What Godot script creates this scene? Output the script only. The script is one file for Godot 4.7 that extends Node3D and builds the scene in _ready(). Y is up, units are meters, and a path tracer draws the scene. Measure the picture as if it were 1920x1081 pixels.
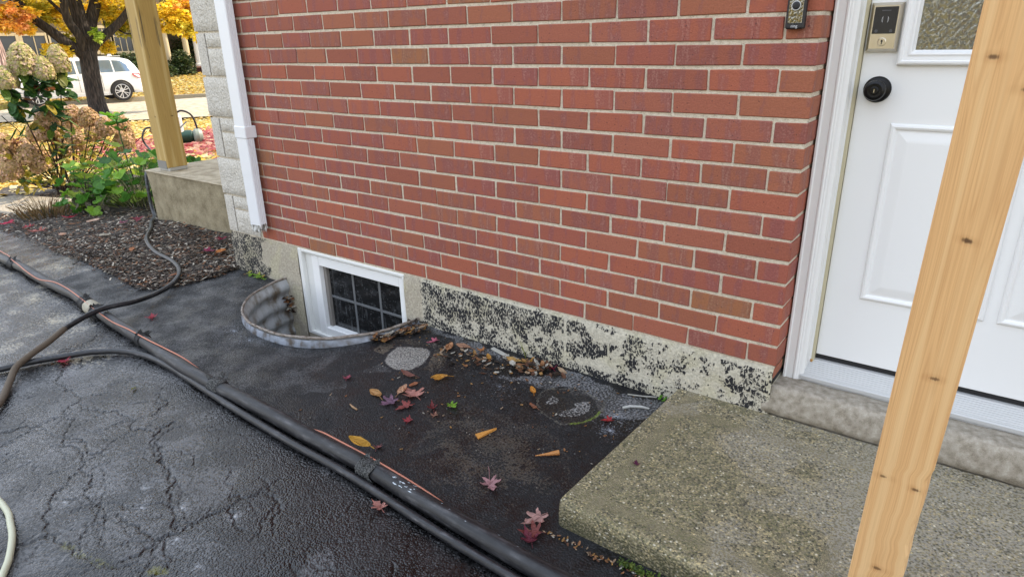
extends Node3D
# A red brick side wall with a basement window, a white side door, wet asphalt, hoses and a street in autumn.
# World: x runs along the wall (the wall's right corner is x = 0), y up (0 = underside of the brickwork), z out of the wall.

const H := 0.0677            # brick course
const L := 0.197             # brick length with its joint
var rng := RandomNumberGenerator.new()
var M := {}                  # materials
var T := {}                  # textures
var wavy := FastNoiseLite.new()
var used := {}


class MB:
	var v := PackedVector3Array()
	var n := PackedVector3Array()
	var t := PackedVector2Array()
	var t2 := PackedVector2Array()
	var c := PackedColorArray()
	var i := PackedInt32Array()
	var xf := Transform3D()
	var tint := Color.WHITE
	var uvf = null               # position -> uv
	var uvf2 = null

	func vert(p: Vector3, nn: Vector3, u := Vector2.ZERO) -> int:
		var q := xf * p
		v.append(q)
		n.append((xf.basis * nn).normalized())
		t.append(uvf.call(q) if uvf != null else u)
		t2.append(uvf2.call(q) if uvf2 != null else u)
		c.append(tint)
		return v.size() - 1

	func tri(a: int, b: int, d: int) -> void:
		if (v[b] - v[a]).cross(v[d] - v[a]).dot(n[a] + n[b] + n[d]) > 0.0:
			i.append_array(PackedInt32Array([a, d, b]))
		else:
			i.append_array(PackedInt32Array([a, b, d]))

	func face(pts: Array, out: Vector3, uvs := []) -> void:
		var nn := Vector3.ZERO
		for k in range(1, pts.size() - 1):
			nn += (pts[k] - pts[0]).cross(pts[k + 1] - pts[0])
		nn = nn.normalized()
		if nn.dot(out) < 0.0:
			nn = -nn
		var ids := []
		for k in pts.size():
			ids.append(vert(pts[k], nn, uvs[k] if uvs.size() else Vector2.ZERO))
		for k in range(1, pts.size() - 1):
			tri(ids[0], ids[k], ids[k + 1])

	func flat_poly(pts: PackedVector2Array, y: float, up := 1.0) -> void:   # polygon in x, z
		var ids := Geometry2D.triangulate_polygon(pts)
		var base := v.size()
		for p in pts:
			vert(Vector3(p.x, y, p.y), Vector3.UP * up)
		for k in range(0, ids.size(), 3):
			tri(base + ids[k], base + ids[k + 1], base + ids[k + 2])

	func box(lo: Vector3, hi: Vector3, ch := 0.0, jig := []) -> void:
		var ctr := (lo + hi) / 2.0
		var hf := (hi - lo) / 2.0
		var P := func(s: Vector3, ax: int) -> Vector3:
			var q := hf
			for a in 3:
				if a != ax:
					q[a] -= ch
			var off := Vector3.ZERO
			if jig.size():
				off = jig[int(s.x > 0) + 2 * int(s.y > 0) + 4 * int(s.z > 0)]
			return ctr + q * s + off
		for ax in 3:
			for sg in [-1.0, 1.0]:
				var out := Vector3.ZERO
				out[ax] = sg
				var b := (ax + 1) % 3
				var d := (ax + 2) % 3
				var ring := []
				for st in [[-1, -1], [1, -1], [1, 1], [-1, 1]]:
					var s := Vector3.ZERO
					s[ax] = sg
					s[b] = st[0]
					s[d] = st[1]
					ring.append(P.call(s, ax))
				face(ring, out)
		if ch <= 0.0:
			return
		for ax in 3:            # edges along ax
			var b := (ax + 1) % 3
			var d := (ax + 2) % 3
			for sb in [-1.0, 1.0]:
				for sd in [-1.0, 1.0]:
					var s0 := Vector3.ZERO
					s0[b] = sb
					s0[d] = sd
					var s1 := s0
					s0[ax] = -1.0
					s1[ax] = 1.0
					var out := Vector3.ZERO
					out[b] = sb
					out[d] = sd
					face([P.call(s0, b), P.call(s1, b), P.call(s1, d), P.call(s0, d)], out)
		for k in 8:
			var s := Vector3(-1 if k & 1 == 0 else 1, -1 if k & 2 == 0 else 1, -1 if k & 4 == 0 else 1)
			face([P.call(s, 0), P.call(s, 1), P.call(s, 2)], s)

	# rows of equal length; smooth normals from the faces
	func grid(rows: Array, wrap := false, flip := false, uvs := []) -> void:
		var nr := rows.size()
		var nc: int = rows[0].size()
		var nn := []
		for r in nr:
			var line := PackedVector3Array()
			for k in nc:
				var r0: int = maxi(r - 1, 0)
				var r1: int = mini(r + 1, nr - 1)
				var k0: int = (k - 1 + nc) % nc if wrap else maxi(k - 1, 0)
				var k1: int = (k + 1) % nc if wrap else mini(k + 1, nc - 1)
				var q: Vector3 = (rows[r][k1] - rows[r][k0]).cross(rows[r1][k] - rows[r0][k])
				line.append((-q if flip else q).normalized())
			nn.append(line)
		var base := v.size()
		for r in nr:
			for k in nc:
				vert(rows[r][k], nn[r][k], uvs[r][k] if uvs.size() else Vector2(float(k) / maxi(nc - 1, 1), float(r) / maxi(nr - 1, 1)))
		for r in nr - 1:
			for k in (nc if wrap else nc - 1):
				var k1 := (k + 1) % nc
				var a := base + r * nc + k
				var b := base + r * nc + k1
				var d := base + (r + 1) * nc + k1
				var e := base + (r + 1) * nc + k
				tri(a, b, d)
				tri(a, d, e)

	func tube(path: Array, rad: Variant, sides := 12, cap := true, squash := 1.0) -> void:
		var rows := []
		var side := Vector3.ZERO
		var along := 0.0
		var uvs := []
		for k in path.size():
			var p: Vector3 = path[k]
			var dir: Vector3 = ((path[mini(k + 1, path.size() - 1)]) - (path[maxi(k - 1, 0)])).normalized()
			if k == 0:
				side = dir.cross(Vector3.UP if absf(dir.y) < 0.9 else Vector3.RIGHT).normalized()
			else:
				side = (side - dir * side.dot(dir)).normalized()
				along += p.distance_to(path[k - 1])
			var up := side.cross(dir)
			var r: float = rad[k] if rad is Array or rad is PackedFloat32Array else rad
			var ring := []
			var ul := []
			for s in sides:
				var a := TAU * s / sides
				ring.append(p + (side * cos(a) + up * sin(a) * squash) * r)
				ul.append(Vector2(along, float(s) / sides))
			rows.append(ring)
			uvs.append(ul)
		grid(rows, true, true, uvs)
		if cap:
			face(rows[0], path[0] - path[1])
			face(rows[-1], path[-1] - path[-2])

	# lathe about an axis: profile of (along, radius)
	func lathe(o: Vector3, axis: Vector3, prof: Array, sides := 24) -> void:
		var s := axis.cross(Vector3.UP if absf(axis.y) < 0.9 else Vector3.RIGHT).normalized()
		var u := axis.cross(s).normalized()
		for k in prof.size() - 1:
			var rows := []
			for q in [prof[k], prof[k + 1]]:
				var ring := []
				for j in sides:
					var a := TAU * j / sides
					ring.append(o + axis * q.x + (s * cos(a) + u * sin(a)) * maxf(q.y, 0.0001))
				rows.append(ring)
			grid(rows, true, true)

	func mesh() -> ArrayMesh:
		var arr := []
		arr.resize(Mesh.ARRAY_MAX)
		arr[Mesh.ARRAY_VERTEX] = v
		arr[Mesh.ARRAY_NORMAL] = n
		arr[Mesh.ARRAY_TEX_UV] = t
		arr[Mesh.ARRAY_TEX_UV2] = t2
		arr[Mesh.ARRAY_COLOR] = c
		arr[Mesh.ARRAY_INDEX] = i
		var m := ArrayMesh.new()
		m.add_surface_from_arrays(Mesh.PRIMITIVE_TRIANGLES, arr)
		return m


# ---------------------------------------------------------------- naming and placing
func numbered(called: String) -> String:
	used[called] = used.get(called, -1) + 1
	return called if used[called] == 0 else "%s_%03d" % [called, used[called]]


func tag(o: Node, label: String, category: String, group := "") -> Node:
	o.set_meta("label", label)
	o.set_meta("category", category)
	if group:
		o.set_meta("group", group)
	return o


func thing(called: String, label: String, category: String, at := Vector3.ZERO, group := "") -> Node3D:
	var o := Node3D.new()
	o.name = numbered(called)
	add_child(o, true)
	o.position = at
	tag(o, label, category, group)
	return o


func put(called: String, m: Mesh, mat: Material, parent: Node = null, at := Vector3.ZERO) -> MeshInstance3D:
	var o := MeshInstance3D.new()
	o.mesh = m
	o.material_override = mat
	o.position = at
	if parent == null:
		o.name = numbered(called)
		add_child(o, true)
	else:
		var k := 0
		var nm := called
		while parent.has_node(nm):
			k += 1
			nm = "%s_%03d" % [called, k]
		o.name = nm
		parent.add_child(o, true)
	return o


func struct(called: String, m: Mesh, mat: Material, label := "") -> MeshInstance3D:
	var o := put(called, m, mat)
	o.set_meta("kind", "structure")
	if label:
		o.set_meta("label", label)
	return o


func copies(called: String, m: Mesh, mat: Material, places: Array, colors: Array, parent: Node = null) -> MultiMeshInstance3D:
	var mm := MultiMesh.new()
	mm.transform_format = MultiMesh.TRANSFORM_3D
	mm.use_colors = true
	mm.mesh = m
	mm.instance_count = places.size()
	for k in places.size():
		mm.set_instance_transform(k, places[k])
		mm.set_instance_color(k, colors[k])
	var o := MultiMeshInstance3D.new()
	o.multimesh = mm
	o.material_override = mat
	o.set_meta("kind", "stuff")
	if parent == null:
		o.name = numbered(called)
		add_child(o, true)
	else:
		o.name = called
		parent.add_child(o, true)
	return o


func rf(a: float, b: float) -> float:
	return rng.randf_range(a, b)


func spun(yaw: float, pitch := 0.0, roll := 0.0, s := 1.0) -> Basis:
	return Basis.from_euler(Vector3(pitch, yaw, roll)).scaled(Vector3.ONE * s)


# ---------------------------------------------------------------- the lie of the land
func gy(x: float, z: float) -> float:
	var y := -0.22 - 0.035 * clampf(z, 0.0, 3.0)
	y -= 0.95 * clampf((-4.0 - x) / 13.0, 0.0, 1.0)
	if x < -28.6:
		y += minf((-28.6 - x) / 9.0, 1.0) * 0.55
	return y


func gnd(x: float, z: float) -> float:
	return gy(x, z) + wavy.get_noise_2d(x * 100.0, z * 100.0) * 0.007


func on_ground(pts: Array, h: float) -> Array:
	var out := []
	for p in pts:
		out.append(Vector3(p.x, gnd(p.x, p.y) + h, p.y))
	return out


func smooth_path(pts: Array, step := 0.03) -> Array:
	var cv := Curve3D.new()
	cv.bake_interval = step
	for k in pts.size():
		var a: Vector3 = pts[maxi(k - 1, 0)]
		var b: Vector3 = pts[mini(k + 1, pts.size() - 1)]
		var tn := (b - a) / 6.0
		cv.add_point(pts[k], -tn, tn)
	return Array(cv.get_baked_points())


func lerp_list(pts: Array, x: float) -> float:     # piecewise (x, y), x ascending
	if x <= pts[0].x:
		return pts[0].y
	for k in pts.size() - 1:
		if x <= pts[k + 1].x:
			return lerpf(pts[k].y, pts[k + 1].y, (x - pts[k].x) / (pts[k + 1].x - pts[k].x))
	return pts[-1].y


# ---------------------------------------------------------------- textures
func grey(w: int, h: int, freq: float, sd: int, kind := FastNoiseLite.TYPE_SIMPLEX_SMOOTH, oct := 4, ret := FastNoiseLite.RETURN_CELL_VALUE, tile := true, norm := true) -> PackedByteArray:
	var f := FastNoiseLite.new()
	f.noise_type = kind
	f.seed = sd
	f.frequency = freq
	f.fractal_octaves = oct
	f.fractal_type = FastNoiseLite.FRACTAL_FBM if oct > 1 else FastNoiseLite.FRACTAL_NONE
	if kind == FastNoiseLite.TYPE_CELLULAR:
		f.cellular_return_type = ret
		f.cellular_distance_function = FastNoiseLite.DISTANCE_EUCLIDEAN
	var im := f.get_seamless_image(w, h, false, false, 0.1, norm) if tile else f.get_image(w, h, false, false, norm)
	im.convert(Image.FORMAT_L8)
	return im.get_data()


func stretched(w: int, h: int, freq: float, sd: int, sx: float, sy: float, oct := 4) -> PackedByteArray:
	var f := FastNoiseLite.new()
	f.noise_type = FastNoiseLite.TYPE_SIMPLEX_SMOOTH
	f.seed = sd
	f.frequency = freq
	f.fractal_octaves = oct
	var im := f.get_seamless_image(maxi(8, int(w / sx)), maxi(8, int(h / sy)))
	im.resize(w, h, Image.INTERPOLATE_CUBIC)
	im.convert(Image.FORMAT_L8)
	return im.get_data()


func picture(w: int, h: int, data: PackedByteArray, fmt := Image.FORMAT_RGB8) -> ImageTexture:
	var im := Image.create_from_data(w, h, false, fmt, data)
	im.generate_mipmaps()
	return ImageTexture.create_from_image(im)


func ramp(src: PackedByteArray, w: int, h: int, stops: Array) -> ImageTexture:      # stops: [value, Color]
	var lut := []
	for k in 256:
		var x := k / 255.0
		var col: Color = stops[-1][1]
		if x <= stops[0][0]:
			col = stops[0][1]
		else:
			for s in stops.size() - 1:
				if x <= stops[s + 1][0]:
					col = stops[s][1].lerp(stops[s + 1][1], (x - stops[s][0]) / maxf(stops[s + 1][0] - stops[s][0], 1e-5))
					break
		lut.append(col)
	var d := PackedByteArray()
	d.resize(w * h * 3)
	for k in w * h:
		var col: Color = lut[src[k]]
		d[k * 3] = int(clampf(col.r, 0, 1) * 255)
		d[k * 3 + 1] = int(clampf(col.g, 0, 1) * 255)
		d[k * 3 + 2] = int(clampf(col.b, 0, 1) * 255)
	return picture(w, h, d)


func mixed(parts: Array) -> PackedByteArray:         # [[bytes, weight], ...] averaged about the middle
	var m: int = parts[0][0].size()
	var d := PackedByteArray()
	d.resize(m)
	for k in m:
		var x := 128.0
		for p in parts:
			x += (p[0][k] - 128.0) * p[1]
		d[k] = clampi(int(x), 0, 255)
	return d


func mat(col: Color, rough := 0.7, tex: Texture2D = null, scale := 1.0, relief: Texture2D = null, deep := 0.1, world := false) -> StandardMaterial3D:
	var m := StandardMaterial3D.new()
	m.albedo_color = col
	m.roughness = rough
	if tex or relief:
		m.uv1_triplanar = true
		m.uv1_world_triplanar = world
		m.uv1_scale = Vector3.ONE * scale
		m.uv1_triplanar_sharpness = 8.0
	if tex:
		m.albedo_texture = tex
	if relief:
		m.heightmap_enabled = true
		m.heightmap_texture = relief
		m.heightmap_scale = deep
	return m


func lin(r: float, g: float, b: float) -> Color:      # a real-world base colour
	return Color(r, g, b).linear_to_srgb()


# a sheet of marks (RGBA) that lies over a surface's own grain: cracks, stains, tar, worn patches, painted sheen and shade
class Marks:
	var w: int
	var h: int
	var x0: float
	var y0: float
	var k: float                 # pixels per metre
	var d := PackedByteArray()

	func _init(a: float, b: float, wide: float, high: float, px: int) -> void:
		x0 = a
		y0 = b
		w = px
		k = px / wide
		h = int(high * k)
		d.resize(w * h * 4)

	func dot(i: int, j: int, col: Color, a: float) -> void:
		if i < 0 or j < 0 or i >= w or j >= h or a <= 0.0:
			return
		var o := (j * w + i) * 4
		var old := d[o + 3] / 255.0
		var al := a + old * (1.0 - a)
		if al <= 0.0:
			return
		d[o] = int((col.r * 255.0 * a + d[o] * old * (1.0 - a)) / al)
		d[o + 1] = int((col.g * 255.0 * a + d[o + 1] * old * (1.0 - a)) / al)
		d[o + 2] = int((col.b * 255.0 * a + d[o + 2] * old * (1.0 - a)) / al)
		d[o + 3] = int(al * 255.0)

	func blob(x: float, y: float, r: float, col: Color, a: float) -> void:
		var ci := (x - x0) * k
		var cj := (y - y0) * k
		var rp := r * k
		for j in range(int(cj - rp - 1), int(cj + rp + 2)):
			for i in range(int(ci - rp - 1), int(ci + rp + 2)):
				var q := sqrt((i + 0.5 - ci) ** 2 + (j + 0.5 - cj) ** 2)
				dot(i, j, col, a * clampf(rp - q + 0.5, 0.0, 1.0))

	func crack(pts: Array, r: float, wide: float, col: Color, a: float, rg: RandomNumberGenerator, rough := 0.35, cut: Marks = null) -> void:
		var line := pts.duplicate()
		for n in 4:
			var out := []
			for q in line.size() - 1:
				var p: Vector2 = line[q]
				var s: Vector2 = line[q + 1]
				var mid := (p + s) / 2.0 + (s - p).orthogonal() * rg.randf_range(-rough, rough) * (0.6 if n else 0.3)
				out.append(p)
				out.append(mid)
			out.append(line[-1])
			line = out
		for q in line.size() - 1:
			var p: Vector2 = line[q]
			var s: Vector2 = line[q + 1]
			var n := maxi(1, int(p.distance_to(s) * k * 1.2))
			for u in n:
				var z: Vector2 = p.lerp(s, float(u) / n)
				var r2 := wide * rg.randf_range(0.35, 1.0)
				blob(z.x, z.y, r2, col, a)
				if cut != null:
					cut.blob(z.x, z.y, maxf(r2, 0.0019), Color.BLACK, minf(1.0, r2 / 0.0030))

	func at(x: float, y: float) -> float:       # how strongly marked, 0 .. 1
		var i := int((x - x0) * k)
		var j := int((y - y0) * k)
		if i < 0 or j < 0 or i >= w or j >= h:
			return 0.0
		return d[(j * w + i) * 4 + 3] / 255.0

	func texture() -> ImageTexture:
		var im := Image.create_from_data(w, h, false, Image.FORMAT_RGBA8, d)
		return ImageTexture.create_from_image(im)


func vv(flat: Array) -> Array:          # [x, y, x, y ...] -> Vector2s
	var out := []
	for k in range(0, flat.size(), 2):
		out.append(Vector2(flat[k], flat[k + 1]))
	return out


func make_textures() -> void:
	# brick: fired clay with upright drag marks of mauve and pale bloom
	var fine := grey(512, 512, 0.09, 11)
	var speck := grey(512, 512, 0.16, 12, FastNoiseLite.TYPE_CELLULAR, 1)
	for q in 3:
		var st := stretched(512, 512, 0.0075, 20 + q, 1.0, 9.0, 3)
		var st2 := stretched(512, 512, 0.045, 30 + q, 1.0, 14.0)
		var soft := grey(512, 512, 0.007, 40 + q)
		var grit := grey(512, 512, 0.055, 45 + q, FastNoiseLite.TYPE_SIMPLEX_SMOOTH, 4)
		var d := PackedByteArray()
		d.resize(512 * 512 * 3)
		for k in 512 * 512:
			var a := (st[k] * 0.50 + soft[k] * 0.28 + st2[k] * 0.12 + grit[k] * 0.10) / 255.0
			var b := (st2[k] * 0.5 + grit[k] * 0.5) / 255.0
			var mauve := smoothstep(0.44 + 0.045 * q, 0.58 + 0.045 * q, a)
			var bloom := smoothstep(0.47, 0.70, b) * smoothstep(0.52 + 0.04 * q, 0.70 + 0.04 * q, a) * 0.48
			var g := 0.76 + 0.30 * fine[k] / 255.0 + 0.18 * grit[k] / 255.0
			var r := lerpf(0.318, 0.268, mauve)
			var gg := lerpf(0.099, 0.088, mauve)
			var bb := lerpf(0.058, 0.067, mauve)
			r = lerpf(r, 0.37, bloom) * g
			gg = lerpf(gg, 0.190, bloom) * g
			bb = lerpf(bb, 0.150, bloom) * g
			if speck[k] > 253:
				r *= 0.45
				gg *= 0.5
				bb *= 0.6
			var cc := lin(minf(r, 1), minf(gg, 1), minf(bb, 1))
			d[k * 3] = int(cc.r * 255)
			d[k * 3 + 1] = int(cc.g * 255)
			d[k * 3 + 2] = int(cc.b * 255)
		T["brick%d" % q] = picture(512, 512, d)
	T.brick_h = ramp(mixed([[fine, 0.6], [speck, 0.2], [grey(512, 512, 0.03, 13), 0.5]]), 512, 512, [[0, Color.BLACK], [1, Color.WHITE]])
	var sand := grey(512, 512, 0.22, 14, FastNoiseLite.TYPE_CELLULAR, 1)
	var sandm := mixed([[sand, 0.45], [grey(512, 512, 0.02, 15), 0.6]])
	T.mortar = ramp(sandm, 512, 512, [[0.0, lin(0.32, 0.27, 0.20)], [0.3, lin(0.60, 0.52, 0.40)], [0.6, lin(0.70, 0.615, 0.48)], [1.0, lin(0.76, 0.69, 0.58)]])
	T.mortar_h = ramp(sandm, 512, 512, [[0, Color.BLACK], [1, Color.WHITE]])
	# asphalt: dark binder with pale and dark stone grains
	var cells := grey(1024, 1024, 0.17, 50, FastNoiseLite.TYPE_CELLULAR, 1)
	var dist := grey(1024, 1024, 0.17, 50, FastNoiseLite.TYPE_CELLULAR, 1, FastNoiseLite.RETURN_DISTANCE)
	var cells2 := grey(1024, 1024, 0.30, 51, FastNoiseLite.TYPE_CELLULAR, 1)
	var broad := grey(1024, 1024, 0.012, 52)
	var asp := PackedByteArray()
	asp.resize(1024 * 1024)
	var ash := PackedByteArray()
	ash.resize(1024 * 1024)
	for k in 1024 * 1024:
		var x := 58.0 + (broad[k] - 128) * 0.16 + (cells2[k] - 128) * 0.20 + (cells[k] - 128) * 0.12
		if cells[k] > 212:
			x += (8.0 + (cells[k] - 212) * 1.7) * clampf(1.25 - dist[k] / 150.0, 0.0, 1.0)
		elif cells2[k] > 240:
			x += 55.0
		asp[k] = clampi(int(x), 0, 255)
		ash[k] = clampi(int(190 - dist[k] * 0.75 + (cells[k] - 128) * 0.3 + (cells2[k] - 128) * 0.12), 0, 255)
	T.asphalt = ramp(asp, 1024, 1024, [[0.0, lin(0.003, 0.003, 0.003)], [0.18, lin(0.014, 0.014, 0.014)], [0.30, lin(0.050, 0.049, 0.047)], [0.50, lin(0.28, 0.27, 0.25)], [1.0, lin(0.75, 0.73, 0.68)]])
	T.asphalt_h = ramp(ash, 1024, 1024, [[0, Color.BLACK], [1, Color.WHITE]])
	T.patch_r = ramp(mixed([[grey(512, 512, 0.012, 55), 1.0], [grey(512, 512, 0.1, 56), 0.5]]), 512, 512, [[0.25, Color(0.38, 0.38, 0.38)], [0.75, Color(0.74, 0.74, 0.74)]])
	T.asphalt_r = ramp(mixed([[grey(512, 512, 0.012, 53), 1.0], [grey(512, 512, 0.1, 54), 0.5]]), 512, 512, [[0.30, Color(0.14, 0.14, 0.14)], [0.70, Color(0.34, 0.34, 0.34)]])
	# exposed aggregate concrete
	var ag := grey(1024, 1024, 0.085, 60, FastNoiseLite.TYPE_CELLULAR, 1)
	var agd := grey(1024, 1024, 0.085, 60, FastNoiseLite.TYPE_CELLULAR, 1, FastNoiseLite.RETURN_DISTANCE)
	var ag2 := grey(1024, 1024, 0.22, 61, FastNoiseLite.TYPE_CELLULAR, 1)
	var agn := grey(1024, 1024, 0.01, 62)
	var stones := [lin(0.035, 0.033, 0.024), lin(0.26, 0.22, 0.13), lin(0.42, 0.355, 0.21), lin(0.12, 0.107, 0.068), lin(0.34, 0.295, 0.20), lin(0.52, 0.42, 0.23), lin(0.17, 0.158, 0.108), lin(0.27, 0.235, 0.145), lin(0.06, 0.056, 0.042), lin(0.85, 0.81, 0.70)]
	var agc := PackedByteArray()
	agc.resize(1024 * 1024 * 3)
	var agh := PackedByteArray()
	agh.resize(1024 * 1024)
	var paste := lin(0.225, 0.198, 0.133)
	for k in 1024 * 1024:
		var col: Color = stones[(ag[k] * 7) % 9 if ag[k] < 249 else 9]
		col = paste.lerp(col, clampf(1.5 - agd[k] / 115.0, 0.15, 1.0))
		var c2: Color = stones[(ag2[k] * 5) % 10 if ag2[k] > 225 else (ag2[k] * 3) % 9]
		col = col.lerp(c2, 0.34)
		var g := 0.92 + 0.28 * agn[k] / 255.0
		agc[k * 3] = clampi(int(col.r * g * 255), 0, 255)
		agc[k * 3 + 1] = clampi(int(col.g * g * 255), 0, 255)
		agc[k * 3 + 2] = clampi(int(col.b * g * 255), 0, 255)
		agh[k] = clampi(int(200 - agd[k] * 0.8 + (ag2[k] - 128) * 0.2), 0, 255)
	T.aggregate = picture(1024, 1024, agc)
	T.aggregate_h = ramp(agh, 1024, 1024, [[0, Color.BLACK], [1, Color.WHITE]])
	# cast concrete
	var con := mixed([[grey(1024, 1024, 0.010, 70, FastNoiseLite.TYPE_SIMPLEX_SMOOTH, 6), 0.8], [grey(1024, 1024, 0.2, 71, FastNoiseLite.TYPE_CELLULAR, 1), 0.22]])
	T.concrete = ramp(con, 1024, 1024, [[0.05, lin(0.17, 0.15, 0.115)], [0.40, lin(0.285, 0.26, 0.215)], [0.62, lin(0.34, 0.315, 0.27)], [1.0, lin(0.47, 0.445, 0.395)]])
	T.concrete_h = ramp(mixed([[con, 0.5], [grey(1024, 1024, 0.09, 72), 0.7]]), 1024, 1024, [[0.0, Color.BLACK], [1, Color.WHITE]])
	# rock-faced limestone
	var lime := mixed([[grey(512, 512, 0.05, 80), 0.7], [grey(512, 512, 0.18, 81, FastNoiseLite.TYPE_CELLULAR, 1), 0.35]])
	T.stone = ramp(lime, 512, 512, [[0.1, lin(0.34, 0.31, 0.26)], [0.4, lin(0.53, 0.495, 0.43)], [0.7, lin(0.62, 0.585, 0.52)], [1, lin(0.74, 0.71, 0.65)]])
	T.stone_h = ramp(mixed([[lime, 0.6], [grey(512, 512, 0.03, 82), 1.0]]), 512, 512, [[0, Color.BLACK], [1, Color.WHITE]])
	# galvanised steel, weathered, with rust running down from the rim
	var gal := mixed([[grey(512, 512, 0.02, 90, FastNoiseLite.TYPE_SIMPLEX_SMOOTH, 5), 1.0], [stretched(512, 512, 0.03, 91, 1.0, 8.0), 0.7]])
	T.galvanised = ramp(gal, 512, 512, [[0.10, lin(0.16, 0.125, 0.095)], [0.32, lin(0.26, 0.245, 0.23)], [0.52, lin(0.37, 0.38, 0.39)], [0.8, lin(0.48, 0.50, 0.53)]])
	T.rubber = ramp(mixed([[stretched(512, 512, 0.05, 93, 12.0, 1.0), 0.9], [grey(512, 512, 0.02, 94, FastNoiseLite.TYPE_SIMPLEX_SMOOTH, 5), 0.35]]), 512, 512, [[0.25, lin(0.012, 0.012, 0.013)], [0.55, lin(0.030, 0.030, 0.032)], [0.74, lin(0.065, 0.064, 0.065)], [0.98, lin(0.17, 0.165, 0.16)]])
	T.bark = ramp(mixed([[stretched(512, 512, 0.03, 95, 1.0, 7.0), 1.2]]), 512, 512, [[0.2, lin(0.008, 0.006, 0.005)], [0.55, lin(0.026, 0.019, 0.015)], [0.9, lin(0.06, 0.048, 0.04)]])
	T.soil = ramp(mixed([[grey(1024, 1024, 0.05, 96, FastNoiseLite.TYPE_CELLULAR, 1), 0.6], [grey(1024, 1024, 0.02, 97), 0.8]]), 1024, 1024, [[0.15, lin(0.012, 0.009, 0.007)], [0.5, lin(0.04, 0.03, 0.022)], [0.75, lin(0.085, 0.066, 0.048)], [1, lin(0.2, 0.165, 0.125)]])
	T.lawn = ramp(mixed([[grey(1024, 1024, 0.06, 98, FastNoiseLite.TYPE_CELLULAR, 1), 0.8], [grey(1024, 1024, 0.012, 99), 0.9]]), 1024, 1024, [[0.1, lin(0.05, 0.065, 0.015)], [0.4, lin(0.16, 0.15, 0.035)], [0.6, lin(0.42, 0.30, 0.06)], [0.9, lin(0.62, 0.46, 0.15)]])
	T.fine_h = ramp(mixed([[grey(512, 512, 0.08, 101), 1.0]]), 512, 512, [[0, Color.BLACK], [1, Color.WHITE]])
	T.glass_h = ramp(mixed([[grey(512, 512, 0.04, 102, FastNoiseLite.TYPE_SIMPLEX_SMOOTH, 3), 1.1]]), 512, 512, [[0, Color.BLACK], [1, Color.WHITE]])
	T.dust = dusty_pane()
	T.stud = wood(256, 2048, 0.089, 2.4, 5, lin(0.72, 0.425, 0.185), lin(0.42, 0.185, 0.06), lin(0.80, 0.545, 0.275), vv([0.030, 1.55, 0.066, 1.50, 0.025, 1.10, 0.072, 1.06, 0.05, 0.84, 0.055, 0.60, 0.02, 0.38, 0.074, 0.375, 0.045, 0.17]))
	T.post = wood(256, 2048, 0.14, 2.6, 7, lin(0.45, 0.30, 0.095), lin(0.22, 0.12, 0.03), lin(0.58, 0.46, 0.22), vv([0.10, 0.36, 0.04, 1.5]), [Vector3(0.012, 0.93, 0.20), Vector3(0.02, 0.76, 0.10), Vector3(0.105, 0.90, 0.10), Vector3(0.11, 0.98, 0.06)])
	paint_foundation()
	paint_slab()
	paint_driveway()
	paint_patch()


func dusty_pane() -> ImageTexture:          # cobweb, dried runs and dust on the basement glass
	var w := 512
	var h := 320
	var a := grey(w, h, 0.02, 110, FastNoiseLite.TYPE_SIMPLEX_SMOOTH, 5, 0, false)
	var b := grey(w, h, 0.3, 111, FastNoiseLite.TYPE_CELLULAR, 1, FastNoiseLite.RETURN_CELL_VALUE, false)
	var s := stretched(w, h, 0.05, 112, 1.0, 9.0)
	var d := PackedByteArray()
	d.resize(w * h * 3)
	for k in w * h:
		var low := float(k / w) / h
		var x := 0.012 + 0.020 * smoothstep(0.45, 0.9, a[k] / 255.0)
		if b[k] > 247:
			x += 0.08
		if s[k] > 180 and low > 0.42:
			x += 0.05 * (s[k] - 172) / 60.0
		var cc := lin(x * 0.95, x, x * 1.06)
		d[k * 3] = int(cc.r * 255)
		d[k * 3 + 1] = int(cc.g * 255)
		d[k * 3 + 2] = int(cc.b * 255)
	return picture(w, h, d)


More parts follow.
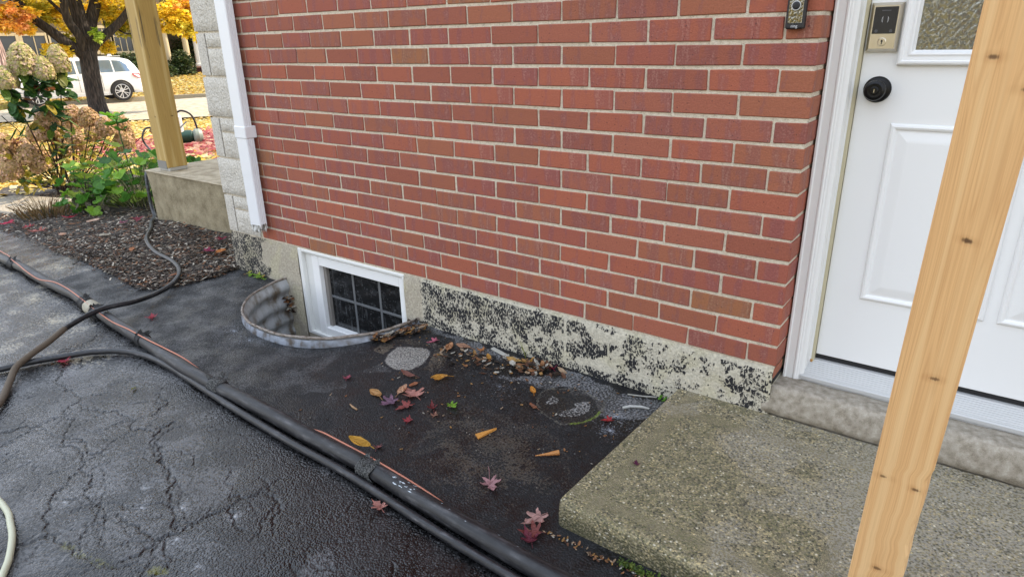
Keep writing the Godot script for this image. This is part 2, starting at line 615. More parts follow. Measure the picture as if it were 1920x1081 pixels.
func wood(w: int, h: int, wide: float, long: float, sd: int, early: Color, late: Color, pale: Color, knots: Array, smears := []) -> ImageTexture:
	var slow := stretched(w, h, 0.012, 120 + sd, 1.0, 14.0, 2)
	var fib := stretched(w, h, 0.12, 121 + sd, 1.0, 40.0, 3)
	var d := PackedByteArray()
	d.resize(w * h * 3)
	for j in h:
		var y := (1.0 - (j + 0.5) / h) * long
		for i in w:
			var k := j * w + i
			var x := (i + 0.5) / w * wide
			var push := 0.0
			var dark := 0.0
			var halo := 0.0
			for q in knots:
				var dx: float = x - q.x
				var dy: float = (y - q.y) * 0.33
				var r := sqrt(dx * dx + dy * dy)
				push += signf(dx) * 0.0055 * exp(-r * r / 0.00022)
				var wk := fmod(absf(q.x * 977.0 + q.y * 331.0), 1.0)
				var tx: float = dx + (y - q.y) * (wk - 0.5) * 1.2
				var r2 := sqrt(tx * tx * (0.35 + 0.4 * wk) + (y - q.y) ** 2 * 2.2) + (fib[k] - 128) * 0.000012 + (slow[k] - 128) * 0.00002
				dark = maxf(dark, (1.0 - smoothstep(0.0026, 0.0052 + 0.0030 * wk, r2)) * (0.6 + 0.4 * wk))
				halo = maxf(halo, 1.0 - smoothstep(0.004, 0.019, r2))
			var a := (x - wide * 0.55 + push) * 260.0 + (slow[k] - 128) * 0.085 + y * 0.8
			var ring := pow(0.5 + 0.5 * sin(a * 1.9), 3.0)
			var g := fib[k] / 255.0
			var c := early.lerp(late, ring * 0.20 + (0.5 - g) * 0.36 + halo * 0.26)
			c = c.lerp(pale, smoothstep(0.52, 0.8, slow[k] / 255.0) * 0.55)
			c = c.lerp(late.darkened(0.55), dark * 0.85)
			for q in smears:
				var sm: float = absf(x - q.x - (slow[k] - 128) * 0.0001) / 0.012 + absf(y - q.y) / q.z
				if sm < 1.0:
					c = c.lerp(lin(0.05, 0.04, 0.03), 0.75 * smoothstep(0.42, 0.60, (slow[k] * 0.3 + fib[k] * 0.7) / 255.0) * smoothstep(1.0, 0.6, sm))
			d[k * 3] = clampi(int(c.r * 255), 0, 255)
			d[k * 3 + 1] = clampi(int(c.g * 255), 0, 255)
			d[k * 3 + 2] = clampi(int(c.b * 255), 0, 255)
	return picture(w, h, d)


func paint_foundation() -> void:            # x -2.96 .. 0, y -0.5 .. 0: pale parging under flaking black coating
	var w := 2048
	var h := 346
	var flim := Image.create_from_data(w, 210, false, Image.FORMAT_L8, grey(w, 210, 0.115, 130, FastNoiseLite.TYPE_CELLULAR, 1, FastNoiseLite.RETURN_DISTANCE2_SUB, false))
	flim.resize(w, h, Image.INTERPOLATE_CUBIC)
	var flake := flim.get_data()
	var fl2 := grey(w, h, 0.20, 136, FastNoiseLite.TYPE_CELLULAR, 1, FastNoiseLite.RETURN_DISTANCE2_SUB, false)
	var n1 := grey(w, h, 0.07, 131, FastNoiseLite.TYPE_SIMPLEX_SMOOTH, 5, 0, false)
	var n2 := grey(w, h, 0.009, 132, FastNoiseLite.TYPE_SIMPLEX_SMOOTH, 3, 0, false)
	var n3 := stretched(w, h, 0.17, 133, 1.0, 2.2)
	var n4 := grey(w, h, 0.018, 135, FastNoiseLite.TYPE_SIMPLEX_SMOOTH, 3, 0, false)
	var gr := grey(w, h, 0.3, 134, FastNoiseLite.TYPE_CELLULAR, 1, FastNoiseLite.RETURN_CELL_VALUE, false)
	var d := PackedByteArray()
	d.resize(w * h * 3)
	var hd := PackedByteArray()
	hd.resize(w * h)
	for j in h:
		var y := -0.5 * (j + 0.5) / h
		for i in w:
			var k := j * w + i
			var x := -2.96 + 2.96 * (i + 0.5) / w
			var much := 0.0
			if x < -2.655 + (n2[k] - 128) * 0.0006:
				much = 0.72
			elif x > -1.50 + (n1[k] - 128) * 0.0002:
				var low := 0.085 + (n4[k] - 128) * 0.0007 + 0.10 * smoothstep(-0.75, -1.35, x) + (n2[k] - 128) * 0.0009
				much = (0.88 + 0.16 * smoothstep(-0.95, -1.35, x)) if -y < low else 0.42
				if x > -0.62 + (n4[k] - 128) * 0.002:
					much = 0.29
				if absf(x + 0.50 + (n4[k] - 128) * 0.001) < 0.06 and -y < 0.09 + (n1[k] - 128) * 0.0008:
					much = 0.72
				if absf(x + 0.085 + (y + 0.05) * 0.3 + (n4[k] - 128) * 0.0008) < 0.045:
					much = 0.56
				if absf(x + 0.76) < 0.006 or absf(x + 0.575) < 0.004:
					much = 0.12
				if -y < 0.014:
					much *= 0.25
				if y < -0.185:
					much = maxf(much, 0.52)
			var s := n1[k] / 255.0 * 0.34 + n3[k] / 255.0 * 0.30 + n4[k] / 255.0 * 0.36
			var black := smoothstep(0.745 - much * 0.70, 0.80 - much * 0.70, s)
			var solid := smoothstep(0.42, 0.66, n4[k] / 255.0)
			black *= smoothstep(lerpf(24.0, 4.0, solid), lerpf(58.0, 24.0, solid), flake[k] - (n3[k] - 128) * 0.6) * 0.94 + 0.06
			black *= lerpf(smoothstep(6.0, 40.0, fl2[k] + (n1[k] - 128) * 0.5), 1.0, solid)
			var g := 0.80 + 0.30 * n1[k] / 255.0 + (gr[k] - 128) * 0.0012
			var base := Color(0.50, 0.46, 0.365) * g
			if x < -1.5:
				base = Color(0.40, 0.355, 0.275) * g
			var yel := smoothstep(0.52, 0.75, n2[k] / 255.0) * 0.35
			base = base.lerp(Color(0.46, 0.42, 0.26) * g, yel)
			var c := base.lerp(Color(0.012, 0.012, 0.014), black)
			var o := lin(clampf(c.r, 0, 1), clampf(c.g, 0, 1), clampf(c.b, 0, 1))
			d[k * 3] = int(o.r * 255)
			d[k * 3 + 1] = int(o.g * 255)
			d[k * 3 + 2] = int(o.b * 255)
			hd[k] = clampi(int(90 + black * 90 + (n1[k] - 128) * 0.5 + (gr[k] - 128) * 0.15), 0, 255)
	T.foundation = picture(w, h, d)
	T.foundation_h = ramp(hd, w, h, [[0, Color.BLACK], [1, Color.WHITE]])


func paint_slab() -> void:                  # grey cement skin left between the pebbles by the door, algae towards the drive, grime and painted shade on the front edge
	var m := Marks.new(-0.4, 0.0, 2.0, 1.0, 1024)
	var n1 := grey(m.w, m.h, 0.018, 160, FastNoiseLite.TYPE_SIMPLEX_SMOOTH, 5, 0, false)
	var n2 := grey(m.w, m.h, 0.20, 161, FastNoiseLite.TYPE_SIMPLEX_SMOOTH, 2, 0, false)
	var n3 := grey(m.w, m.h, 0.006, 162, FastNoiseLite.TYPE_SIMPLEX_SMOOTH, 3, 0, false)
	for j in m.h:
		var z := (j + 0.5) / m.k
		for i in m.w:
			var k := j * m.w + i
			var x := -0.4 + (i + 0.5) / m.k
			var grain := n2[k] / 255.0 * 0.6 + n1[k] / 255.0 * 0.45
			var wear := (x + 0.05) * 1.5 - z * 0.9 + (n3[k] - 128) * 0.004
			if wear > -0.12 + (n1[k] - 128) * 0.0012:
				m.dot(i, j, lin(0.35, 0.32, 0.27), smoothstep(0.36, 0.60, n2[k] / 255.0 * 0.8 + n1[k] / 255.0 * 0.22) * (0.62 if wear > 0.22 + (n1[k] - 128) * 0.003 else 0.42))
			elif wear < -0.22:
				m.dot(i, j, lin(0.10, 0.10, 0.032), smoothstep(0.44, 0.66, n2[k] / 255.0 * 0.8 + n1[k] / 255.0 * 0.22) * 0.5)
			if z > 0.765 + (n1[k] - 128) * 0.0001:
				m.dot(i, j, lin(0.055, 0.052, 0.022), smoothstep(0.34, 0.58, n2[k] / 255.0 * 0.7 + n1[k] / 255.0 * 0.33) * 0.66)  # front edge darkened: algae grime, and partly its shade painted in
	T.slab_marks = m.texture()


func paint_driveway() -> void:              # grey skin of wear and painted sky sheen, cracks, dust and moss on the drive
	var m := Marks.new(-5.6, 0.2, 5.6, 1.75, 2048)
	var n1 := grey(m.w, m.h, 0.012, 140, FastNoiseLite.TYPE_SIMPLEX_SMOOTH, 5, 0, false)
	var n2 := grey(m.w, m.h, 0.16, 141, FastNoiseLite.TYPE_SIMPLEX_SMOOTH, 2, 0, false)
	var n3 := grey(m.w, m.h, 0.004, 142, FastNoiseLite.TYPE_SIMPLEX_SMOOTH, 3, 0, false)
	var grit := lin(0.17, 0.17, 0.175)  # grey for the worn skin and for the painted sheen
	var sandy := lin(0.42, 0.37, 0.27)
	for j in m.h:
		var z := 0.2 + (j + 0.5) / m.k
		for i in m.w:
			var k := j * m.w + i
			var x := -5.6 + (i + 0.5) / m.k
			var worn := 0.36 if x < -1.35 + (n3[k] - 128) * 0.006 else 0.08  # heavier at low x, where the sky's sheen is painted into the grey
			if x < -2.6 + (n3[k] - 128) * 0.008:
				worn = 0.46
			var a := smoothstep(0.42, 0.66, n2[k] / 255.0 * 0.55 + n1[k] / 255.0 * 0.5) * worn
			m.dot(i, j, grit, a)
			var sa := smoothstep(0.60, 0.74, n1[k] / 255.0) * smoothstep(0.35, 0.6, n2[k] / 255.0)
			if x < -2.7 and sa > 0.0:
				m.dot(i, j, sandy, sa * 0.55)
	for s in [[-1.584, 1.446, 0.05], [-1.265, 1.263, 0.03], [-1.154, 1.34, 0.04], [-1.016, 1.359, 0.06], [-1.664, 1.322, 0.09], [-1.365, 1.329, 0.03], [-1.55, 1.36, 0.07], [-1.1, 1.20, 0.03], [-1.9, 1.36, 0.09], [-1.45, 1.28, 0.06]]:
		for q in 480:
			var r: float = absf(rng.randfn(0.0, 0.9)) * s[2] * 1.5
			var an := rf(0, TAU)
			m.blob(s[0] + cos(an) * r, s[1] + sin(an) * r, rf(0.0008, 0.0024), lin(0.38, 0.39, 0.41), rf(0.06, 0.26))
	for s in [[-3.09, 0.90, 0.13], [-3.5, 0.84, 0.12], [-4.1, 0.42, 0.2], [-2.55, 1.0, 0.1], [-3.9, 0.55, 0.15]]:
		for q in 900:
			var an := rf(0, TAU)
			var r: float = absf(rng.randfn(0.0, 0.6)) * s[2]
			m.blob(s[0] + cos(an) * r * 1.6, s[1] + sin(an) * r, rf(0.0015, 0.005), sandy, rf(0.1, 0.45))
	T.cut = Marks.new(-2.8, 0.8, 2.3, 0.95, 1150)
	var ink := lin(0.008, 0.008, 0.008)
	var runs := [
		[-2.518, 1.097, -2.352, 1.143, -2.186, 1.153, -2.096, 1.244, -1.939, 1.297, -1.761, 1.321, -1.679, 1.393, -1.632, 1.463, -1.518, 1.520, -1.453, 1.537],
		[-2.144, 1.170, -1.998, 1.141, -1.841, 1.121, -1.693, 1.103, -1.710, 1.038],
		[-1.826, 1.072, -1.847, 1.003, -1.939, 0.975],
		[-1.647, 1.145, -1.502, 1.185, -1.383, 1.215, -1.285, 1.276, -1.217, 1.321, -1.174, 1.329, -1.197, 1.368, -1.236, 1.370, -1.282, 1.376, -1.360, 1.390, -1.401, 1.379],
		[-1.502, 1.185, -1.602, 1.168, -1.662, 1.155, -1.726, 1.086],
		[-1.174, 1.329, -1.164, 1.273, -1.166, 1.224, -1.147, 1.186, -1.085, 1.209, -1.013, 1.223],
		[-1.197, 1.368, -1.181, 1.426, -1.204, 1.463], [-1.179, 1.356, -1.080, 1.401, -1.082, 1.435],
		[-1.471, 1.537, -1.370, 1.517, -1.270, 1.506, -1.191, 1.476],
		[-1.708, 1.351, -1.622, 1.356, -1.549, 1.395, -1.435, 1.414, -1.404, 1.407], [-2.179, 1.414, -2.119, 1.337, -2.113, 1.255],
		[-3.642, 0.805, -3.393, 0.783, -3.329, 0.680], [-3.324, 1.044, -3.303, 0.960, -3.097, 0.942],
		[-3.018, 1.122, -2.846, 1.077, -2.812, 1.026], [-2.681, 1.034, -2.633, 0.946, -2.737, 0.857], [-1.947, 1.302, -1.739, 1.273, -1.716, 1.275],
		[-1.189, 1.159, -1.133, 1.109, -1.060, 1.088], [-2.9, 0.98, -2.75, 1.01, -2.6, 1.0, -2.45, 1.06], [-4.4, 0.9, -4.1, 0.86, -3.8, 0.92, -3.5, 0.9]]
	for r in runs:
		var p := vv(r)
		m.crack(p, 0.0, 0.0030, ink, 0.97, rng, 0.5, T.cut)
		for q in 3:                         # hair cracks branching off
			var at: Vector2 = p[rng.randi_range(0, p.size() - 1)]
			var an := rf(0, TAU)
			var run := [at]
			for u in 3:
				an += rf(-0.7, 0.7)
				at += Vector2(cos(an), sin(an)) * rf(0.03, 0.07)
				run.append(at)
			m.crack(run, 0.0, 0.0022, ink, 0.8, rng, 0.45, T.cut)
	for q in 90:
		var at := Vector2(rf(-2.6, -0.5), rf(1.0, 1.8))
		var an := rf(0, TAU)
		var run := [at]
		for u in 4:
			an += rf(-0.8, 0.8)
			at += Vector2(cos(an), sin(an)) * rf(0.02, 0.07)
			run.append(at)
		m.crack(run, 0.0, 0.0018, ink, 0.6, rng, 0.45, T.cut)
	for r in [[-1.40, 1.525, -1.30, 1.51, -1.199, 1.485], [-1.105, 1.432, -1.07, 1.415]]:
		var p := vv(r)
		for q in 330:
			var u := rf(0, p.size() - 1.001)
			if sin(u * 9.0) + sin(u * 23.0) < -0.2:
				continue
			var at: Vector2 = p[int(u)].lerp(p[int(u) + 1], u - int(u)) + Vector2(rng.randfn(0, 0.006), rng.randfn(0, 0.006))
			m.blob(at.x, at.y, rf(0.001, 0.0024), [lin(0.10, 0.10, 0.02), lin(0.14, 0.13, 0.03), lin(0.06, 0.055, 0.015)][q % 3], 0.7)
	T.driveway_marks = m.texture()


func paint_patch() -> void:                 # fresh black seal coat between the wall and the big hose
	var m := Marks.new(-3.7, -0.05, 3.7, 1.05, 2048)
	var n1 := grey(m.w, m.h, 0.012, 150, FastNoiseLite.TYPE_SIMPLEX_SMOOTH, 5, 0, false)
	var n2 := grey(m.w, m.h, 0.17, 151, FastNoiseLite.TYPE_SIMPLEX_SMOOTH, 2, 0, false)
	var n3 := grey(m.w, m.h, 0.005, 152, FastNoiseLite.TYPE_SIMPLEX_SMOOTH, 3, 0, false)
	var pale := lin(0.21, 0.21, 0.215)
	var tar := lin(0.006, 0.006, 0.007)
	var dirt := lin(0.11, 0.09, 0.065)
	var lo := vv([-1.55, 0.03, -1.33, 0.045, -1.15, 0.09, -0.98, 0.09, -0.93, 0.20, -0.80, 0.19, -0.72, 0.155, -0.62, 0.125, -0.53, 0.16, -0.46, 0.22, -0.40, 0.20, -0.30, 0.12])
	var hi := vv([-1.55, 0.0, -1.3, 0.012, -1.1, 0.045, -1.02, 0.05, -0.95, 0.155, -0.88, 0.165, -0.80, 0.10, -0.74, 0.035, -0.55, 0.035, -0.37, 0.03, -0.30, 0.02])
	for j in m.h:
		var z := -0.05 + (j + 0.5) / m.k
		for i in m.w:
			var k := j * m.w + i
			var x := -3.7 + (i + 0.5) / m.k
			var wob := (n1[k] - 128) * 0.00030 + (n2[k] - 128) * 0.00012
			var fib := n2[k] / 255.0
			if x < -1.75 + (n3[k] - 128) * 0.004 + z * 0.3:      # older, greyer skin towards the flower bed
				m.dot(i, j, pale, 0.22 * smoothstep(0.46, 0.72, fib * 0.55 + n1[k] / 255.0 * 0.5))
			else:
				m.dot(i, j, tar, 0.35 * smoothstep(0.42, 0.58, n3[k] / 255.0))
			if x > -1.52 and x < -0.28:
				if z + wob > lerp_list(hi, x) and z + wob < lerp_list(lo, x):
					m.dot(i, j, pale, 0.12 + 0.70 * smoothstep(0.40, 0.66, fib * 0.7 + n1[k] / 255.0 * 0.3))  # grey strip by the wall: the sky's reflection painted as colour
				elif z + wob <= minf(lerp_list(hi, x), 0.05) and z > -0.04:
					m.dot(i, j, tar, 0.85)
			var a1 := sqrt(((x + 1.348) * 1.0) ** 2 + ((z - 0.267) * 1.08) ** 2) + wob * 0.45
			if a1 < 0.098:
				m.dot(i, j, lin(0.30, 0.285, 0.255), 0.42 + 0.55 * smoothstep(0.35, 0.6, fib))
			elif a1 < 0.118:
				m.dot(i, j, tar, 0.7)
			elif a1 < 0.175 and z < 0.30:
				m.dot(i, j, dirt, 0.75 * smoothstep(0.45, 0.62, fib * 0.6 + n1[k] / 255.0 * 0.45))
			var a2 := sqrt((x + 0.615) ** 2 + ((z - 0.215) * 1.05) ** 2) + wob * 0.5
			var an := atan2(z - 0.215, x + 0.615)
			if a2 < 0.118:
				m.dot(i, j, dirt.darkened(0.35), 0.5 * smoothstep(0.4, 0.6, fib))
			if a2 > 0.112 and a2 < 0.117:
				m.dot(i, j, lin(0.15, 0.14, 0.11), 0.6)
			if a2 > 0.032 and a2 < 0.078 + wob * 0.6 and ((an > -0.9 and an < 1.5) or (an > 2.6 or an < -2.9)):
				m.dot(i, j, lin(0.27, 0.262, 0.25), 0.10 + 0.8 * smoothstep(0.38, 0.6, fib * 0.7 + n1[k] / 255.0 * 0.3))
			var ds := Vector2((x + 0.70) * 0.7, z - 0.56).length() + (n1[k] - 128) * 0.0012       # brown silt left by a puddle
			if ds < 0.20:
				m.dot(i, j, dirt, 0.40 * smoothstep(0.44, 0.62, fib * 0.6 + n1[k] / 255.0 * 0.45))
			if x > -0.42 and z > 0.25 and a2 > 0.12:
				m.dot(i, j, tar, 0.5 * smoothstep(0.35, 0.55, n1[k] / 255.0))
	for s in [[-0.89, 0.245, 0.05], [-0.44, 0.19, 0.03], [-0.42, 0.27, 0.025], [-2.05, 0.52, 0.05], [-2.2, 0.5, 0.05]]:      # pale lime bloom
		for q in 420:
			var r: float = absf(rng.randfn(0.0, 0.8)) * s[2] * 1.3
			var an := rf(0, TAU)
			m.blob(s[0] + cos(an) * r * 1.5, s[1] + sin(an) * r, rf(0.0008, 0.002), lin(0.40, 0.44, 0.50), rf(0.1, 0.4))
	var ink := lin(0.006, 0.006, 0.006)
	for r in [[-2.75, 0.62, -2.6, 0.6, -2.45, 0.63], [-2.9, 0.35, -2.7, 0.3, -2.55, 0.33], [-1.95, 0.56, -1.7, 0.5, -1.55, 0.48]]:
		m.crack(vv(r), 0.0, 0.003, ink, 0.6, rng)
	for q in 1500:                          # leaf crumbs and grit, thickest by the wall
		var x := rf(-3.2, -0.2)
		var z := absf(rng.randfn(0.0, 0.33)) + 0.02
		m.blob(x, z, rf(0.0008, 0.0022), [lin(0.35, 0.32, 0.27), lin(0.24, 0.13, 0.06), lin(0.5, 0.49, 0.46)][q % 3], rf(0.3, 0.8))
	for q in 240:
		var an := rf(-0.2, 1.0)
		m.blob(-0.615 + cos(an) * 0.116 + rng.randfn(0, 0.003), 0.215 + sin(an) * 0.112 + rng.randfn(0, 0.003), rf(0.001, 0.002), lin(0.13, 0.19, 0.02), 0.6)
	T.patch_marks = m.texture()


func make_materials() -> void:
	rng.seed = 77
	M.bricks = []
	var tints := [Color(1, 1, 1), Color(0.95, 0.93, 0.93), Color(1.04, 1.0, 0.97), Color(0.96, 0.98, 0.95), Color(0.98, 0.94, 0.97), Color(1.0, 1.03, 0.98), Color(0.96, 0.95, 0.96), Color(1.02, 0.98, 0.96)]
	for k in 24:
		var m := mat(tints[k % 8], 0.82, T["brick%d" % (k % 3)], 4.0, T.brick_h, 0.12)
		m.uv1_offset = Vector3(rf(0, 1), rf(0, 1), rf(0, 1))
		M.bricks.append(m)
	M.ochre = mat(Color(0.98, 1.08, 0.95), 0.85, T.brick0, 4.0, T.brick_h, 0.12)
	M.mortar = mat(Color(0.97, 0.97, 0.97), 0.95, T.mortar, 5.0, T.mortar_h, 0.25)
	M.concrete = mat(Color(1.02, 1.0, 0.975), 0.9, T.concrete, 3.2, T.concrete_h, 0.2)
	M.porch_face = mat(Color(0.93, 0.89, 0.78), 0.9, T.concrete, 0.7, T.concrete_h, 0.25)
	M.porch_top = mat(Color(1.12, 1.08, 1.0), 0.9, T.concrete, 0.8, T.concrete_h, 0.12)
	M.stone = mat(Color(1, 1, 1), 0.9, T.stone, 3.0, T.stone_h, 0.35)
	M.sawn = mat(Color(0.98, 0.98, 0.98), 0.85, T.stone, 3.0, T.stone_h, 0.12)
	M.aggregate = StandardMaterial3D.new()
	M.aggregate.albedo_texture = T.aggregate
	M.aggregate.albedo_color = Color(1.0, 0.985, 0.95)
	M.aggregate.roughness = 0.85
	M.aggregate.heightmap_enabled = true
	M.aggregate.heightmap_texture = T.aggregate_h
	M.aggregate.heightmap_scale = 0.3
	M.aggregate.detail_enabled = true
	M.aggregate.detail_albedo = T.slab_marks
	M.aggregate.detail_uv_layer = BaseMaterial3D.DETAIL_UV_2
	M.foundation = StandardMaterial3D.new()
	M.foundation.albedo_texture = T.foundation
	M.foundation.roughness = 0.88
	M.foundation.heightmap_enabled = true
	M.foundation.heightmap_texture = T.foundation_h
	M.foundation.heightmap_scale = 0.35
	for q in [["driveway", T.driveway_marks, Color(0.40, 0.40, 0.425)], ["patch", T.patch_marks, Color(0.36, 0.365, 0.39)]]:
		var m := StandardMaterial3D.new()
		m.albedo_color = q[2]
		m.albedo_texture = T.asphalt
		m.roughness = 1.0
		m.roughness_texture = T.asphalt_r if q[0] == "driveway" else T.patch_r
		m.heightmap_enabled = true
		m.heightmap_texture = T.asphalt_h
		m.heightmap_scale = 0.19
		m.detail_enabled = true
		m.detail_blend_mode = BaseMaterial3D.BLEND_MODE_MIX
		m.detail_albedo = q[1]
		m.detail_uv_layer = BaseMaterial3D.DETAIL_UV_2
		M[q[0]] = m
	M.white = mat(lin(0.80, 0.80, 0.79), 0.38, null, 1.0, T.fine_h, 0.01)
	M.trim = mat(lin(0.78, 0.78, 0.76), 0.45, null, 3.0, T.fine_h, 0.02)
	M.spout = mat(lin(0.76, 0.77, 0.79), 0.40, null, 3.0, T.fine_h, 0.02)
	M.vinyl = mat(lin(0.72, 0.72, 0.69), 0.5, null, 3.0, T.fine_h, 0.02)
	M.caulk = mat(lin(0.50, 0.45, 0.30), 0.8)
	M.black = mat(lin(0.010, 0.010, 0.012), 0.5)
	M.dark = mat(lin(0.02, 0.02, 0.02), 0.9)
	M.knob = mat(lin(0.012, 0.012, 0.013), 0.32)
	M.knob.metallic = 0.6
	M.nickel = mat(lin(0.60, 0.55, 0.46), 0.28)
	M.nickel.metallic = 1.0
	M.screen = mat(lin(0.016, 0.016, 0.018), 0.25)
	M.glass_relief = FastNoiseLite.new()
	M.glass_relief.seed = 9
	M.glass_relief.frequency = 1.0
	M.glass_relief.fractal_octaves = 2
	M.mark = mat(lin(0.55, 0.55, 0.56), 0.6)
	M.faint = mat(lin(0.07, 0.07, 0.075), 0.6)
	M.alu = mat(lin(0.52, 0.52, 0.51), 0.55)
	M.alu.metallic = 0.3
	M.steel = mat(lin(0.24, 0.25, 0.27), 0.5)
	M.steel.metallic = 0.8
	M.band = mat(Color(0.86, 0.88, 0.92), 0.55, T.galvanised, 1.6, T.fine_h, 0.08)
	M.band.metallic = 0.4
	M.galvanised = mat(Color(1, 1, 1), 0.5, T.galvanised, 1.1, T.fine_h, 0.06)
	M.galvanised.metallic = 0.55
	M.rim = mat(Color(0.78, 0.72, 0.66), 0.7, T.galvanised, 3.0, T.fine_h, 0.1)
	M.rubber = mat(Color(0.78, 0.78, 0.80), 0.5, T.rubber, 2.0, T.fine_h, 0.03)
	M.hose = mat(Color(0.74, 0.74, 0.77), 0.42, T.rubber, 3.0, T.fine_h, 0.02)
	M.muddy = mat(lin(0.10, 0.075, 0.05), 0.8, null, 4.0, T.fine_h, 0.05)
	M.tape = mat(Color(0.9, 0.9, 0.9), 0.75, ramp(mixed([[grey(256, 256, 0.09, 191), 1.4]]), 256, 256, [[0.25, lin(0.03, 0.03, 0.03)], [0.55, lin(0.11, 0.11, 0.105)], [0.85, lin(0.28, 0.28, 0.27)]]), 9.0, T.fine_h, 0.5)
	M.tape_black = mat(lin(0.016, 0.016, 0.016), 0.6, null, 6.0, T.fine_h, 0.3)
	M.rag = mat(lin(0.50, 0.46, 0.36), 0.85, null, 6.0, T.fine_h, 0.4)
	M.wire = mat(lin(0.50, 0.19, 0.12), 0.55)
	M.garden = mat(lin(0.50, 0.50, 0.36), 0.5)
	M.stud = wood_material(T.stud)
	M.post = wood_material(T.post)
	M.bark = mat(Color(1, 1, 1), 0.95, T.bark, 1.2, T.bark, 1.2)
	M.twig = mat(lin(0.06, 0.04, 0.028), 0.9)
	M.soil = mat(Color(1, 1, 1), 0.97, T.soil, 1.2, T.soil, 1.2, true)
	M.lawn = mat(Color(1, 1, 1), 1.0, T.lawn, 0.25, T.lawn, 1.0, true)
	M.road = mat(Color(1.10, 1.08, 1.04), 0.92, T.concrete, 0.3, T.concrete_h, 0.2, true)
	M.leafy = StandardMaterial3D.new()
	M.leafy.vertex_color_use_as_albedo = true
	M.leafy.roughness = 0.6
	M.leafy.cull_mode = BaseMaterial3D.CULL_DISABLED
	M.leafy.backlight_enabled = true
	M.leafy.backlight = Color(0.9, 0.9, 0.9)
	M.chip = StandardMaterial3D.new()
	M.chip.vertex_color_use_as_albedo = true
	M.chip.roughness = 0.85
	M.chip.cull_mode = BaseMaterial3D.CULL_DISABLED
	M.pane = StandardMaterial3D.new()
	M.pane.albedo_color = lin(0.27, 0.26, 0.215)
	M.pane.metallic = 0.65
	M.pane.roughness = 0.06
	M.cellar = StandardMaterial3D.new()
	M.cellar.albedo_texture = T.dust
	M.cellar.roughness = 0.12
	M.far_glass = mat(lin(0.03, 0.035, 0.04), 0.08)


func wood_material(t: Texture2D) -> StandardMaterial3D:
	var m := StandardMaterial3D.new()
	m.albedo_texture = t
	m.roughness = 0.7
	m.heightmap_enabled = true
	m.heightmap_texture = t
	m.heightmap_scale = 0.04
	return m


# ---------------------------------------------------------------- the place
func _ready() -> void:
	var cam := Camera3D.new()
	cam.name = "camera"
	cam.fov = 47.235
	cam.near = 0.05
	cam.far = 400.0
	cam.transform = Transform3D(Basis(Vector3(0.80812982, -0.02016678, -0.58865907), Vector3(-0.19381478, 0.93465239, -0.29809518), Vector3(0.55620323, 0.35499043, 0.75141185)), Vector3(0.428, 0.971, 1.938))
	add_child(cam)
	cam.current = true
	var we := WorldEnvironment.new()
	we.name = "environment"
	var env := Environment.new()
	env.background_mode = Environment.BG_SKY
	var sm := ProceduralSkyMaterial.new()
	sm.sky_top_color = Color(0.76, 0.81, 0.885)
	sm.sky_horizon_color = Color(0.97, 0.955, 0.93)
	sm.sky_curve = 0.18
	sm.ground_bottom_color = Color(0.30, 0.27, 0.22)
	sm.ground_horizon_color = Color(0.62, 0.60, 0.56)
	sm.sun_angle_max = 1.0
	var sky := Sky.new()
	sky.sky_material = sm
	env.sky = sky
	env.background_energy_multiplier = 1.25
	env.tonemap_mode = Environment.TONE_MAPPER_LINEAR
	env.tonemap_exposure = 2.45
	env.sdfgi_enabled = true
	env.ssao_enabled = true
	env.ssil_enabled = true
	we.environment = env
	add_child(we)
	var sun := DirectionalLight3D.new()
	sun.name = "sun"
	sun.light_color = Color(1.0, 0.93, 0.82)
	sun.light_energy = 1.0
	sun.light_angular_distance = 0.5
	sun.shadow_enabled = true
	add_child(sun)
	sun.look_at_from_position(Vector3(0.25, 0.68, -0.69) * 40.0, Vector3.ZERO)

	rng.seed = 4021
	wavy.seed = 5
	wavy.frequency = 0.012
	wavy.fractal_octaves = 2
	make_textures()
	make_materials()

	ground()
	house()
	basement_window()
	window_well()
	door()
	step_and_slab()
	porch()
	downspout()
	doorbell()
	stud()
	hoses()
	flower_bed()
	loose_leaves()
	street()


func drive_sheet() -> ArrayMesh:            # fine where the cracks run, so that they are real furrows
	var b := MB.new()
	b.uvf = func(p: Vector3) -> Vector2: return Vector2(p.x, p.z)
	b.uvf2 = func(p: Vector3) -> Vector2: return Vector2(clampf((p.x + 5.6) / 5.6, 0.001, 0.999), clampf((p.z - 0.2) / 1.75, 0.001, 0.999))
	var xs := []
	var zs := []
	var at := -9.0
	while at < 3.0:
		xs.append(at)
		at += 0.0045 if at > -2.78 and at < -0.52 else 0.06
	at = 0.12
	while at < 5.0:
		zs.append(at)
		at += 0.0045 if at > 0.84 and at < 1.72 else (0.04 if at < 0.84 else 0.12)
	var rows := []
	for z in zs:
		var row := []
		for x in xs:
			var y := gnd(x, z) - 0.004
			if z > 0.84 and z < 1.72 and x > -2.78 and x < -0.52:
				y -= 0.0048 * (T.cut as Marks).at(x, z) - 0.0006 * wavy.get_noise_2d(x * 4000.0, z * 4000.0)
			if z < 0.54 and x > -3.0:
				y -= 0.9 if x > -2.6 and x < -1.4 else 0.05
			row.append(Vector3(x, y, z))
		rows.append(row)
	b.grid(rows, false, true)
	return b.mesh()


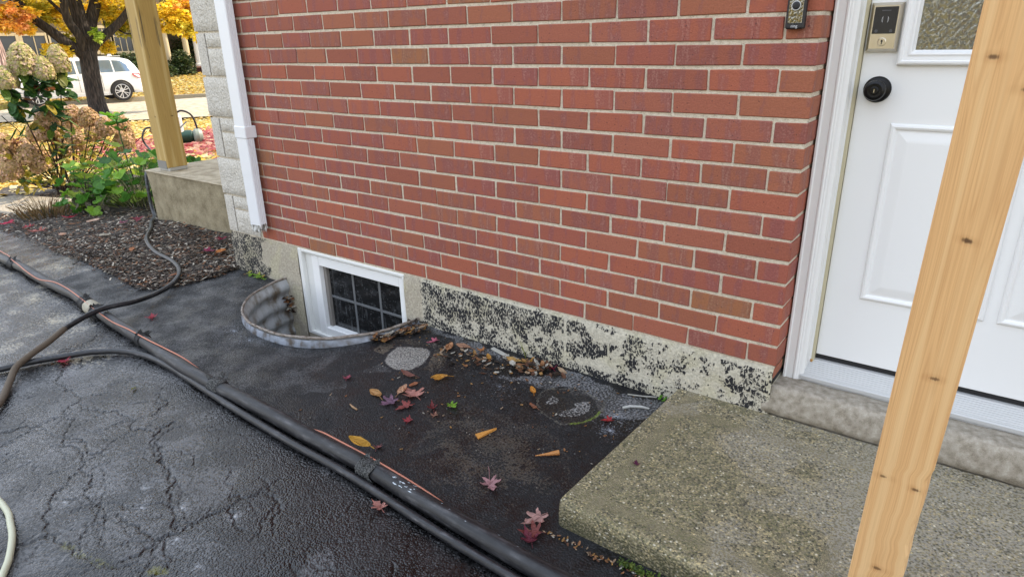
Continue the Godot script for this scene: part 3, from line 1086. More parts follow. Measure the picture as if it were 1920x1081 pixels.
func strip(x0: float, x1: float, nx: int, nz: int, za: Callable, zb: Callable, lift: float, marks: Vector4) -> ArrayMesh:
	var b := MB.new()
	b.uvf = func(p: Vector3) -> Vector2: return Vector2(p.x, p.z)
	b.uvf2 = func(p: Vector3) -> Vector2: return Vector2(clampf((p.x - marks.x) / marks.z, 0.001, 0.999), clampf((p.z - marks.y) / marks.w, 0.001, 0.999))
	var rows := []
	for j in nz + 1:
		var row := []
		for i in nx + 1:
			var x := lerpf(x0, x1, float(i) / nx)
			var z := lerpf(za.call(x), zb.call(x), float(j) / nz)
			row.append(Vector3(x, gnd(x, z) + lift, z))
		rows.append(row)
	b.grid(rows, false, true)
	return b.mesh()


var hose_line := vv([-9.0, 0.1, -5.6, 0.52, -4.837, 0.616, -4.486, 0.664, -3.850, 0.709, -3.250, 0.730, -2.882, 0.762, -2.618, 0.786, -2.418, 0.801, -2.214, 0.825, -1.983, 0.838, -1.512, 0.846, -1.040, 0.863, -0.746, 0.880, -0.554, 0.895, -0.388, 0.904, -0.224, 0.911, 0.1, 0.93, 1.0, 0.98])
var bed_line := vv([-7.6, 0.14, -6.3, 0.15, -5.6, 0.28, -5.2, 0.31, -4.66, 0.34, -4.07, 0.40, -3.72, 0.40, -3.36, 0.43, -3.10, 0.45, -2.98, 0.34, -2.93, 0.10, -2.90, 0.02])


func well_front(x: float) -> float:         # outer line of the window well
	var u := clampf(absf((x + 2.012) / 0.486), 0.0, 1.0)
	return 0.474 * pow(maxf(1.0 - pow(u, 2.1), 0.0), 1.0 / 2.1)


func ground() -> void:
	var b := MB.new()
	var xs := []
	var zs := []
	var at := -130.0
	while at < 60.0:
		xs.append(at)
		at += 6.0 if at < -45.0 else (1.0 if at < -7.5 else (0.5 if at < 9.0 else 8.0))
	at = -110.0
	while at < 90.0:
		zs.append(at)
		at += 6.0 if at < -32.0 else (1.0 if at < -10.0 else (0.5 if at < 4.0 else 6.0))
	var rows := []
	for z in zs:
		var row := []
		for x in xs:
			var y := gnd(x, z) - 0.03
			if x < -9.5 or z < -1.5:
				y += wavy.get_noise_2d(x * 30.0 + 99.0, z * 30.0) * 0.06
			if x > -4.0 and x < 9.0 and z > -11.0 and z < 0.6:
				y = -1.6
			row.append(Vector3(x, y, z))
		rows.append(row)
	b.grid(rows, false, true)
	struct("ground", b.mesh(), M.lawn)
	var edge := func(x: float) -> float: return lerp_list(hose_line, x)
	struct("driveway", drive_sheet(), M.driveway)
	var inner := func(x: float) -> float:
		if x > -2.50 and x < -1.524:
			return well_front(x) + 0.004
		if x < -2.88:
			return lerp_list(bed_line, x) - 0.08
		return 0.0
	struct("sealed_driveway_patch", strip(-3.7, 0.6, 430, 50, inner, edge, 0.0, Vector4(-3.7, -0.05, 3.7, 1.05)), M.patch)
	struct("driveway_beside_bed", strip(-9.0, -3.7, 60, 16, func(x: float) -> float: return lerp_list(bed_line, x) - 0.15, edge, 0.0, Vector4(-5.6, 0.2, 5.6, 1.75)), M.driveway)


func house() -> void:
	var hs := thing("brick_house", "red brick house wall with pale mortar above a flaking black and cream foundation", "house")
	# bricks: 19 courses one by one, the courses above the picture joined
	var above := MB.new()
	for k in 70:
		var x := 0.0
		var first := true
		while x > -2.655:
			var wide: float = L
			if first:
				wide = 0.0945 if k % 2 == 0 else L + 0.002
			first = false
			var joint := rf(0.0060, 0.0092)
			var x1 := maxf(x - wide + joint + rf(-0.0015, 0.0015), -2.66)
			if x - x1 > 0.012:
				var lo := Vector3(x1, k * H + 0.0051 + rf(-0.0012, 0.0012), -0.095 if x < -0.001 else -0.125)
				var hi := Vector3(x, (k + 1) * H - 0.0051 + rf(-0.0012, 0.0012), rf(-0.0012, 0.0012))
				var ctr := (lo + hi) / 2.0
				var jig := []
				for q in 8:
					jig.append(Vector3(rf(-0.0014, 0.0014), rf(-0.0014, 0.0014), rf(-0.0012, 0.0004)))
				if rng.randf() < 0.08:      # a chipped corner
					jig[4 + rng.randi_range(0, 3)] += Vector3(rf(-0.002, 0.002), rf(-0.0015, 0.0015), -0.0018)
				if k < 19:
					var b := MB.new()
					b.box(lo - ctr, hi - ctr, 0.0022, jig)
					put("brick", b.mesh(), M.bricks[rng.randi_range(0, 23)] if rng.randf() > 0.03 else M.ochre, hs, ctr)
				else:
					above.box(lo, hi)
			x -= wide
	var low := MB.new()
	low.box(Vector3(-0.029, -0.016, -0.047), Vector3(0.029, 0.016, 0.047), 0.002)
	put("brick", low.mesh(), M.bricks[5], hs, Vector3(-0.031, -0.022, -0.049))
	put("upper_brickwork", above.mesh(), M.bricks[0], hs).set_meta("kind", "stuff")
	var beyond := MB.new()              # brickwork on the far side of the door, out of the picture
	for k in range(-1, 44):
		var x := 1.0
		while x < 3.2:
			var wide: float = L * (0.5 if x < 1.01 and k % 2 == 0 else 1.0)
			beyond.box(Vector3(x, k * H + 0.0051, -0.095), Vector3(x + wide - 0.0085, (k + 1) * H - 0.0051, rf(-0.001, 0.001)))
			x += wide
	put("brickwork_beyond_door", beyond.mesh(), M.bricks[2], hs).set_meta("kind", "stuff")
	var b := MB.new()
	b.box(Vector3(-2.94, -0.012, -0.15), Vector3(-0.0040, 5.4, -0.0046))
	put("mortar", b.mesh(), M.mortar, hs)
	# the body of the house behind its facing; openings for the cellar window and the door
	b = MB.new()
	b.box(Vector3(-2.94, 0.0, -9.0), Vector3(7.0, 5.4, -0.20))
	b.box(Vector3(1.02, -0.6, -0.2), Vector3(7.0, 5.4, -0.01))
	b.box(Vector3(-0.02, 2.12, -0.2), Vector3(1.02, 5.4, -0.01))
	b.box(Vector3(-2.9, -1.2, -9.0), Vector3(7.0, 0.0, -1.3))
	b.box(Vector3(-1.5, -1.2, -1.3), Vector3(7.0, 0.0, -0.25))
	put("wall", b.mesh(), M.mortar, hs)
	b = MB.new()
	b.face([Vector3(-3.3, 5.35, 0.5), Vector3(7.4, 5.35, 0.5), Vector3(7.4, 7.4, -4.4), Vector3(-3.3, 7.4, -4.4)], Vector3(0, 1, 1))
	b.face([Vector3(-3.3, 5.35, -9.4), Vector3(7.4, 5.35, -9.4), Vector3(7.4, 7.4, -4.4), Vector3(-3.3, 7.4, -4.4)], Vector3(0, 1, -1))
	b.face([Vector3(-3.3, 5.33, 0.5), Vector3(7.4, 5.33, 0.5), Vector3(7.4, 5.33, -9.4), Vector3(-3.3, 5.33, -9.4)], Vector3.DOWN)
	put("roof", b.mesh(), M.dark, hs)
	# foundation faces (pictured by position along the wall), with returns at the window
	b = MB.new()
	b.uvf = func(p: Vector3) -> Vector2: return Vector2((p.x + 2.96) / 2.96, clampf(-p.y / 0.5, 0.002, 0.998))
	for r in [[-2.955, -2.365], [-1.606, -0.004]]:
		var rows := []
		for j in 15:
			var row := []
			for i in 61:
				var x := lerpf(r[0], r[1], i / 60.0)
				var y := lerpf(-0.002, -0.62 if r[0] < -2.0 else -0.34, j / 14.0)
				var zz := 0.003 + wavy.get_noise_2d(x * 500.0, y * 500.0) * 0.004 - (0.006 if j == 0 else 0.0)
				row.append(Vector3(x, y, zz))
			rows.append(row)
		b.grid(rows, false, true)
		b.box(Vector3(r[0], -1.2, -0.25), Vector3(r[1], -0.002, -0.012))
	b.box(Vector3(-2.365, -1.2, -0.25), Vector3(-1.606, -0.475, -0.004))
	put("foundation", b.mesh(), M.foundation, hs)
	# corner stones: one deep block, then a sawn end with two rough pieces beside it
	var y := 0.004
	var k := 0
	while y < 5.0:
		var hh := 0.201 if k % 2 else 0.209
		if k < 8:
			if k % 2 == 0:
				corner_stone(hs, -2.957, -2.880, y, y + hh - 0.010, M.sawn, 0.001)
				corner_stone(hs, -2.872, -2.668, y, y + 0.126, M.stone, 0.006)
				corner_stone(hs, -2.872, -2.668, y + 0.136, y + hh - 0.010, M.stone, 0.006)
			else:
				corner_stone(hs, -2.962, -2.668, y, y + hh - 0.010, M.stone, 0.007)
		y += hh
		k += 1
	b = MB.new()
	b.box(Vector3(-2.96, 1.645, -0.2), Vector3(-2.668, 5.4, 0.0))
	put("upper_corner", b.mesh(), M.stone, hs)


func corner_stone(hs: Node3D, xa: float, xb: float, ya: float, yb: float, m: Material, proud: float) -> void:
	var b := MB.new()
	var nx := maxi(3, int((xb - xa) / 0.022))
	var ny := maxi(3, int((yb - ya) / 0.022))
	var rows := []
	var ctr := Vector3((xa + xb) / 2, (ya + yb) / 2, 0.0)
	for j in ny + 1:
		var row := []
		for i in nx + 1:
			var x := lerpf(xa, xb, float(i) / nx)
			var y := lerpf(yb, ya, float(j) / ny)
			var rim := 1.0 if i == 0 or j == 0 or i == nx or j == ny else 0.0
			row.append(Vector3(x, y, 0.004 + (proud + wavy.get_noise_2d(x * 900.0, y * 900.0 + 50.0) * proud * 0.9) * (1.0 - rim) - rim * 0.004 + rf(-0.0008, 0.0008) * (1.0 - rim)) - ctr)
		rows.append(row)
	b.grid(rows, false, true)
	b.box(Vector3(xa, ya, -0.19) - ctr, Vector3(xb, yb, -0.0035) - ctr)
	put("corner_stone", b.mesh(), m, hs, ctr)


func basement_window() -> void:
	var w := thing("basement_window", "white vinyl basement slider window with dusty glass and a grid, sunk behind the metal well", "window", Vector3(-1.985, -0.24, 0))
	var o := Vector3(-1.985, -0.24, 0)
	var b := MB.new()
	b.box(Vector3(-2.363, -0.475, -0.12) - o, Vector3(-2.335, -0.004, 0.001) - o, 0.003)
	b.box(Vector3(-2.335, -0.020, -0.12) - o, Vector3(-1.608, -0.004, 0.000) - o, 0.003)
	b.box(Vector3(-1.622, -0.475, -0.12) - o, Vector3(-1.608, -0.020, -0.001) - o, 0.002)
	b.box(Vector3(-2.335, -0.475, -0.12) - o, Vector3(-1.622, -0.458, 0.0) - o, 0.002)
	put("frame", b.mesh(), M.vinyl, w)
	b = MB.new()
	b.box(Vector3(-2.335, -0.458, -0.12) - o, Vector3(-2.275, -0.020, -0.022) - o, 0.002)
	b.box(Vector3(-2.275, -0.030, -0.12) - o, Vector3(-1.622, -0.020, -0.02) - o)
	put("track", b.mesh(), M.vinyl, w)
	b = MB.new()
	b.box(Vector3(-2.275, -0.458, -0.11) - o, Vector3(-2.222, -0.030, -0.012) - o, 0.003)
	b.box(Vector3(-2.222, -0.078, -0.11) - o, Vector3(-1.655, -0.030, -0.013) - o, 0.003)
	b.box(Vector3(-1.655, -0.458, -0.11) - o, Vector3(-1.622, -0.030, -0.012) - o, 0.003)
	b.box(Vector3(-2.222, -0.458, -0.11) - o, Vector3(-1.655, -0.415, -0.013) - o, 0.003)
	put("sash", b.mesh(), M.white, w)
	b = MB.new()
	b.box(Vector3(-2.222, -0.415, -0.11) - o, Vector3(-2.200, -0.078, -0.036) - o, 0.002)
	put("inner_stop", b.mesh(), mat(lin(0.22, 0.20, 0.18), 0.7), w)
	b = MB.new()
	b.uvf = func(p: Vector3) -> Vector2: return Vector2((p.x + 0.26) / 0.62, -(p.y - 0.17) / 0.36)
	b.box(Vector3(-2.20, -0.415, -0.062) - o, Vector3(-1.655, -0.078, -0.054) - o)
	put("pane", b.mesh(), M.cellar, w)
	var gm := mat(lin(0.125, 0.13, 0.135), 0.6)
	for q in [[-2.025, -0.415, -2.011, -0.078], [-1.838, -0.415, -1.824, -0.078], [-2.198, -0.254, -2.026, -0.241], [-2.010, -0.254, -1.839, -0.241], [-1.823, -0.254, -1.655, -0.241]]:
		b = MB.new()
		b.box(Vector3(q[0], q[1], -0.053) - o, Vector3(q[2], q[3], -0.049) - o, 0.001)
		put("muntin", b.mesh(), gm, w)


func well_point(a: float, grow: float) -> Vector2:
	var c := cos(a)
	var s := sin(a)
	return Vector2(-2.012 - (0.472 + grow) * signf(c) * pow(absf(c), 0.952), (0.460 + grow) * pow(absf(s), 0.952))


func window_well() -> void:
	var w := thing("window_well", "rusty corrugated galvanised steel window well sunk in the asphalt", "window well", Vector3(-2.02, -0.2, 0.0))
	var o := Vector3(-2.02, -0.2, 0.0)
	var shell := MB.new()
	for side in 2:
		var rows := []
		for j in 61:
			var y := -0.197 - 0.62 * j / 60.0
			var wave := 0.0095 * cos((y + 0.197) * TAU / 0.088) + (0.003 if side else 0.0)
			var row := []
			for i in 49:
				var p := well_point(PI * i / 48.0, wave)
				row.append(Vector3(p.x, y, p.y) - o)
			rows.append(row)
		shell.grid(rows, false, side == 1)
	put("shell", shell.mesh(), M.galvanised, w)
	var path := []
	for i in 61:
		var p := well_point(PI * i / 60.0, 0.011)
		path.append(Vector3(p.x, -0.194 + 0.004 * sin(i * 0.7) * 0.4, p.y) - o)
	var b := MB.new()
	b.tube(path, 0.0062, 10)
	put("rolled_rim", b.mesh(), M.rim, w)
	b = MB.new()
	var rows := []
	for j in 4:
		var row := []
		for i in 61:
			var p := well_point(PI * i / 60.0, 0.012 + 0.008 * sin(j * 1.1))
			row.append(Vector3(p.x, -0.205 - 0.024 * j, p.y) - o)
		rows.append(row)
	b.grid(rows, false, true)
	put("outer_band", b.mesh(), M.band, w)
	b = MB.new()
	var poly := PackedVector2Array()
	for i in 33:
		var p := well_point(PI * i / 32.0, 0.0)
		poly.append(Vector2(p.x, p.y))
	b.flat_poly(poly, -0.70)
	struct("well_floor", b.mesh(), M.soil)


# a raised frame of stepped moulding on the door face: ring of rectangles from outside in, [inset, height]
func moulding(xa: float, xb: float, ya: float, yb: float, z: float, prof: Array, fill := true) -> ArrayMesh:
	var b := MB.new()
	for k in prof.size() - 1:
		var p: Vector2 = prof[k]
		var q: Vector2 = prof[k + 1]
		var a := [Vector3(xa + p.x, ya + p.x, z + p.y), Vector3(xb - p.x, ya + p.x, z + p.y), Vector3(xb - p.x, yb - p.x, z + p.y), Vector3(xa + p.x, yb - p.x, z + p.y)]
		var c := [Vector3(xa + q.x, ya + q.x, z + q.y), Vector3(xb - q.x, ya + q.x, z + q.y), Vector3(xb - q.x, yb - q.x, z + q.y), Vector3(xa + q.x, yb - q.x, z + q.y)]
		for s in 4:
			var t := (s + 1) % 4
			var hint := Vector3(0, 0, 1)
			b.face([a[s], a[t], c[t], c[s]], hint if absf(q.x - p.x) > 0.0005 else (a[s] + a[t]) / 2.0 - Vector3((xa + xb) / 2, (ya + yb) / 2, z))
	if fill:
		var q: Vector2 = prof[-1]
		b.face([Vector3(xa + q.x, ya + q.x, z + q.y), Vector3(xb - q.x, ya + q.x, z + q.y), Vector3(xb - q.x, yb - q.x, z + q.y), Vector3(xa + q.x, yb - q.x, z + q.y)], Vector3(0, 0, 1))
	return b.mesh()


func door() -> void:
	var dz := -0.165
	var fr := thing("door_frame", "white moulded door casing and jamb beside the brick corner", "door frame", Vector3(0.04, -0.07, -0.1))
	var o := fr.position
	for side in 2:
		var b := MB.new()
		# brick-mould profile in (x, z), swept upright
		var prof := vv([0.0025, -0.20, 0.0025, -0.102, 0.005, -0.096, 0.010, -0.0955, 0.013, -0.099, 0.033, -0.099, 0.036, -0.096, 0.040, -0.0955, 0.043, -0.0985, 0.047, -0.0990, 0.050, -0.102, 0.055, -0.103, 0.060, -0.106, 0.064, -0.109, 0.066, -0.150, 0.076, -0.151, 0.076, -0.20])
		var lower := []
		var upper := []
		for p in prof:
			var x: float = p.x if side == 0 else 1.0 - p.x
			lower.append(Vector3(x, -0.0715, p.y) - o)
			upper.append(Vector3(x, 2.12, p.y) - o)
		for k in prof.size() - 1:
			var dn := Vector3(-(prof[k + 1].y - prof[k].y), 0, prof[k + 1].x - prof[k].x)
			if side == 1:
				dn.x = -dn.x
			b.face([lower[k], lower[k + 1], upper[k + 1], upper[k]], dn)
		put("casing", b.mesh(), M.trim, fr)
	var b := MB.new()
	b.box(Vector3(0.0670, -0.020, -0.172) - o, Vector3(0.0790, 2.06, -0.1505) - o, 0.002)
	put("weatherstrip", b.mesh(), M.caulk, fr)
	b = MB.new()
	b.box(Vector3(0.003, 2.05, -0.2) - o, Vector3(0.997, 2.12, -0.097) - o)
	put("head", b.mesh(), M.trim, fr)
	b = MB.new()
	b.box(Vector3(-0.0035, -0.07, -0.2) - o, Vector3(0.0020, 2.1, -0.128) - o)
	put("backing", b.mesh(), M.dark, fr)
	b = MB.new()
	b.box(Vector3(0.067, -0.026, -0.168) - o, Vector3(0.078, -0.0085, -0.149) - o, 0.003)
	put("corner_pad", b.mesh(), mat(lin(0.42, 0.22, 0.07), 0.8), fr)
	# ribbed aluminium threshold
	var sill := thing("door_threshold", "ribbed aluminium threshold under the white door", "threshold", Vector3(0.5, -0.05, -0.14))
	o = sill.position
	b = MB.new()
	var prof := vv([-0.100, -0.062, -0.100, -0.0515, -0.1035, -0.0475])
	for k in 9:
		var z := -0.108 - k * 0.0060
		var y := -0.0470 + k * 0.0041
		prof.append_array(vv([z, y, z - 0.0012, y + 0.0020, z - 0.0036, y + 0.0026, z - 0.0048, y + 0.0022]))
	prof.append(Vector2(-0.2, -0.008))
	for k in prof.size() - 1:
		var p: Vector2 = prof[k]
		var q: Vector2 = prof[k + 1]
		b.face([Vector3(0.054, p.y, p.x) - o, Vector3(0.946, p.y, p.x) - o, Vector3(0.946, q.y, q.x) - o, Vector3(0.054, q.y, q.x) - o], Vector3(0, absf(q.x - p.x) + 0.001, (q.y - p.y)))
	b.box(Vector3(0.054, -0.08, -0.2) - o, Vector3(0.946, -0.057, -0.1045) - o)
	put("ribbed_plate", b.mesh(), M.alu, sill)

	var d := thing("entry_door", "white panelled side door with a textured glass light", "door", Vector3(0.5, 0.0, dz))
	o = d.position
	b = MB.new()
	b.box(Vector3(0.0800, 0.006, dz - 0.030) - o, Vector3(0.9200, 2.05, dz) - o, 0.0015)
	put("slab", b.mesh(), M.white, d)
	b = MB.new()
	b.box(Vector3(0.0800, -0.0105, dz - 0.03) - o, Vector3(0.9200, 0.0055, dz - 0.003) - o, 0.002)
	put("sweep", b.mesh(), M.black, d)
	var pf := vv([0.0, 0.0005, 0.004, 0.006, 0.009, 0.0075, 0.014, 0.0055, 0.018, 0.0015, 0.0225, 0.0012, 0.044, 0.0055, 0.050, 0.0062])
	for px in [[0.175, 0.4855], [0.5145, 0.825]]:
		put("panel", moulding(px[0] - o.x, px[1] - o.x, 0.215 - o.y, 0.732 - o.y, 0.0, pf), M.white, d)
	var lf := vv([0.0, 0.0005, 0.001, 0.012, 0.005, 0.016, 0.010, 0.0165, 0.013, 0.013, 0.022, 0.0125, 0.027, 0.0145, 0.031, 0.0135, 0.034, 0.008, 0.038, 0.003])
	put("light_frame", moulding(0.164 - o.x, 0.836 - o.x, 0.8825 - o.y, 1.92 - o.y, 0.0, lf, false), M.white, d)
	b = MB.new()
	var lines := []
	for j in 241:
		var row := []
		for i in 147:
			var q := Vector2(lerpf(0.2015, 0.7985, i / 146.0), lerpf(0.9200, 1.8825, j / 240.0))
			row.append(Vector3(q.x, q.y, dz + 0.0022 + M.glass_relief.get_noise_2d(q.x * 100.0, q.y * 85.0) * 0.0017) - o)
		lines.append(row)
	b.grid(lines, false, false)
	put("pane", b.mesh(), M.pane, d)
	# round black knob
	var kn := Node3D.new()
	kn.name = "knob"
	kn.position = Vector3(0.1285, 0.8195, dz) - o
	d.add_child(kn)
	b = MB.new()
	b.lathe(Vector3.ZERO, Vector3(0, 0, 1), vv([0.0005, 0.0345, 0.004, 0.0345, 0.008, 0.031, 0.011, 0.022, 0.012, 0.0]), 32)
	put("rosette", b.mesh(), M.knob, kn)
	b = MB.new()
	b.lathe(Vector3.ZERO, Vector3(0, 0, 1), vv([0.010, 0.013, 0.026, 0.013, 0.030, 0.020, 0.036, 0.0262, 0.044, 0.0268, 0.050, 0.0245, 0.0525, 0.0185, 0.0505, 0.0175, 0.0500, 0.0112, 0.0535, 0.0105, 0.0545, 0.0085, 0.0545, 0.0]), 32)
	put("grip", b.mesh(), M.knob, kn)
	b = MB.new()
	b.box(Vector3(-0.0009, -0.0042, 0.0546), Vector3(0.0009, 0.0042, 0.0552))
	put("keyhole", b.mesh(), M.nickel, kn)
	# keypad deadbolt
	var lk := Node3D.new()
	lk.name = "keypad_lock"
	lk.position = Vector3(0.1225, 0.9775, dz) - o
	d.add_child(lk)
	b = MB.new()
	for q in [[0.0375, 0.0605, 0.0005, 0.0375, 0.0605, 0.010], [0.0375, 0.0605, 0.010, 0.030, 0.053, 0.0215]]:
		var a := [Vector3(-q[0], -q[1], q[2]), Vector3(q[0], -q[1], q[2]), Vector3(q[0], q[1], q[2]), Vector3(-q[0], q[1], q[2])]
		var c := [Vector3(-q[3], -q[4], q[5]), Vector3(q[3], -q[4], q[5]), Vector3(q[3], q[4], q[5]), Vector3(-q[3], q[4], q[5])]
		for s in 4:
			b.face([a[s], a[(s + 1) % 4], c[(s + 1) % 4], c[s]], (a[s] + a[(s + 1) % 4]) * Vector3(1, 1, 0) + Vector3(0, 0, 0.01))
	b.face([Vector3(-0.030, -0.053, 0.0215), Vector3(0.030, -0.053, 0.0215), Vector3(0.030, 0.053, 0.0215), Vector3(-0.030, 0.053, 0.0215)], Vector3(0, 0, 1))
	put("escutcheon", b.mesh(), M.nickel, lk)
	b = MB.new()
	b.box(Vector3(-0.0275, -0.016, 0.020), Vector3(0.0275, 0.050, 0.0228), 0.001)
	put("screen", b.mesh(), M.screen, lk)
	b = MB.new()
	b.lathe(Vector3(0, -0.036, 0.0215), Vector3(0, 0, 1), vv([0.0, 0.0105, 0.0018, 0.0105, 0.0024, 0.0092, 0.0012, 0.0090, 0.0012, 0.0]), 24)
	put("key_cylinder", b.mesh(), M.nickel, lk)
	b = MB.new()
	b.box(Vector3(-0.0011, -0.042, 0.0228), Vector3(0.0011, -0.031, 0.0235))
	b.lathe(Vector3(0, -0.034, 0.0226), Vector3(0, 0, 1), vv([0.0, 0.0026, 0.0008, 0.0026, 0.0008, 0.0]), 12)
	put("keyhole", b.mesh(), M.black, lk)
	b = MB.new()                        # two small arcs, side by side
	for sg in [-1.0, 1.0]:
		var rows := [[], []]
		for k in 9:
			var an := -1.1 + 2.2 * k / 8.0
			for q in 2:
				var r := 0.0068 + 0.0014 * q
				rows[q].append(Vector3(sg * (0.0035 + cos(an) * r * 0.55), 0.019 + sin(an) * r, 0.0231))
		b.grid(rows)
		var inner := [[], []]
		for k in 9:
			var an := -1.1 + 2.2 * k / 8.0
			for q in 2:
				var r := 0.0040 + 0.0011 * q
				inner[q].append(Vector3(sg * (0.0075 - cos(an) * r * 0.4), 0.019 + sin(an) * r, 0.0231))
		b.grid(inner)
	put("signal_mark", b.mesh(), M.mark, lk)
	b = MB.new()
	b.lathe(Vector3(-0.0175, -0.009, 0.0229), Vector3(0, 0, 1), vv([0.0, 0.0040, 0.0003, 0.0040, 0.0003, 0.0]), 14)
	b.box(Vector3(0.0135, -0.0125, 0.0229), Vector3(0.0205, -0.0075, 0.0232))
	b.box(Vector3(0.0145, -0.0070, 0.0229), Vector3(0.0195, -0.0052, 0.0232))
	b.box(Vector3(-0.0105, 0.0395, 0.0229), Vector3(0.0105, 0.0420, 0.0231))
	put("touch_mark", b.mesh(), M.faint, lk)


func step_and_slab() -> void:
	# concrete step under the door, with a worn rounded lip
	var b := MB.new()
	var prof := vv([-0.012, -0.30, -0.012, -0.159, 0.006, -0.155, 0.007, -0.135, 0.004, -0.100, -0.002, -0.079, -0.008, -0.067, -0.018, -0.0625, -0.034, -0.0620, -0.075, -0.066, -0.12, -0.0695, -0.26, -0.070])
	var rows := []
	for i in 61:
		var x := -0.043 + 1.15 * i / 60.0
		var row := []
		for k in prof.size():
			var e := 0.010 if i == 0 else (0.003 if i == 1 else 0.0)
			row.append(Vector3(x + (0.0 if i else 0.002), prof[k].y - e * (0.6 if k > 6 else 0.0) + wavy.get_noise_2d(x * 700.0, k * 40.0) * 0.003, prof[k].x - e * 0.8 + wavy.get_noise_2d(x * 500.0, k * 60.0 + 300.0) * 0.004))
		rows.append(row)
	b.grid(rows, false, false)
	b.face(rows[0], Vector3.LEFT)
	struct("concrete_step", b.mesh(), M.concrete, "grey worn concrete step under the white side door")
	# exposed-aggregate slab: rounded front corner, thick edge over the asphalt
	b = MB.new()
	b.uvf = func(p: Vector3) -> Vector2: return Vector2(p.x, p.z - p.y) * 1.85
	b.uvf2 = func(p: Vector3) -> Vector2: return Vector2(clampf((p.x + 0.4) / 2.0, 0.001, 0.999), clampf(p.z - (p.y + 0.165), 0.001, 0.999))
	var outline := []
	outline.append(Vector2(-0.306, 0.001))
	outline.append(Vector2(-0.337, 0.695))
	for k in 8:
		var a := PI - k / 7.0 * PI / 2.0
		outline.append(Vector2(-0.313 + cos(a) * 0.024, 0.706 + sin(a) * 0.024))
	outline.append(Vector2(0.20, 0.748))
	outline.append(Vector2(1.6, 0.775))
	var fine := []
	for k in outline.size() - 1:
		var n := maxi(1, int(outline[k].distance_to(outline[k + 1]) / 0.03))
		for q in n:
			fine.append(outline[k].lerp(outline[k + 1], float(q) / n))
	fine.append(outline[-1])
	rows = []
	var top := func(p: Vector2) -> float: return -0.1625 - 0.006 * p.y / 0.7
	for s in [[0.0, 0.0], [0.006, 0.0012], [0.011, 0.0042], [0.0145, 0.010], [0.0165, 0.03], [0.016, 0.06], [0.016, 0.2]]:
		var row := []
		for k in fine.size():
			var p: Vector2 = fine[k]
			var tn: Vector2 = (fine[mini(k + 1, fine.size() - 1)] - fine[maxi(k - 1, 0)]).normalized()
			var out := Vector2(-tn.y, tn.x)
			var q: Vector2 = p + out * (s[0] - 0.016) + out * wavy.get_noise_2d(p.x * 300.0 + p.y * 260.0, s[1] * 900.0) * 0.0025
			row.append(Vector3(q.x, top.call(q) - s[1], q.y))
		rows.append(row)
	b.grid(rows, false, true)
	var pg := PackedVector2Array()
	for p in rows[0]:
		pg.append(Vector2(p.x, p.z))
	pg.append(Vector2(1.6, 0.002))
	var ids := Geometry2D.triangulate_polygon(pg)
	var base := b.v.size()
	for p in pg:
		b.vert(Vector3(p.x, top.call(p), p.y), Vector3.UP)
	for k in range(0, ids.size(), 3):
		b.tri(base + ids[k], base + ids[k + 1], base + ids[k + 2])
	b.uvf = null
	struct("concrete_slab", b.mesh(), M.aggregate, "exposed aggregate concrete landing slab in front of the step")


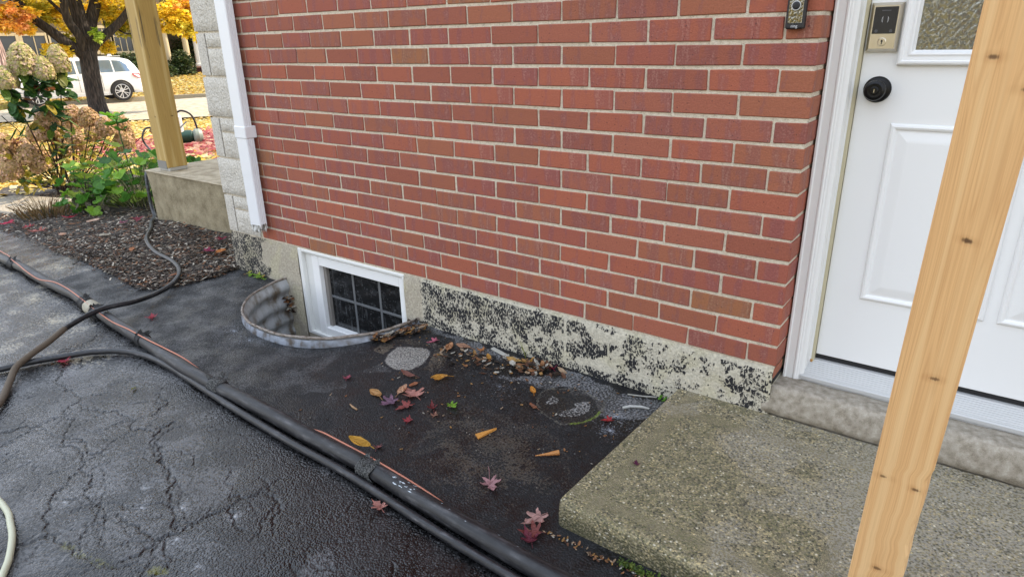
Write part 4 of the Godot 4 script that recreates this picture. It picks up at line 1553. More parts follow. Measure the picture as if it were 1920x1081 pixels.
func porch() -> void:
	var p := thing("concrete_porch", "rough cast concrete porch block past the house corner", "porch", Vector3(-3.9, 0, -1.6))
	var o := p.position
	var b := MB.new()
	var rows := []
	for j in 14:
		var row := []
		for i in 41:
			var x := lerpf(-4.52 + 0.012 * j, -2.96, i / 40.0)
			var y := lerpf(0.128, -0.5, j / 13.0)
			row.append(Vector3(x + (0.06 if i == 0 else 0.0) * 0.0, y, -0.33 + wavy.get_noise_2d(x * 300.0, y * 300.0) * 0.006) - o)
		rows.append(row)
	b.grid(rows, false, true)
	b.box(Vector3(-4.50, -1.0, -4.6) - o, Vector3(-2.96, 0.125, -0.336) - o)
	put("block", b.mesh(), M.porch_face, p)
	b = MB.new()
	b.box(Vector3(-4.525, 0.126, -4.6) - o, Vector3(-2.963, 0.136, -0.322) - o, 0.004)
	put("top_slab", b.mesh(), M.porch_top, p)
	# post in its steel stand-off
	var q := thing("porch_post", "treated yellow-brown timber post on a steel bracket at the porch corner", "post", Vector3(-4.355, 0.136, -0.455))
	b = MB.new()
	var x0 := -0.07
	for f in [[Vector3(x0, 0, 0.07), Vector3(0.07, 0, 0.07), Vector3(0, 0, 1)], [Vector3(0.07, 0, 0.07), Vector3(0.07, 0, -0.07), Vector3(1, 0, 0)], [Vector3(0.07, 0, -0.07), Vector3(x0, 0, -0.07), Vector3(0, 0, -1)], [Vector3(x0, 0, -0.07), Vector3(x0, 0, 0.07), Vector3(-1, 0, 0)]]:
		var a: Vector3 = f[0] - f[2] * 0.0 + (f[1] - f[0]) * 0.03
		var c: Vector3 = f[1] - (f[1] - f[0]) * 0.03
		b.face([a + Vector3(0, 0.026, 0), c + Vector3(0, 0.026, 0), c + Vector3(0, 2.55, 0), a + Vector3(0, 2.55, 0)], f[2], [Vector2(0, 1), Vector2(1, 1), Vector2(1, 0), Vector2(0, 0)])
	for s in [[1, 1], [1, -1], [-1, 1], [-1, -1]]:
		var a := Vector3(0.07 * s[0], 0.026, 0.0658 * s[1])
		var c := Vector3(0.0658 * s[0], 0.026, 0.07 * s[1])
		b.face([a, c, c + Vector3(0, 2.524, 0), a + Vector3(0, 2.524, 0)], Vector3(s[0], 0, s[1]), [Vector2(0.02, 1), Vector2(0.05, 1), Vector2(0.05, 0), Vector2(0.02, 0)])
	b.face([Vector3(x0, 0.026, 0.07), Vector3(0.07, 0.026, 0.07), Vector3(0.07, 0.026, -0.07), Vector3(x0, 0.026, -0.07)], Vector3.DOWN)
	put("timber", b.mesh(), M.post, q)
	b = MB.new()
	b.box(Vector3(-0.070, 0.016, 0.0702), Vector3(0.050, 0.072, 0.0725))
	b.box(Vector3(-0.050, 0.001, -0.05), Vector3(0.050, 0.016, 0.060))
	put("steel_bracket", b.mesh(), M.steel, q)
	b = MB.new()
	b.box(Vector3(-0.066, 0.0005, -0.066), Vector3(0.072, 0.024, 0.066), 0.003)
	put("standoff_plate", b.mesh(), mat(lin(0.42, 0.41, 0.38), 0.7), q)
	# the roof that the post carries, above the picture
	b = MB.new()
	b.box(Vector3(-5.0, 2.69, -4.8), Vector3(-2.965, 2.86, -0.1))
	tag(put("porch_roof", b.mesh(), M.trim), "white boarded porch roof carried by the timber post", "porch roof")


func downspout() -> void:
	var d := thing("downspout", "white metal downspout with a torn bottom end beside the corner stones", "downspout", Vector3(-2.606, 0.6, 0.02))
	var o := d.position
	# ribbed section in (x, z)
	var sec := vv([-2.650, 0.020, -2.650, 0.056, -2.646, 0.060, -2.567, 0.060, -2.563, 0.056, -2.5625, 0.0520, -2.5655, 0.0500, -2.5655, 0.0485, -2.5625, 0.0470, -2.5625, 0.0430, -2.5655, 0.0412, -2.5655, 0.0396, -2.5625, 0.038, -2.5625, 0.034, -2.5655, 0.0322, -2.5655, 0.0306, -2.5625, 0.029, -2.5625, 0.020])
	var b := MB.new()
	var torn := []
	for k in sec.size():
		torn.append(0.094 + rf(-0.006, 0.004) + (0.006 if k > 4 else 0.0))
	for k in sec.size() - 1:
		var p: Vector2 = sec[k]
		var q: Vector2 = sec[k + 1]
		var dn := Vector3(-(q.y - p.y), 0, q.x - p.x)
		b.face([Vector3(p.x, torn[k], p.y) - o, Vector3(q.x, torn[k + 1], q.y) - o, Vector3(q.x, 5.3, q.y) - o, Vector3(p.x, 5.3, p.y) - o], dn)
	put("pipe", b.mesh(), M.spout, d)
	b = MB.new()                        # crumpled, dirty lower end
	var rows := []
	for j in 7:
		var row := []
		for k in sec.size():
			var s: float = 1.0 - 0.10 * j / 6.0
			var c := Vector2(-2.606, 0.036)
			var p: Vector2 = c + (sec[k] - c) * s + Vector2(rf(-0.0022, 0.0022), rf(-0.0022, 0.0022)) * (1.0 if j else 0.1)
			row.append(Vector3(p.x, lerpf(torn[k] + 0.002, 0.062 + 0.012 * sin(k * 1.9) * (1.0 if j > 4 else 0.0), j / 6.0), p.y) - o)
		rows.append(row)
	b.grid(rows, false, true)
	put("torn_end", b.mesh(), mat(Color(1, 1, 1), 0.7, ramp(mixed([[stretched(256, 256, 0.05, 190, 1.0, 5.0), 1.3]]), 256, 256, [[0.35, lin(0.13, 0.115, 0.09)], [0.5, lin(0.42, 0.41, 0.38)], [0.7, lin(0.68, 0.68, 0.66)]]), 8.0), d)
	b = MB.new()
	b.box(Vector3(-2.654, 0.535, 0.0004) - o, Vector3(-2.5585, 0.593, 0.0635) - o, 0.003)
	put("strap", b.mesh(), M.spout, d)
	b = MB.new()
	for k in sec.size() - 1:
		var p: Vector2 = Vector2(-2.606, 0.036) + (sec[k] - Vector2(-2.606, 0.036)) * 1.025
		var q: Vector2 = Vector2(-2.606, 0.036) + (sec[k + 1] - Vector2(-2.606, 0.036)) * 1.025
		b.face([Vector3(p.x, 0.345 + (0.016 if p.x > -2.58 else 0.0), p.y) - o, Vector3(q.x, 0.345 + (0.016 if q.x > -2.58 else 0.0), q.y) - o, Vector3(q.x, 0.535, q.y) - o, Vector3(p.x, 0.535, p.y) - o], Vector3(-(q.y - p.y), 0, q.x - p.x))
	put("sleeve", b.mesh(), M.spout, d)


func doorbell() -> void:
	var d := thing("doorbell", "black video doorbell with a round button on the brick beside the door", "doorbell", Vector3(-0.0625, 1.04, 0.0))
	var b := MB.new()
	b.box(Vector3(-0.0235, -0.0625, 0.0), Vector3(0.0235, 0.0625, 0.022), 0.004)
	put("housing", b.mesh(), mat(lin(0.016, 0.016, 0.018), 0.55), d)
	b = MB.new()
	b.box(Vector3(-0.0175, -0.048, 0.0215), Vector3(0.0175, 0.058, 0.0228), 0.0005)
	var lines := []
	for j in 61:
		var row := []
		for i in 21:
			var e := 0.0 if i == 0 or j == 0 or i == 20 or j == 60 else 1.0
			row.append(Vector3(lerpf(-0.0172, 0.0172, i / 20.0), lerpf(-0.0477, 0.0577, j / 60.0), 0.0232 + e * M.glass_relief.get_noise_2d(i * 0.20, j * 0.16) * 0.0011))
		lines.append(row)
	b.grid(lines, false, false)
	put("face_plate", b.mesh(), mat(lin(0.24, 0.22, 0.17), 0.12), d)
	d.get_node("face_plate").material_override.metallic = 0.9
	b = MB.new()
	b.lathe(Vector3(0, -0.006, 0.0238), Vector3(0, 0, 1), vv([0.0, 0.0118, 0.0016, 0.0118, 0.0018, 0.0098, 0.0008, 0.0096]), 32)
	put("button_ring", b.mesh(), M.alu, d)
	b = MB.new()
	b.lathe(Vector3(0, -0.006, 0.0238), Vector3(0, 0, 1), vv([0.0, 0.0096, 0.0022, 0.0090, 0.0034, 0.006, 0.0038, 0.0]), 32)
	put("button", b.mesh(), M.black, d)
	var tm := TextMesh.new()
	tm.text = "ring"
	tm.font_size = 16
	tm.pixel_size = 0.00055
	tm.depth = 0.0004
	put("lettering", tm, M.mark, d, Vector3(0.0, -0.0550, 0.0222))


func stud() -> void:
	var s := thing("timber_stud", "pale raw timber stud with knots leaning upright on the slab before the door", "stud", Vector3(0.3915, -0.163, 0.704))
	var up := Vector3(0.027, 1.155, 0.072).normalized()
	var side := Vector3(1, 0, 0.03)
	side = (side - up * side.dot(up)).normalized()
	s.transform.basis = Basis(side, up, side.cross(up))
	var b := MB.new()
	# section: eased corners, the far long edge waney with bark chipped away near the foot
	var rows := []
	var uvs := []
	var hw := 0.0445
	var ht := 0.019
	for j in 97:
		var y := 2.4 * j / 96.0
		var wane := 0.0
		if y < 0.42:
			wane = 0.003 + 0.0035 * (0.5 + 0.5 * sin(y * 31.0)) + wavy.get_noise_2d(y * 2000.0, 0.0) * 0.005
		if y < 0.17:
			wane += 0.010 * smoothstep(0.17, 0.06, y) + absf(wavy.get_noise_2d(y * 6000.0, 9.0)) * 0.010
		wane = maxf(wane, 0.0)
		var row := []
		var ur := []
		for p in [[-hw + 0.003, ht, 0.03], [hw - 0.003 - wane, ht, 0.95], [hw - wane * 0.8, ht - 0.004, 0.99], [hw - wane * 0.3, -ht + 0.003, 0.90], [hw - 0.003, -ht, 0.8], [-hw + 0.003, -ht, 0.2], [-hw, -ht + 0.003, 0.12], [-hw, ht - 0.003, 0.005]]:
			row.append(Vector3(p[0], y, p[1]))
			ur.append(Vector2(p[2], 1.0 - y / 2.4))
		rows.append(row)
		uvs.append(ur)
	# flat-shaded faces so the arrises stay crisp
	for j in 96:
		for k in 8:
			var q := (k + 1) % 8
			var c: Vector3 = (rows[j][k] + rows[j][q]) * Vector3(1, 0, 1)
			var ua: Vector2 = uvs[j][k]
			var ub: Vector2 = uvs[j][q] if k < 7 else Vector2(0.03, uvs[j][q].y)
			var uc: Vector2 = uvs[j + 1][q]
			var ud: Vector2 = uvs[j + 1][k]
			b.face([rows[j][k], rows[j][q], rows[j + 1][q], rows[j + 1][k]], c, [ua, ub, uc, ud])
	b.face(rows[0], Vector3.DOWN)
	put("timber", b.mesh(), M.stud, s)


func pipe_axis(x: float, h := 0.026) -> Vector3:
	var z := lerp_list(hose_line, x)
	return Vector3(x, gnd(x, z) + h, z)


func hoses() -> void:
	# the big black hose with its wrappings
	var big := thing("black_drain_hose", "thick scuffed black hose across the asphalt, wrapped with tape in several places", "hose", pipe_axis(-2.0))
	var o := big.position
	var pts := []
	var x := -9.0
	while x < 1.0:
		pts.append(pipe_axis(x) - o + Vector3(0, wavy.get_noise_2d(x * 160.0, 40.0) * 0.004 + 0.001, wavy.get_noise_2d(x * 130.0, 80.0) * 0.006))
		x += 0.035
	var b := MB.new()
	b.tube(pts, 0.0258, 20)
	put("hose", b.mesh(), M.rubber, big)
	# wrappings: [from, to, material, radius, ragged]
	for q in [[-4.27, -4.16, "tape_black", 0.0295, 0.003], [-3.13, -3.06, "tape_black", 0.032, 0.004], [-3.055, -2.97, "rag", 0.0325, 0.003], [-2.965, -2.90, "tape_black", 0.032, 0.004], [-2.43, -2.39, "tape_black", 0.0292, 0.003], [-1.79, -1.73, "tape", 0.0305, 0.0045], [-0.94, -0.875, "tape", 0.0292, 0.0035]]:
		b = MB.new()
		var rows := []
		var n := 15
		for k in n:
			var xx := lerpf(q[0], q[1], k / (n - 1.0))
			var c := pipe_axis(xx) - o
			var ring := []
			for s in 22:
				var a := TAU * s / 22.0
				var r: float = q[3] + rf(-0.3, 1.0) * q[4] + 0.0022 * sin(k * 2.1 + s * 0.29)
				if k == 0 or k == n - 1:
					r = 0.0262 + rf(0.0, 0.001)
				ring.append(c + Vector3(0.004 * sin(a * 3.0 + q[0] * 9.0) * (1.0 if k % (n - 1) == 0 else 0.4), sin(a) * r, cos(a) * r))
			rows.append(ring)
		b.grid(rows, true, false)
		put("tape_wrap" if q[2] != "rag" else "cloth_wrap", b.mesh(), M[q[2]], big)
		if q[2] != "rag":               # loose flaps of torn tape
			b = MB.new()
			for f in 5:
				var xx := rf(q[0], q[1])
				var c := pipe_axis(xx) - o
				var a := rf(0.5, 2.4)
				var dir := Vector3(rf(-0.4, 0.4), sin(a), -cos(a) * 0.8).normalized()
				var sd := dir.cross(Vector3.RIGHT).normalized() * rf(0.3, 0.5) + Vector3(1, 0, 0) * rf(0.4, 0.7)
				var p0 := c + dir * 0.028
				var w := rf(0.010, 0.018)
				var l := rf(0.012, 0.030)
				b.grid([[p0 - sd * w, p0 + sd * w], [p0 + dir * l * 0.5 - sd * w * 0.8 + Vector3(0.003, 0, 0), p0 + dir * l * 0.6 + sd * w * 0.7], [p0 + dir * l + Vector3(0.006, -0.004, -0.006) - sd * w * 0.4, p0 + dir * l * 1.1 + sd * w * 0.3 + Vector3(0, -0.006, -0.004)]])
			put("torn_flap", b.mesh(), M.tape_black if q[2] == "tape_black" or q[0] > -2.5 and q[0] < -2.4 else M[q[2]], big)
	b = MB.new()                        # splashes of pale paint on the hose
	for k in 34:
		var xx: float = rf(-0.80, -0.70) if k < 28 else rf(-0.72, -0.30)
		var a := rf(0.7, 2.6)
		var c := pipe_axis(xx) - o
		var out := Vector3(0, sin(a), cos(a))
		var w := rf(0.001, 0.0035)
		var l := rf(0.002, 0.009)
		var tg := Vector3(0, cos(a), -sin(a))
		var p := c + out * 0.0266
		b.face([p - Vector3(l, 0, 0), p + tg * w, p + Vector3(l, 0, 0), p - tg * w * 0.7], out)
	put("paint_splash", b.mesh(), mat(lin(0.45, 0.50, 0.54), 0.7), big)
	# orange wire clipped along it
	var wl := []
	for q in [[-9.0, 0.09, 0.05], [-5.2, 0.56, 0.05], [-4.577, 0.632, 0.055], [-4.368, 0.652, 0.056], [-4.2, 0.69, 0.058], [-4.0, 0.722, 0.055], [-3.857, 0.738, 0.050], [-3.67, 0.75, 0.046], [-3.491, 0.731, 0.054], [-3.311, 0.737, 0.055], [-3.111, 0.756, 0.055], [-2.918, 0.777, 0.052], [-2.696, 0.803, 0.05], [-2.512, 0.808, 0.055], [-2.329, 0.817, 0.056], [-2.183, 0.813, 0.055], [-2.05, 0.806, 0.05], [-1.93, 0.798, 0.020], [-1.7, 0.80, 0.008], [-1.45, 0.80, 0.008], [-1.27, 0.81, 0.020], [-1.169, 0.824, 0.048], [-1.075, 0.829, 0.052], [-0.958, 0.838, 0.053], [-0.873, 0.842, 0.052], [-0.772, 0.842, 0.045], [-0.677, 0.848, 0.035], [-0.55, 0.857, 0.022], [-0.3, 0.87, 0.018], [0.4, 0.92, 0.018]]:
		var ax := pipe_axis(q[0])
		var off := Vector2(q[1] - ax.z, q[2] - 0.026)
		off = off.normalized() * (0.0305 if q[0] < -1.95 or q[0] > -1.32 else 0.032)
		wl.append(ax + Vector3(0, maxf(off.y, -0.019), off.x))
	b = MB.new()
	b.tube(smooth_path(wl, 0.03), 0.0029, 8)
	tag(put("orange_wire", b.mesh(), M.wire), "thin orange wire taped along the thick black hose", "wire")

	# thin black hose from the pump, over the big hose, out of the picture
	var path := [Vector3(-11.75, -0.35, -4.55), Vector3(-10.8, -0.45, -3.7), Vector3(-9.8, -0.22, -2.95), Vector3(-9.0, -0.085, -2.60), Vector3(-8.95, -0.075, -2.48), Vector3(-8.92, -0.19, -2.40), Vector3(-8.85, -0.32, -2.42), Vector3(-8.3, -0.44, -2.3), Vector3(-7.2, -0.40, -1.75), Vector3(-6.2, -0.30, -1.15), Vector3(-5.4, -0.10, -0.72), Vector3(-4.98, 0.04, -0.55), Vector3(-4.80, 0.06, -0.46), Vector3(-4.735, -0.02, -0.42), Vector3(-4.70, -0.16, -0.40)]
	path.append_array(on_ground(vv([-4.60, -0.36, -4.40, -0.24, -4.174, -0.126]), 0.035))
	path.append_array(on_ground(vv([-3.883, 0.047, -3.584, 0.148, -3.287, 0.192, -3.097, 0.258, -2.96, 0.372, -2.90, 0.487]), 0.032))
	for q in [[-2.84, 0.62, 0.052], [-2.83, 0.692, 0.064], [-2.837, 0.765, 0.070], [-2.825, 0.85, 0.066], [-2.775, 0.962, 0.058], [-2.70, 1.061, 0.048], [-2.66, 1.135, 0.041], [-2.615, 1.21, 0.030], [-2.55, 1.255, 0.018]]:
		path.append(Vector3(q[0], gnd(q[0], q[1]) + q[2], q[1]))
	var cut := path.size() - 4
	var hs := thing("thin_black_hose", "thin black hose arching over the thick hose, muddy brown at its end", "hose", Vector3(-2.83, -0.2, 0.7))
	b = MB.new()
	var off := []
	for p in path:
		off.append(p - hs.position)
	var first := off.slice(0, cut)
	b.tube(smooth_path(first, 0.025), 0.0128, 14)
	put("hose", b.mesh(), M.hose, hs)
	var last := off.slice(cut - 1)
	for q in on_ground(vv([-2.488, 1.292, -2.411, 1.334, -2.313, 1.399, -2.1, 1.52, -1.7, 1.72, -1.3, 2.3, -1.6, 3.2, -3.0, 4.0]), 0.0125):
		last.append(q - hs.position)
	b = MB.new()
	b.tube(smooth_path(last, 0.025), 0.0130, 14)
	put("muddy_end", b.mesh(), M.muddy, hs)

	var second := on_ground(vv([-4.2, 4.0, -3.4, 2.7, -2.95, 1.75, -2.80, 1.43, -2.711, 1.274, -2.645, 1.144, -2.593, 1.063, -2.525, 0.966, -2.413, 0.893, -2.276, 0.857, -2.081, 0.852, -1.848, 0.868, -1.603, 0.886, -1.391, 0.896, -1.214, 0.902, -1.001, 0.908, -0.804, 0.921, -0.625, 0.936, -0.485, 0.946, -0.328, 0.953, -0.246, 0.960, 0.2, 1.0, 0.8, 1.05]), 0.0125)
	b = MB.new()
	b.tube(smooth_path(second, 0.025), 0.0127, 14)
	tag(put("thin_black_hose", b.mesh(), M.hose), "thin black hose lying close alongside the thick hose, bending away at its far end", "hose")
	b = MB.new()
	b.tube(smooth_path(on_ground(vv([-4.6, 2.9, -3.2, 2.0, -2.3, 1.60, -1.95, 1.555, -1.76, 1.556, -1.66, 1.562, -1.602, 1.575, -1.534, 1.593, -1.459, 1.624, -1.406, 1.654, -1.30, 1.73, -1.1, 1.95, -1.0, 2.8, -2.2, 4.2]), 0.0085), 0.02), 0.0088, 12)
	tag(put("garden_hose", b.mesh(), M.garden), "pale green-grey garden hose curving on the cracked asphalt", "hose")


# ---------------------------------------------------------------- leaves
func maple_outline(narrow := 1.0) -> PackedVector2Array:
	var half := vv([0.0, 0.02, 0.07, -0.05, 0.20, -0.13, 0.27, -0.10, 0.36, -0.12, 0.33, -0.02, 0.20, 0.09, 0.30, 0.12, 0.40, 0.20, 0.52, 0.22, 0.50, 0.32, 0.40, 0.36, 0.28, 0.34, 0.14, 0.33, 0.18, 0.46, 0.24, 0.56, 0.19, 0.64, 0.12, 0.66, 0.07, 0.80])
	var out := PackedVector2Array()
	for p in half:
		out.append(Vector2(p.x * narrow, p.y))
	out.append(Vector2(0, 1.0))
	for k in range(half.size() - 1, 0, -1):
		out.append(Vector2(-half[k].x * narrow, half[k].y))
	return out


func oval_outline(wide := 0.28) -> PackedVector2Array:
	var out := PackedVector2Array()
	for k in 18:
		var a := TAU * k / 18.0
		var y := 0.5 - 0.5 * cos(a)
		out.append(Vector2(sin(a) * wide * (1.0 - 0.25 * y) * (1.0 + 0.06 * (k % 2)), y))
	return out


func leaf_mesh(outline: PackedVector2Array, size: float, col: Color, curl: float, fold: float, stalk := 0.5, vein := 0.8) -> ArrayMesh:
	var b := MB.new()
	if outline.size() > 24:             # no two maple leaves are cut alike
		outline = outline.duplicate()
		var lean := rf(-0.14, 0.14)
		for k in outline.size():
			outline[k] += Vector2(rf(-0.022, 0.022) + lean * outline[k].y * outline[k].y, rf(-0.022, 0.022))
	var ids := Geometry2D.triangulate_polygon(outline)
	if ids.size() == 0:
		ids = Geometry2D.triangulate_delaunay(outline)
	var ctr := Vector2(0, 0.42)
	var ph := rf(0, TAU)
	var bend := func(p: Vector2) -> Vector3:
		var r := p - ctr
		var y := absf(p.x) * fold + curl * (r.length_squared() * 0.9 + 0.35 * p.y * p.y * sin(ph)) + 0.05 * sin(p.x * 9.0 + ph) * sin(p.y * 8.0) * (0.4 + absf(curl))
		return Vector3(p.x, y + 0.02, -p.y) * size
	# split each triangle to the midrib's middle so the blade can curl
	var mott := rf(0, 50)
	for k in range(0, ids.size(), 3):
		var p: Array = [outline[ids[k]], outline[ids[k + 1]], outline[ids[k + 2]]]
		var m: Vector2 = (p[0] + p[1] + p[2]) / 3.0
		for s in 3:
			b.tint = col * (rf(0.80, 1.16) + wavy.get_noise_2d((p[s].x + mott) * 300.0, p[s].y * 300.0) * 0.4)
			b.face([bend.call(p[s]), bend.call(p[(s + 1) % 3]), bend.call(m)], Vector3.UP)
	if stalk > 0.0:
		b.tint = col * 0.75
		var pts := []
		for k in 5:
			var u := k / 4.0
			pts.append(Vector3(0.10 * sin(u * 2.0 + ph) * stalk, 0.02 + 0.05 * u * stalk, u * stalk) * size + (bend.call(Vector2(0, 0.02)) - Vector3(0, 0.02 * size, 0)) * (1.0 - u))
		b.tube(pts, 0.012 * size + 0.0006, 5, false)
	return b.mesh()


func lay(called: String, m: Mesh, x: float, z: float, yaw: float, tilt: float, label: String, category := "leaf", lift := 0.002) -> MeshInstance3D:
	var o := put(called, m, M.leafy, null, Vector3(x, gnd(x, z) + lift, z))
	o.rotation = Vector3(tilt, yaw, rf(-0.08, 0.08))
	tag(o, label, category, "fallen autumn leaves" if category == "leaf" else "")
	return o


func loose_leaves() -> void:
	rng.seed = 900
	var mp := maple_outline()
	var sharp := maple_outline(0.85)
	var ov := oval_outline()
	var pink := Color(0.50, 0.22, 0.20)
	var red := Color(0.38, 0.045, 0.06)
	var tan_ := Color(0.50, 0.24, 0.11)
	var gold := Color(0.62, 0.30, 0.05)
	var all := [
		[mp, 0.045, Color(0.42, 0.10, 0.14), -1.421, 0.517, 0.6, 0.5, "small pink maple leaf alone on black asphalt below the window well"],
		[mp, 0.055, Color(0.52, 0.14, 0.20), -1.340, 0.096, 2.6, 0.6, "bright pink curled maple leaf behind the pale concrete disc"],
		[ov, 0.075, tan_, -1.240, 0.140, 0.4, 0.3, "broad tan oak-like leaf at the edge of the pale concrete disc"],
		[ov, 0.070, Color(0.30, 0.13, 0.10), -1.205, 0.368, 2.0, 0.8, "curled dull brown leaf just in front of the pale disc"],
		[ov, 0.085, gold, -1.098, 0.300, 2.5, 0.9, "curled golden leaf in the middle of the wet patch"],
		[mp, 0.050, Color(0.33, 0.02, 0.06), -0.783, 0.045, 1.0, 1.2, "crumpled crimson leaf at the end of the litter by the foundation"],
		[ov, 0.080, Color(0.62, 0.38, 0.13), -0.925, 0.060, 1.9, 0.6, "long pale golden leaf on top of the litter by the foundation"],
		[ov, 0.060, gold, -0.872, 0.075, 0.3, 0.7, "orange leaf lying across the litter by the foundation"],
		[ov, 0.085, Color(0.52, 0.28, 0.17), -1.173, 0.075, 1.7, 0.35, "long tan leaf against the tar strip at the foundation"],
		[ov, 0.052, Color(0.70, 0.29, 0.04), -0.751, 0.227, 0.8, 0.5, "single orange leaf beside the ring stain"],
		[sharp, 0.060, Color(0.22, 0.42, 0.03), -0.963, 0.440, -1.9, 0.3, "lone bright green maple leaf"],
		[mp, 0.045, Color(0.36, 0.05, 0.06), -1.020, 0.598, 0.5, 0.3, "small red maple leaf in front of the leaf cluster"],
		[ov, 0.085, Color(0.55, 0.30, 0.11), -1.214, 0.540, 1.3, 0.5, "yellow-brown leaf at the far end of the leaf cluster"],
		[ov, 0.070, Color(0.60, 0.33, 0.20), -1.172, 0.490, 0.2, 0.5, "buff squared leaf on the back of the leaf cluster"],
		[mp, 0.080, Color(0.26, 0.14, 0.21), -1.155, 0.530, 3.0, 0.4, "mauve maple leaf in the front of the leaf cluster"],
		[mp, 0.075, Color(0.36, 0.09, 0.08), -1.085, 0.520, 2.7, 0.3, "deep red maple leaf lowest in the leaf cluster"],
		[mp, 0.110, Color(0.56, 0.25, 0.20), -1.100, 0.470, 1.2, 0.35, "largest salmon pink maple leaf of the leaf cluster"],
		[mp, 0.045, Color(0.20, 0.03, 0.03), -0.995, 0.497, 0.9, 1.0, "shrivelled dark red leaf with a long stalk beside the cluster"],
		[mp, 0.036, Color(0.38, 0.19, 0.13), -0.965, 0.525, 0.3, 0.4, "tiny brown leaf just below the shrivelled red one"],
		[mp, 0.045, Color(0.45, 0.035, 0.04), -0.444, 0.223, 2.1, 0.4, "vivid red maple leaf between the ring stain and the slab"],
		[mp, 0.075, Color(0.48, 0.25, 0.26), -0.590, 0.690, -2.3, 0.5, "dusty mauve maple leaf with a long red stalk in front of the slab corner"],
		[sharp, 0.095, Color(0.58, 0.33, 0.29), -0.382, 0.735, 2.9, 0.4, "large pale pink maple leaf against the slab corner"],
		[mp, 0.070, Color(0.26, 0.07, 0.06), -0.355, 0.786, 2.2, 0.7, "dark red maple leaf just below the pale pink one"],
		[mp, 0.060, Color(0.18, 0.03, 0.05), -0.350, 0.828, 0.9, 0.8, "purple-red leaf nearest the thick hose by the slab corner"],
		[mp, 0.062, Color(0.50, 0.21, 0.17), -0.770, 0.953, 1.3, 0.45, "salmon maple leaf on the near side of the hoses"],
		[mp, 0.045, Color(0.36, 0.13, 0.12), -0.992, 0.765, 0.5, 1.2, "crumpled brown-red leaf just behind the taped thick hose"],
		[mp, 0.075, Color(0.42, 0.03, 0.06), -2.54, 1.065, 1.6, 0.5, "red maple leaf on the drive under the bend of the thin hose"],
		[mp, 0.070, Color(0.40, 0.04, 0.06), -2.667, 0.635, 1.2, 0.6, "red maple leaf between thick hose and flower bed"],
		[ov, 0.090, Color(0.66, 0.30, 0.06), -3.759, 0.385, 0.5, 0.5, "orange leaf on the asphalt at the edge of the mulch"],
		[ov, 0.032, Color(0.34, 0.34, 0.05), -2.070, 1.017, 0.6, 1.4, "tiny curled yellow-green leaf alone on the grey drive"],
		[ov, 0.045, Color(0.45, 0.17, 0.08), -1.164, 0.395, 2.8, 0.8, "small brown curl beside the dull brown leaf"],
		[ov, 0.045, gold, -1.042, 0.110, 0.9, 0.6, "small orange leaf among the crumbs behind the golden curled leaf"],
		[mp, 0.050, Color(0.55, 0.22, 0.07), -1.115, 0.075, 0.4, 0.9, "orange-brown crumpled leaf close to the white chip at the wall"],
		[ov, 0.040, Color(0.36, 0.14, 0.07), -0.690, 0.300, 1.5, 0.7, "small rust-brown leaf at the near rim of the ring stain"],
		[ov, 0.055, Color(0.52, 0.24, 0.10), -0.830, 0.085, 2.2, 0.8, "rusty curled leaf beside the crimson leaf at the wall"],
		[ov, 0.050, Color(0.50, 0.27, 0.14), -0.890, 0.10, 2.9, 0.7, "tan leaf at the front of the litter by the foundation"],
	]
	for q in all:
		var long: float = 1.1 if "stalk" in q[7] else 0.35
		lay("fallen_leaf", leaf_mesh(q[0], q[1] * 0.80, q[2] * 0.9, q[6] * 0.85, 0.24, long), q[3], q[4], q[5], rf(-0.05, 0.12), q[7])
	# things of other shapes
	lay("fallen_leaf", leaf_mesh(ov, 0.075, Color(0.62, 0.34, 0.05), 0.3, 0.2, 0.2), -0.952, 0.822, 1.9, 0.2, "yellow leaf stuck on the tape of the thick hose", "leaf", 0.058)
	var b := MB.new()
	b.tint = Color(0.72, 0.33, 0.07)
	b.face([Vector3(-0.012, 0.006, 0.028), Vector3(0.014, 0.004, 0.030), Vector3(0.010, 0.016, -0.040)], Vector3.UP)
	b.face([Vector3(-0.012, 0.001, 0.028), Vector3(0.014, 0.0, 0.030), Vector3(0.014, 0.004, 0.030), Vector3(-0.012, 0.006, 0.028)], Vector3(0, 0, 1))
	b.face([Vector3(0.014, 0.0, 0.030), Vector3(0.010, 0.008, -0.040), Vector3(0.010, 0.016, -0.040), Vector3(0.014, 0.004, 0.030)], Vector3.RIGHT)
	lay("leaf_fragment", b.mesh(), -0.752, 0.512, -0.45, 0.05, "folded orange wedge of leaf standing out on the black asphalt", "leaf")
	b = MB.new()
	b.tint = Color(0.66, 0.31, 0.10)
	b.tube([Vector3(-0.040, 0.004, 0.0), Vector3(0.0, 0.008, 0.002), Vector3(0.034, 0.010, 0.0)], [0.0012, 0.005, 0.0085], 9, false)
	lay("leaf_roll", b.mesh(), -0.515, 0.495, 0.75, 0.0, "orange leaf rolled into a thin cone beside the slab", "leaf")
	b = MB.new()
	b.tint = Color(0.55, 0.36, 0.20)
	b.tube([Vector3(-0.024, 0.004, 0.0), Vector3(0.0, 0.006, 0.004), Vector3(0.024, 0.003, 0.0)], [0.002, 0.004, 0.003], 7)
	lay("twig", b.mesh(), -1.245, 0.638, -0.2, 0.0, "short buff twig end on the asphalt beside the leaf cluster", "twig")
	b = MB.new()
	b.tint = Color(0.70, 0.70, 0.66)
	b.tube([Vector3(-0.045, 0.004, 0.008), Vector3(-0.02, 0.007, 0.0), Vector3(0.02, 0.007, -0.001), Vector3(0.045, 0.004, 0.003)], [0.004, 0.0045, 0.005, 0.003], 8)
	lay("white_twig", b.mesh(), -0.405, 0.115, 0.55, 0.0, "smooth white stick beside the slab edge", "twig")
	b = MB.new()
	b.tint = Color(0.50, 0.48, 0.43)
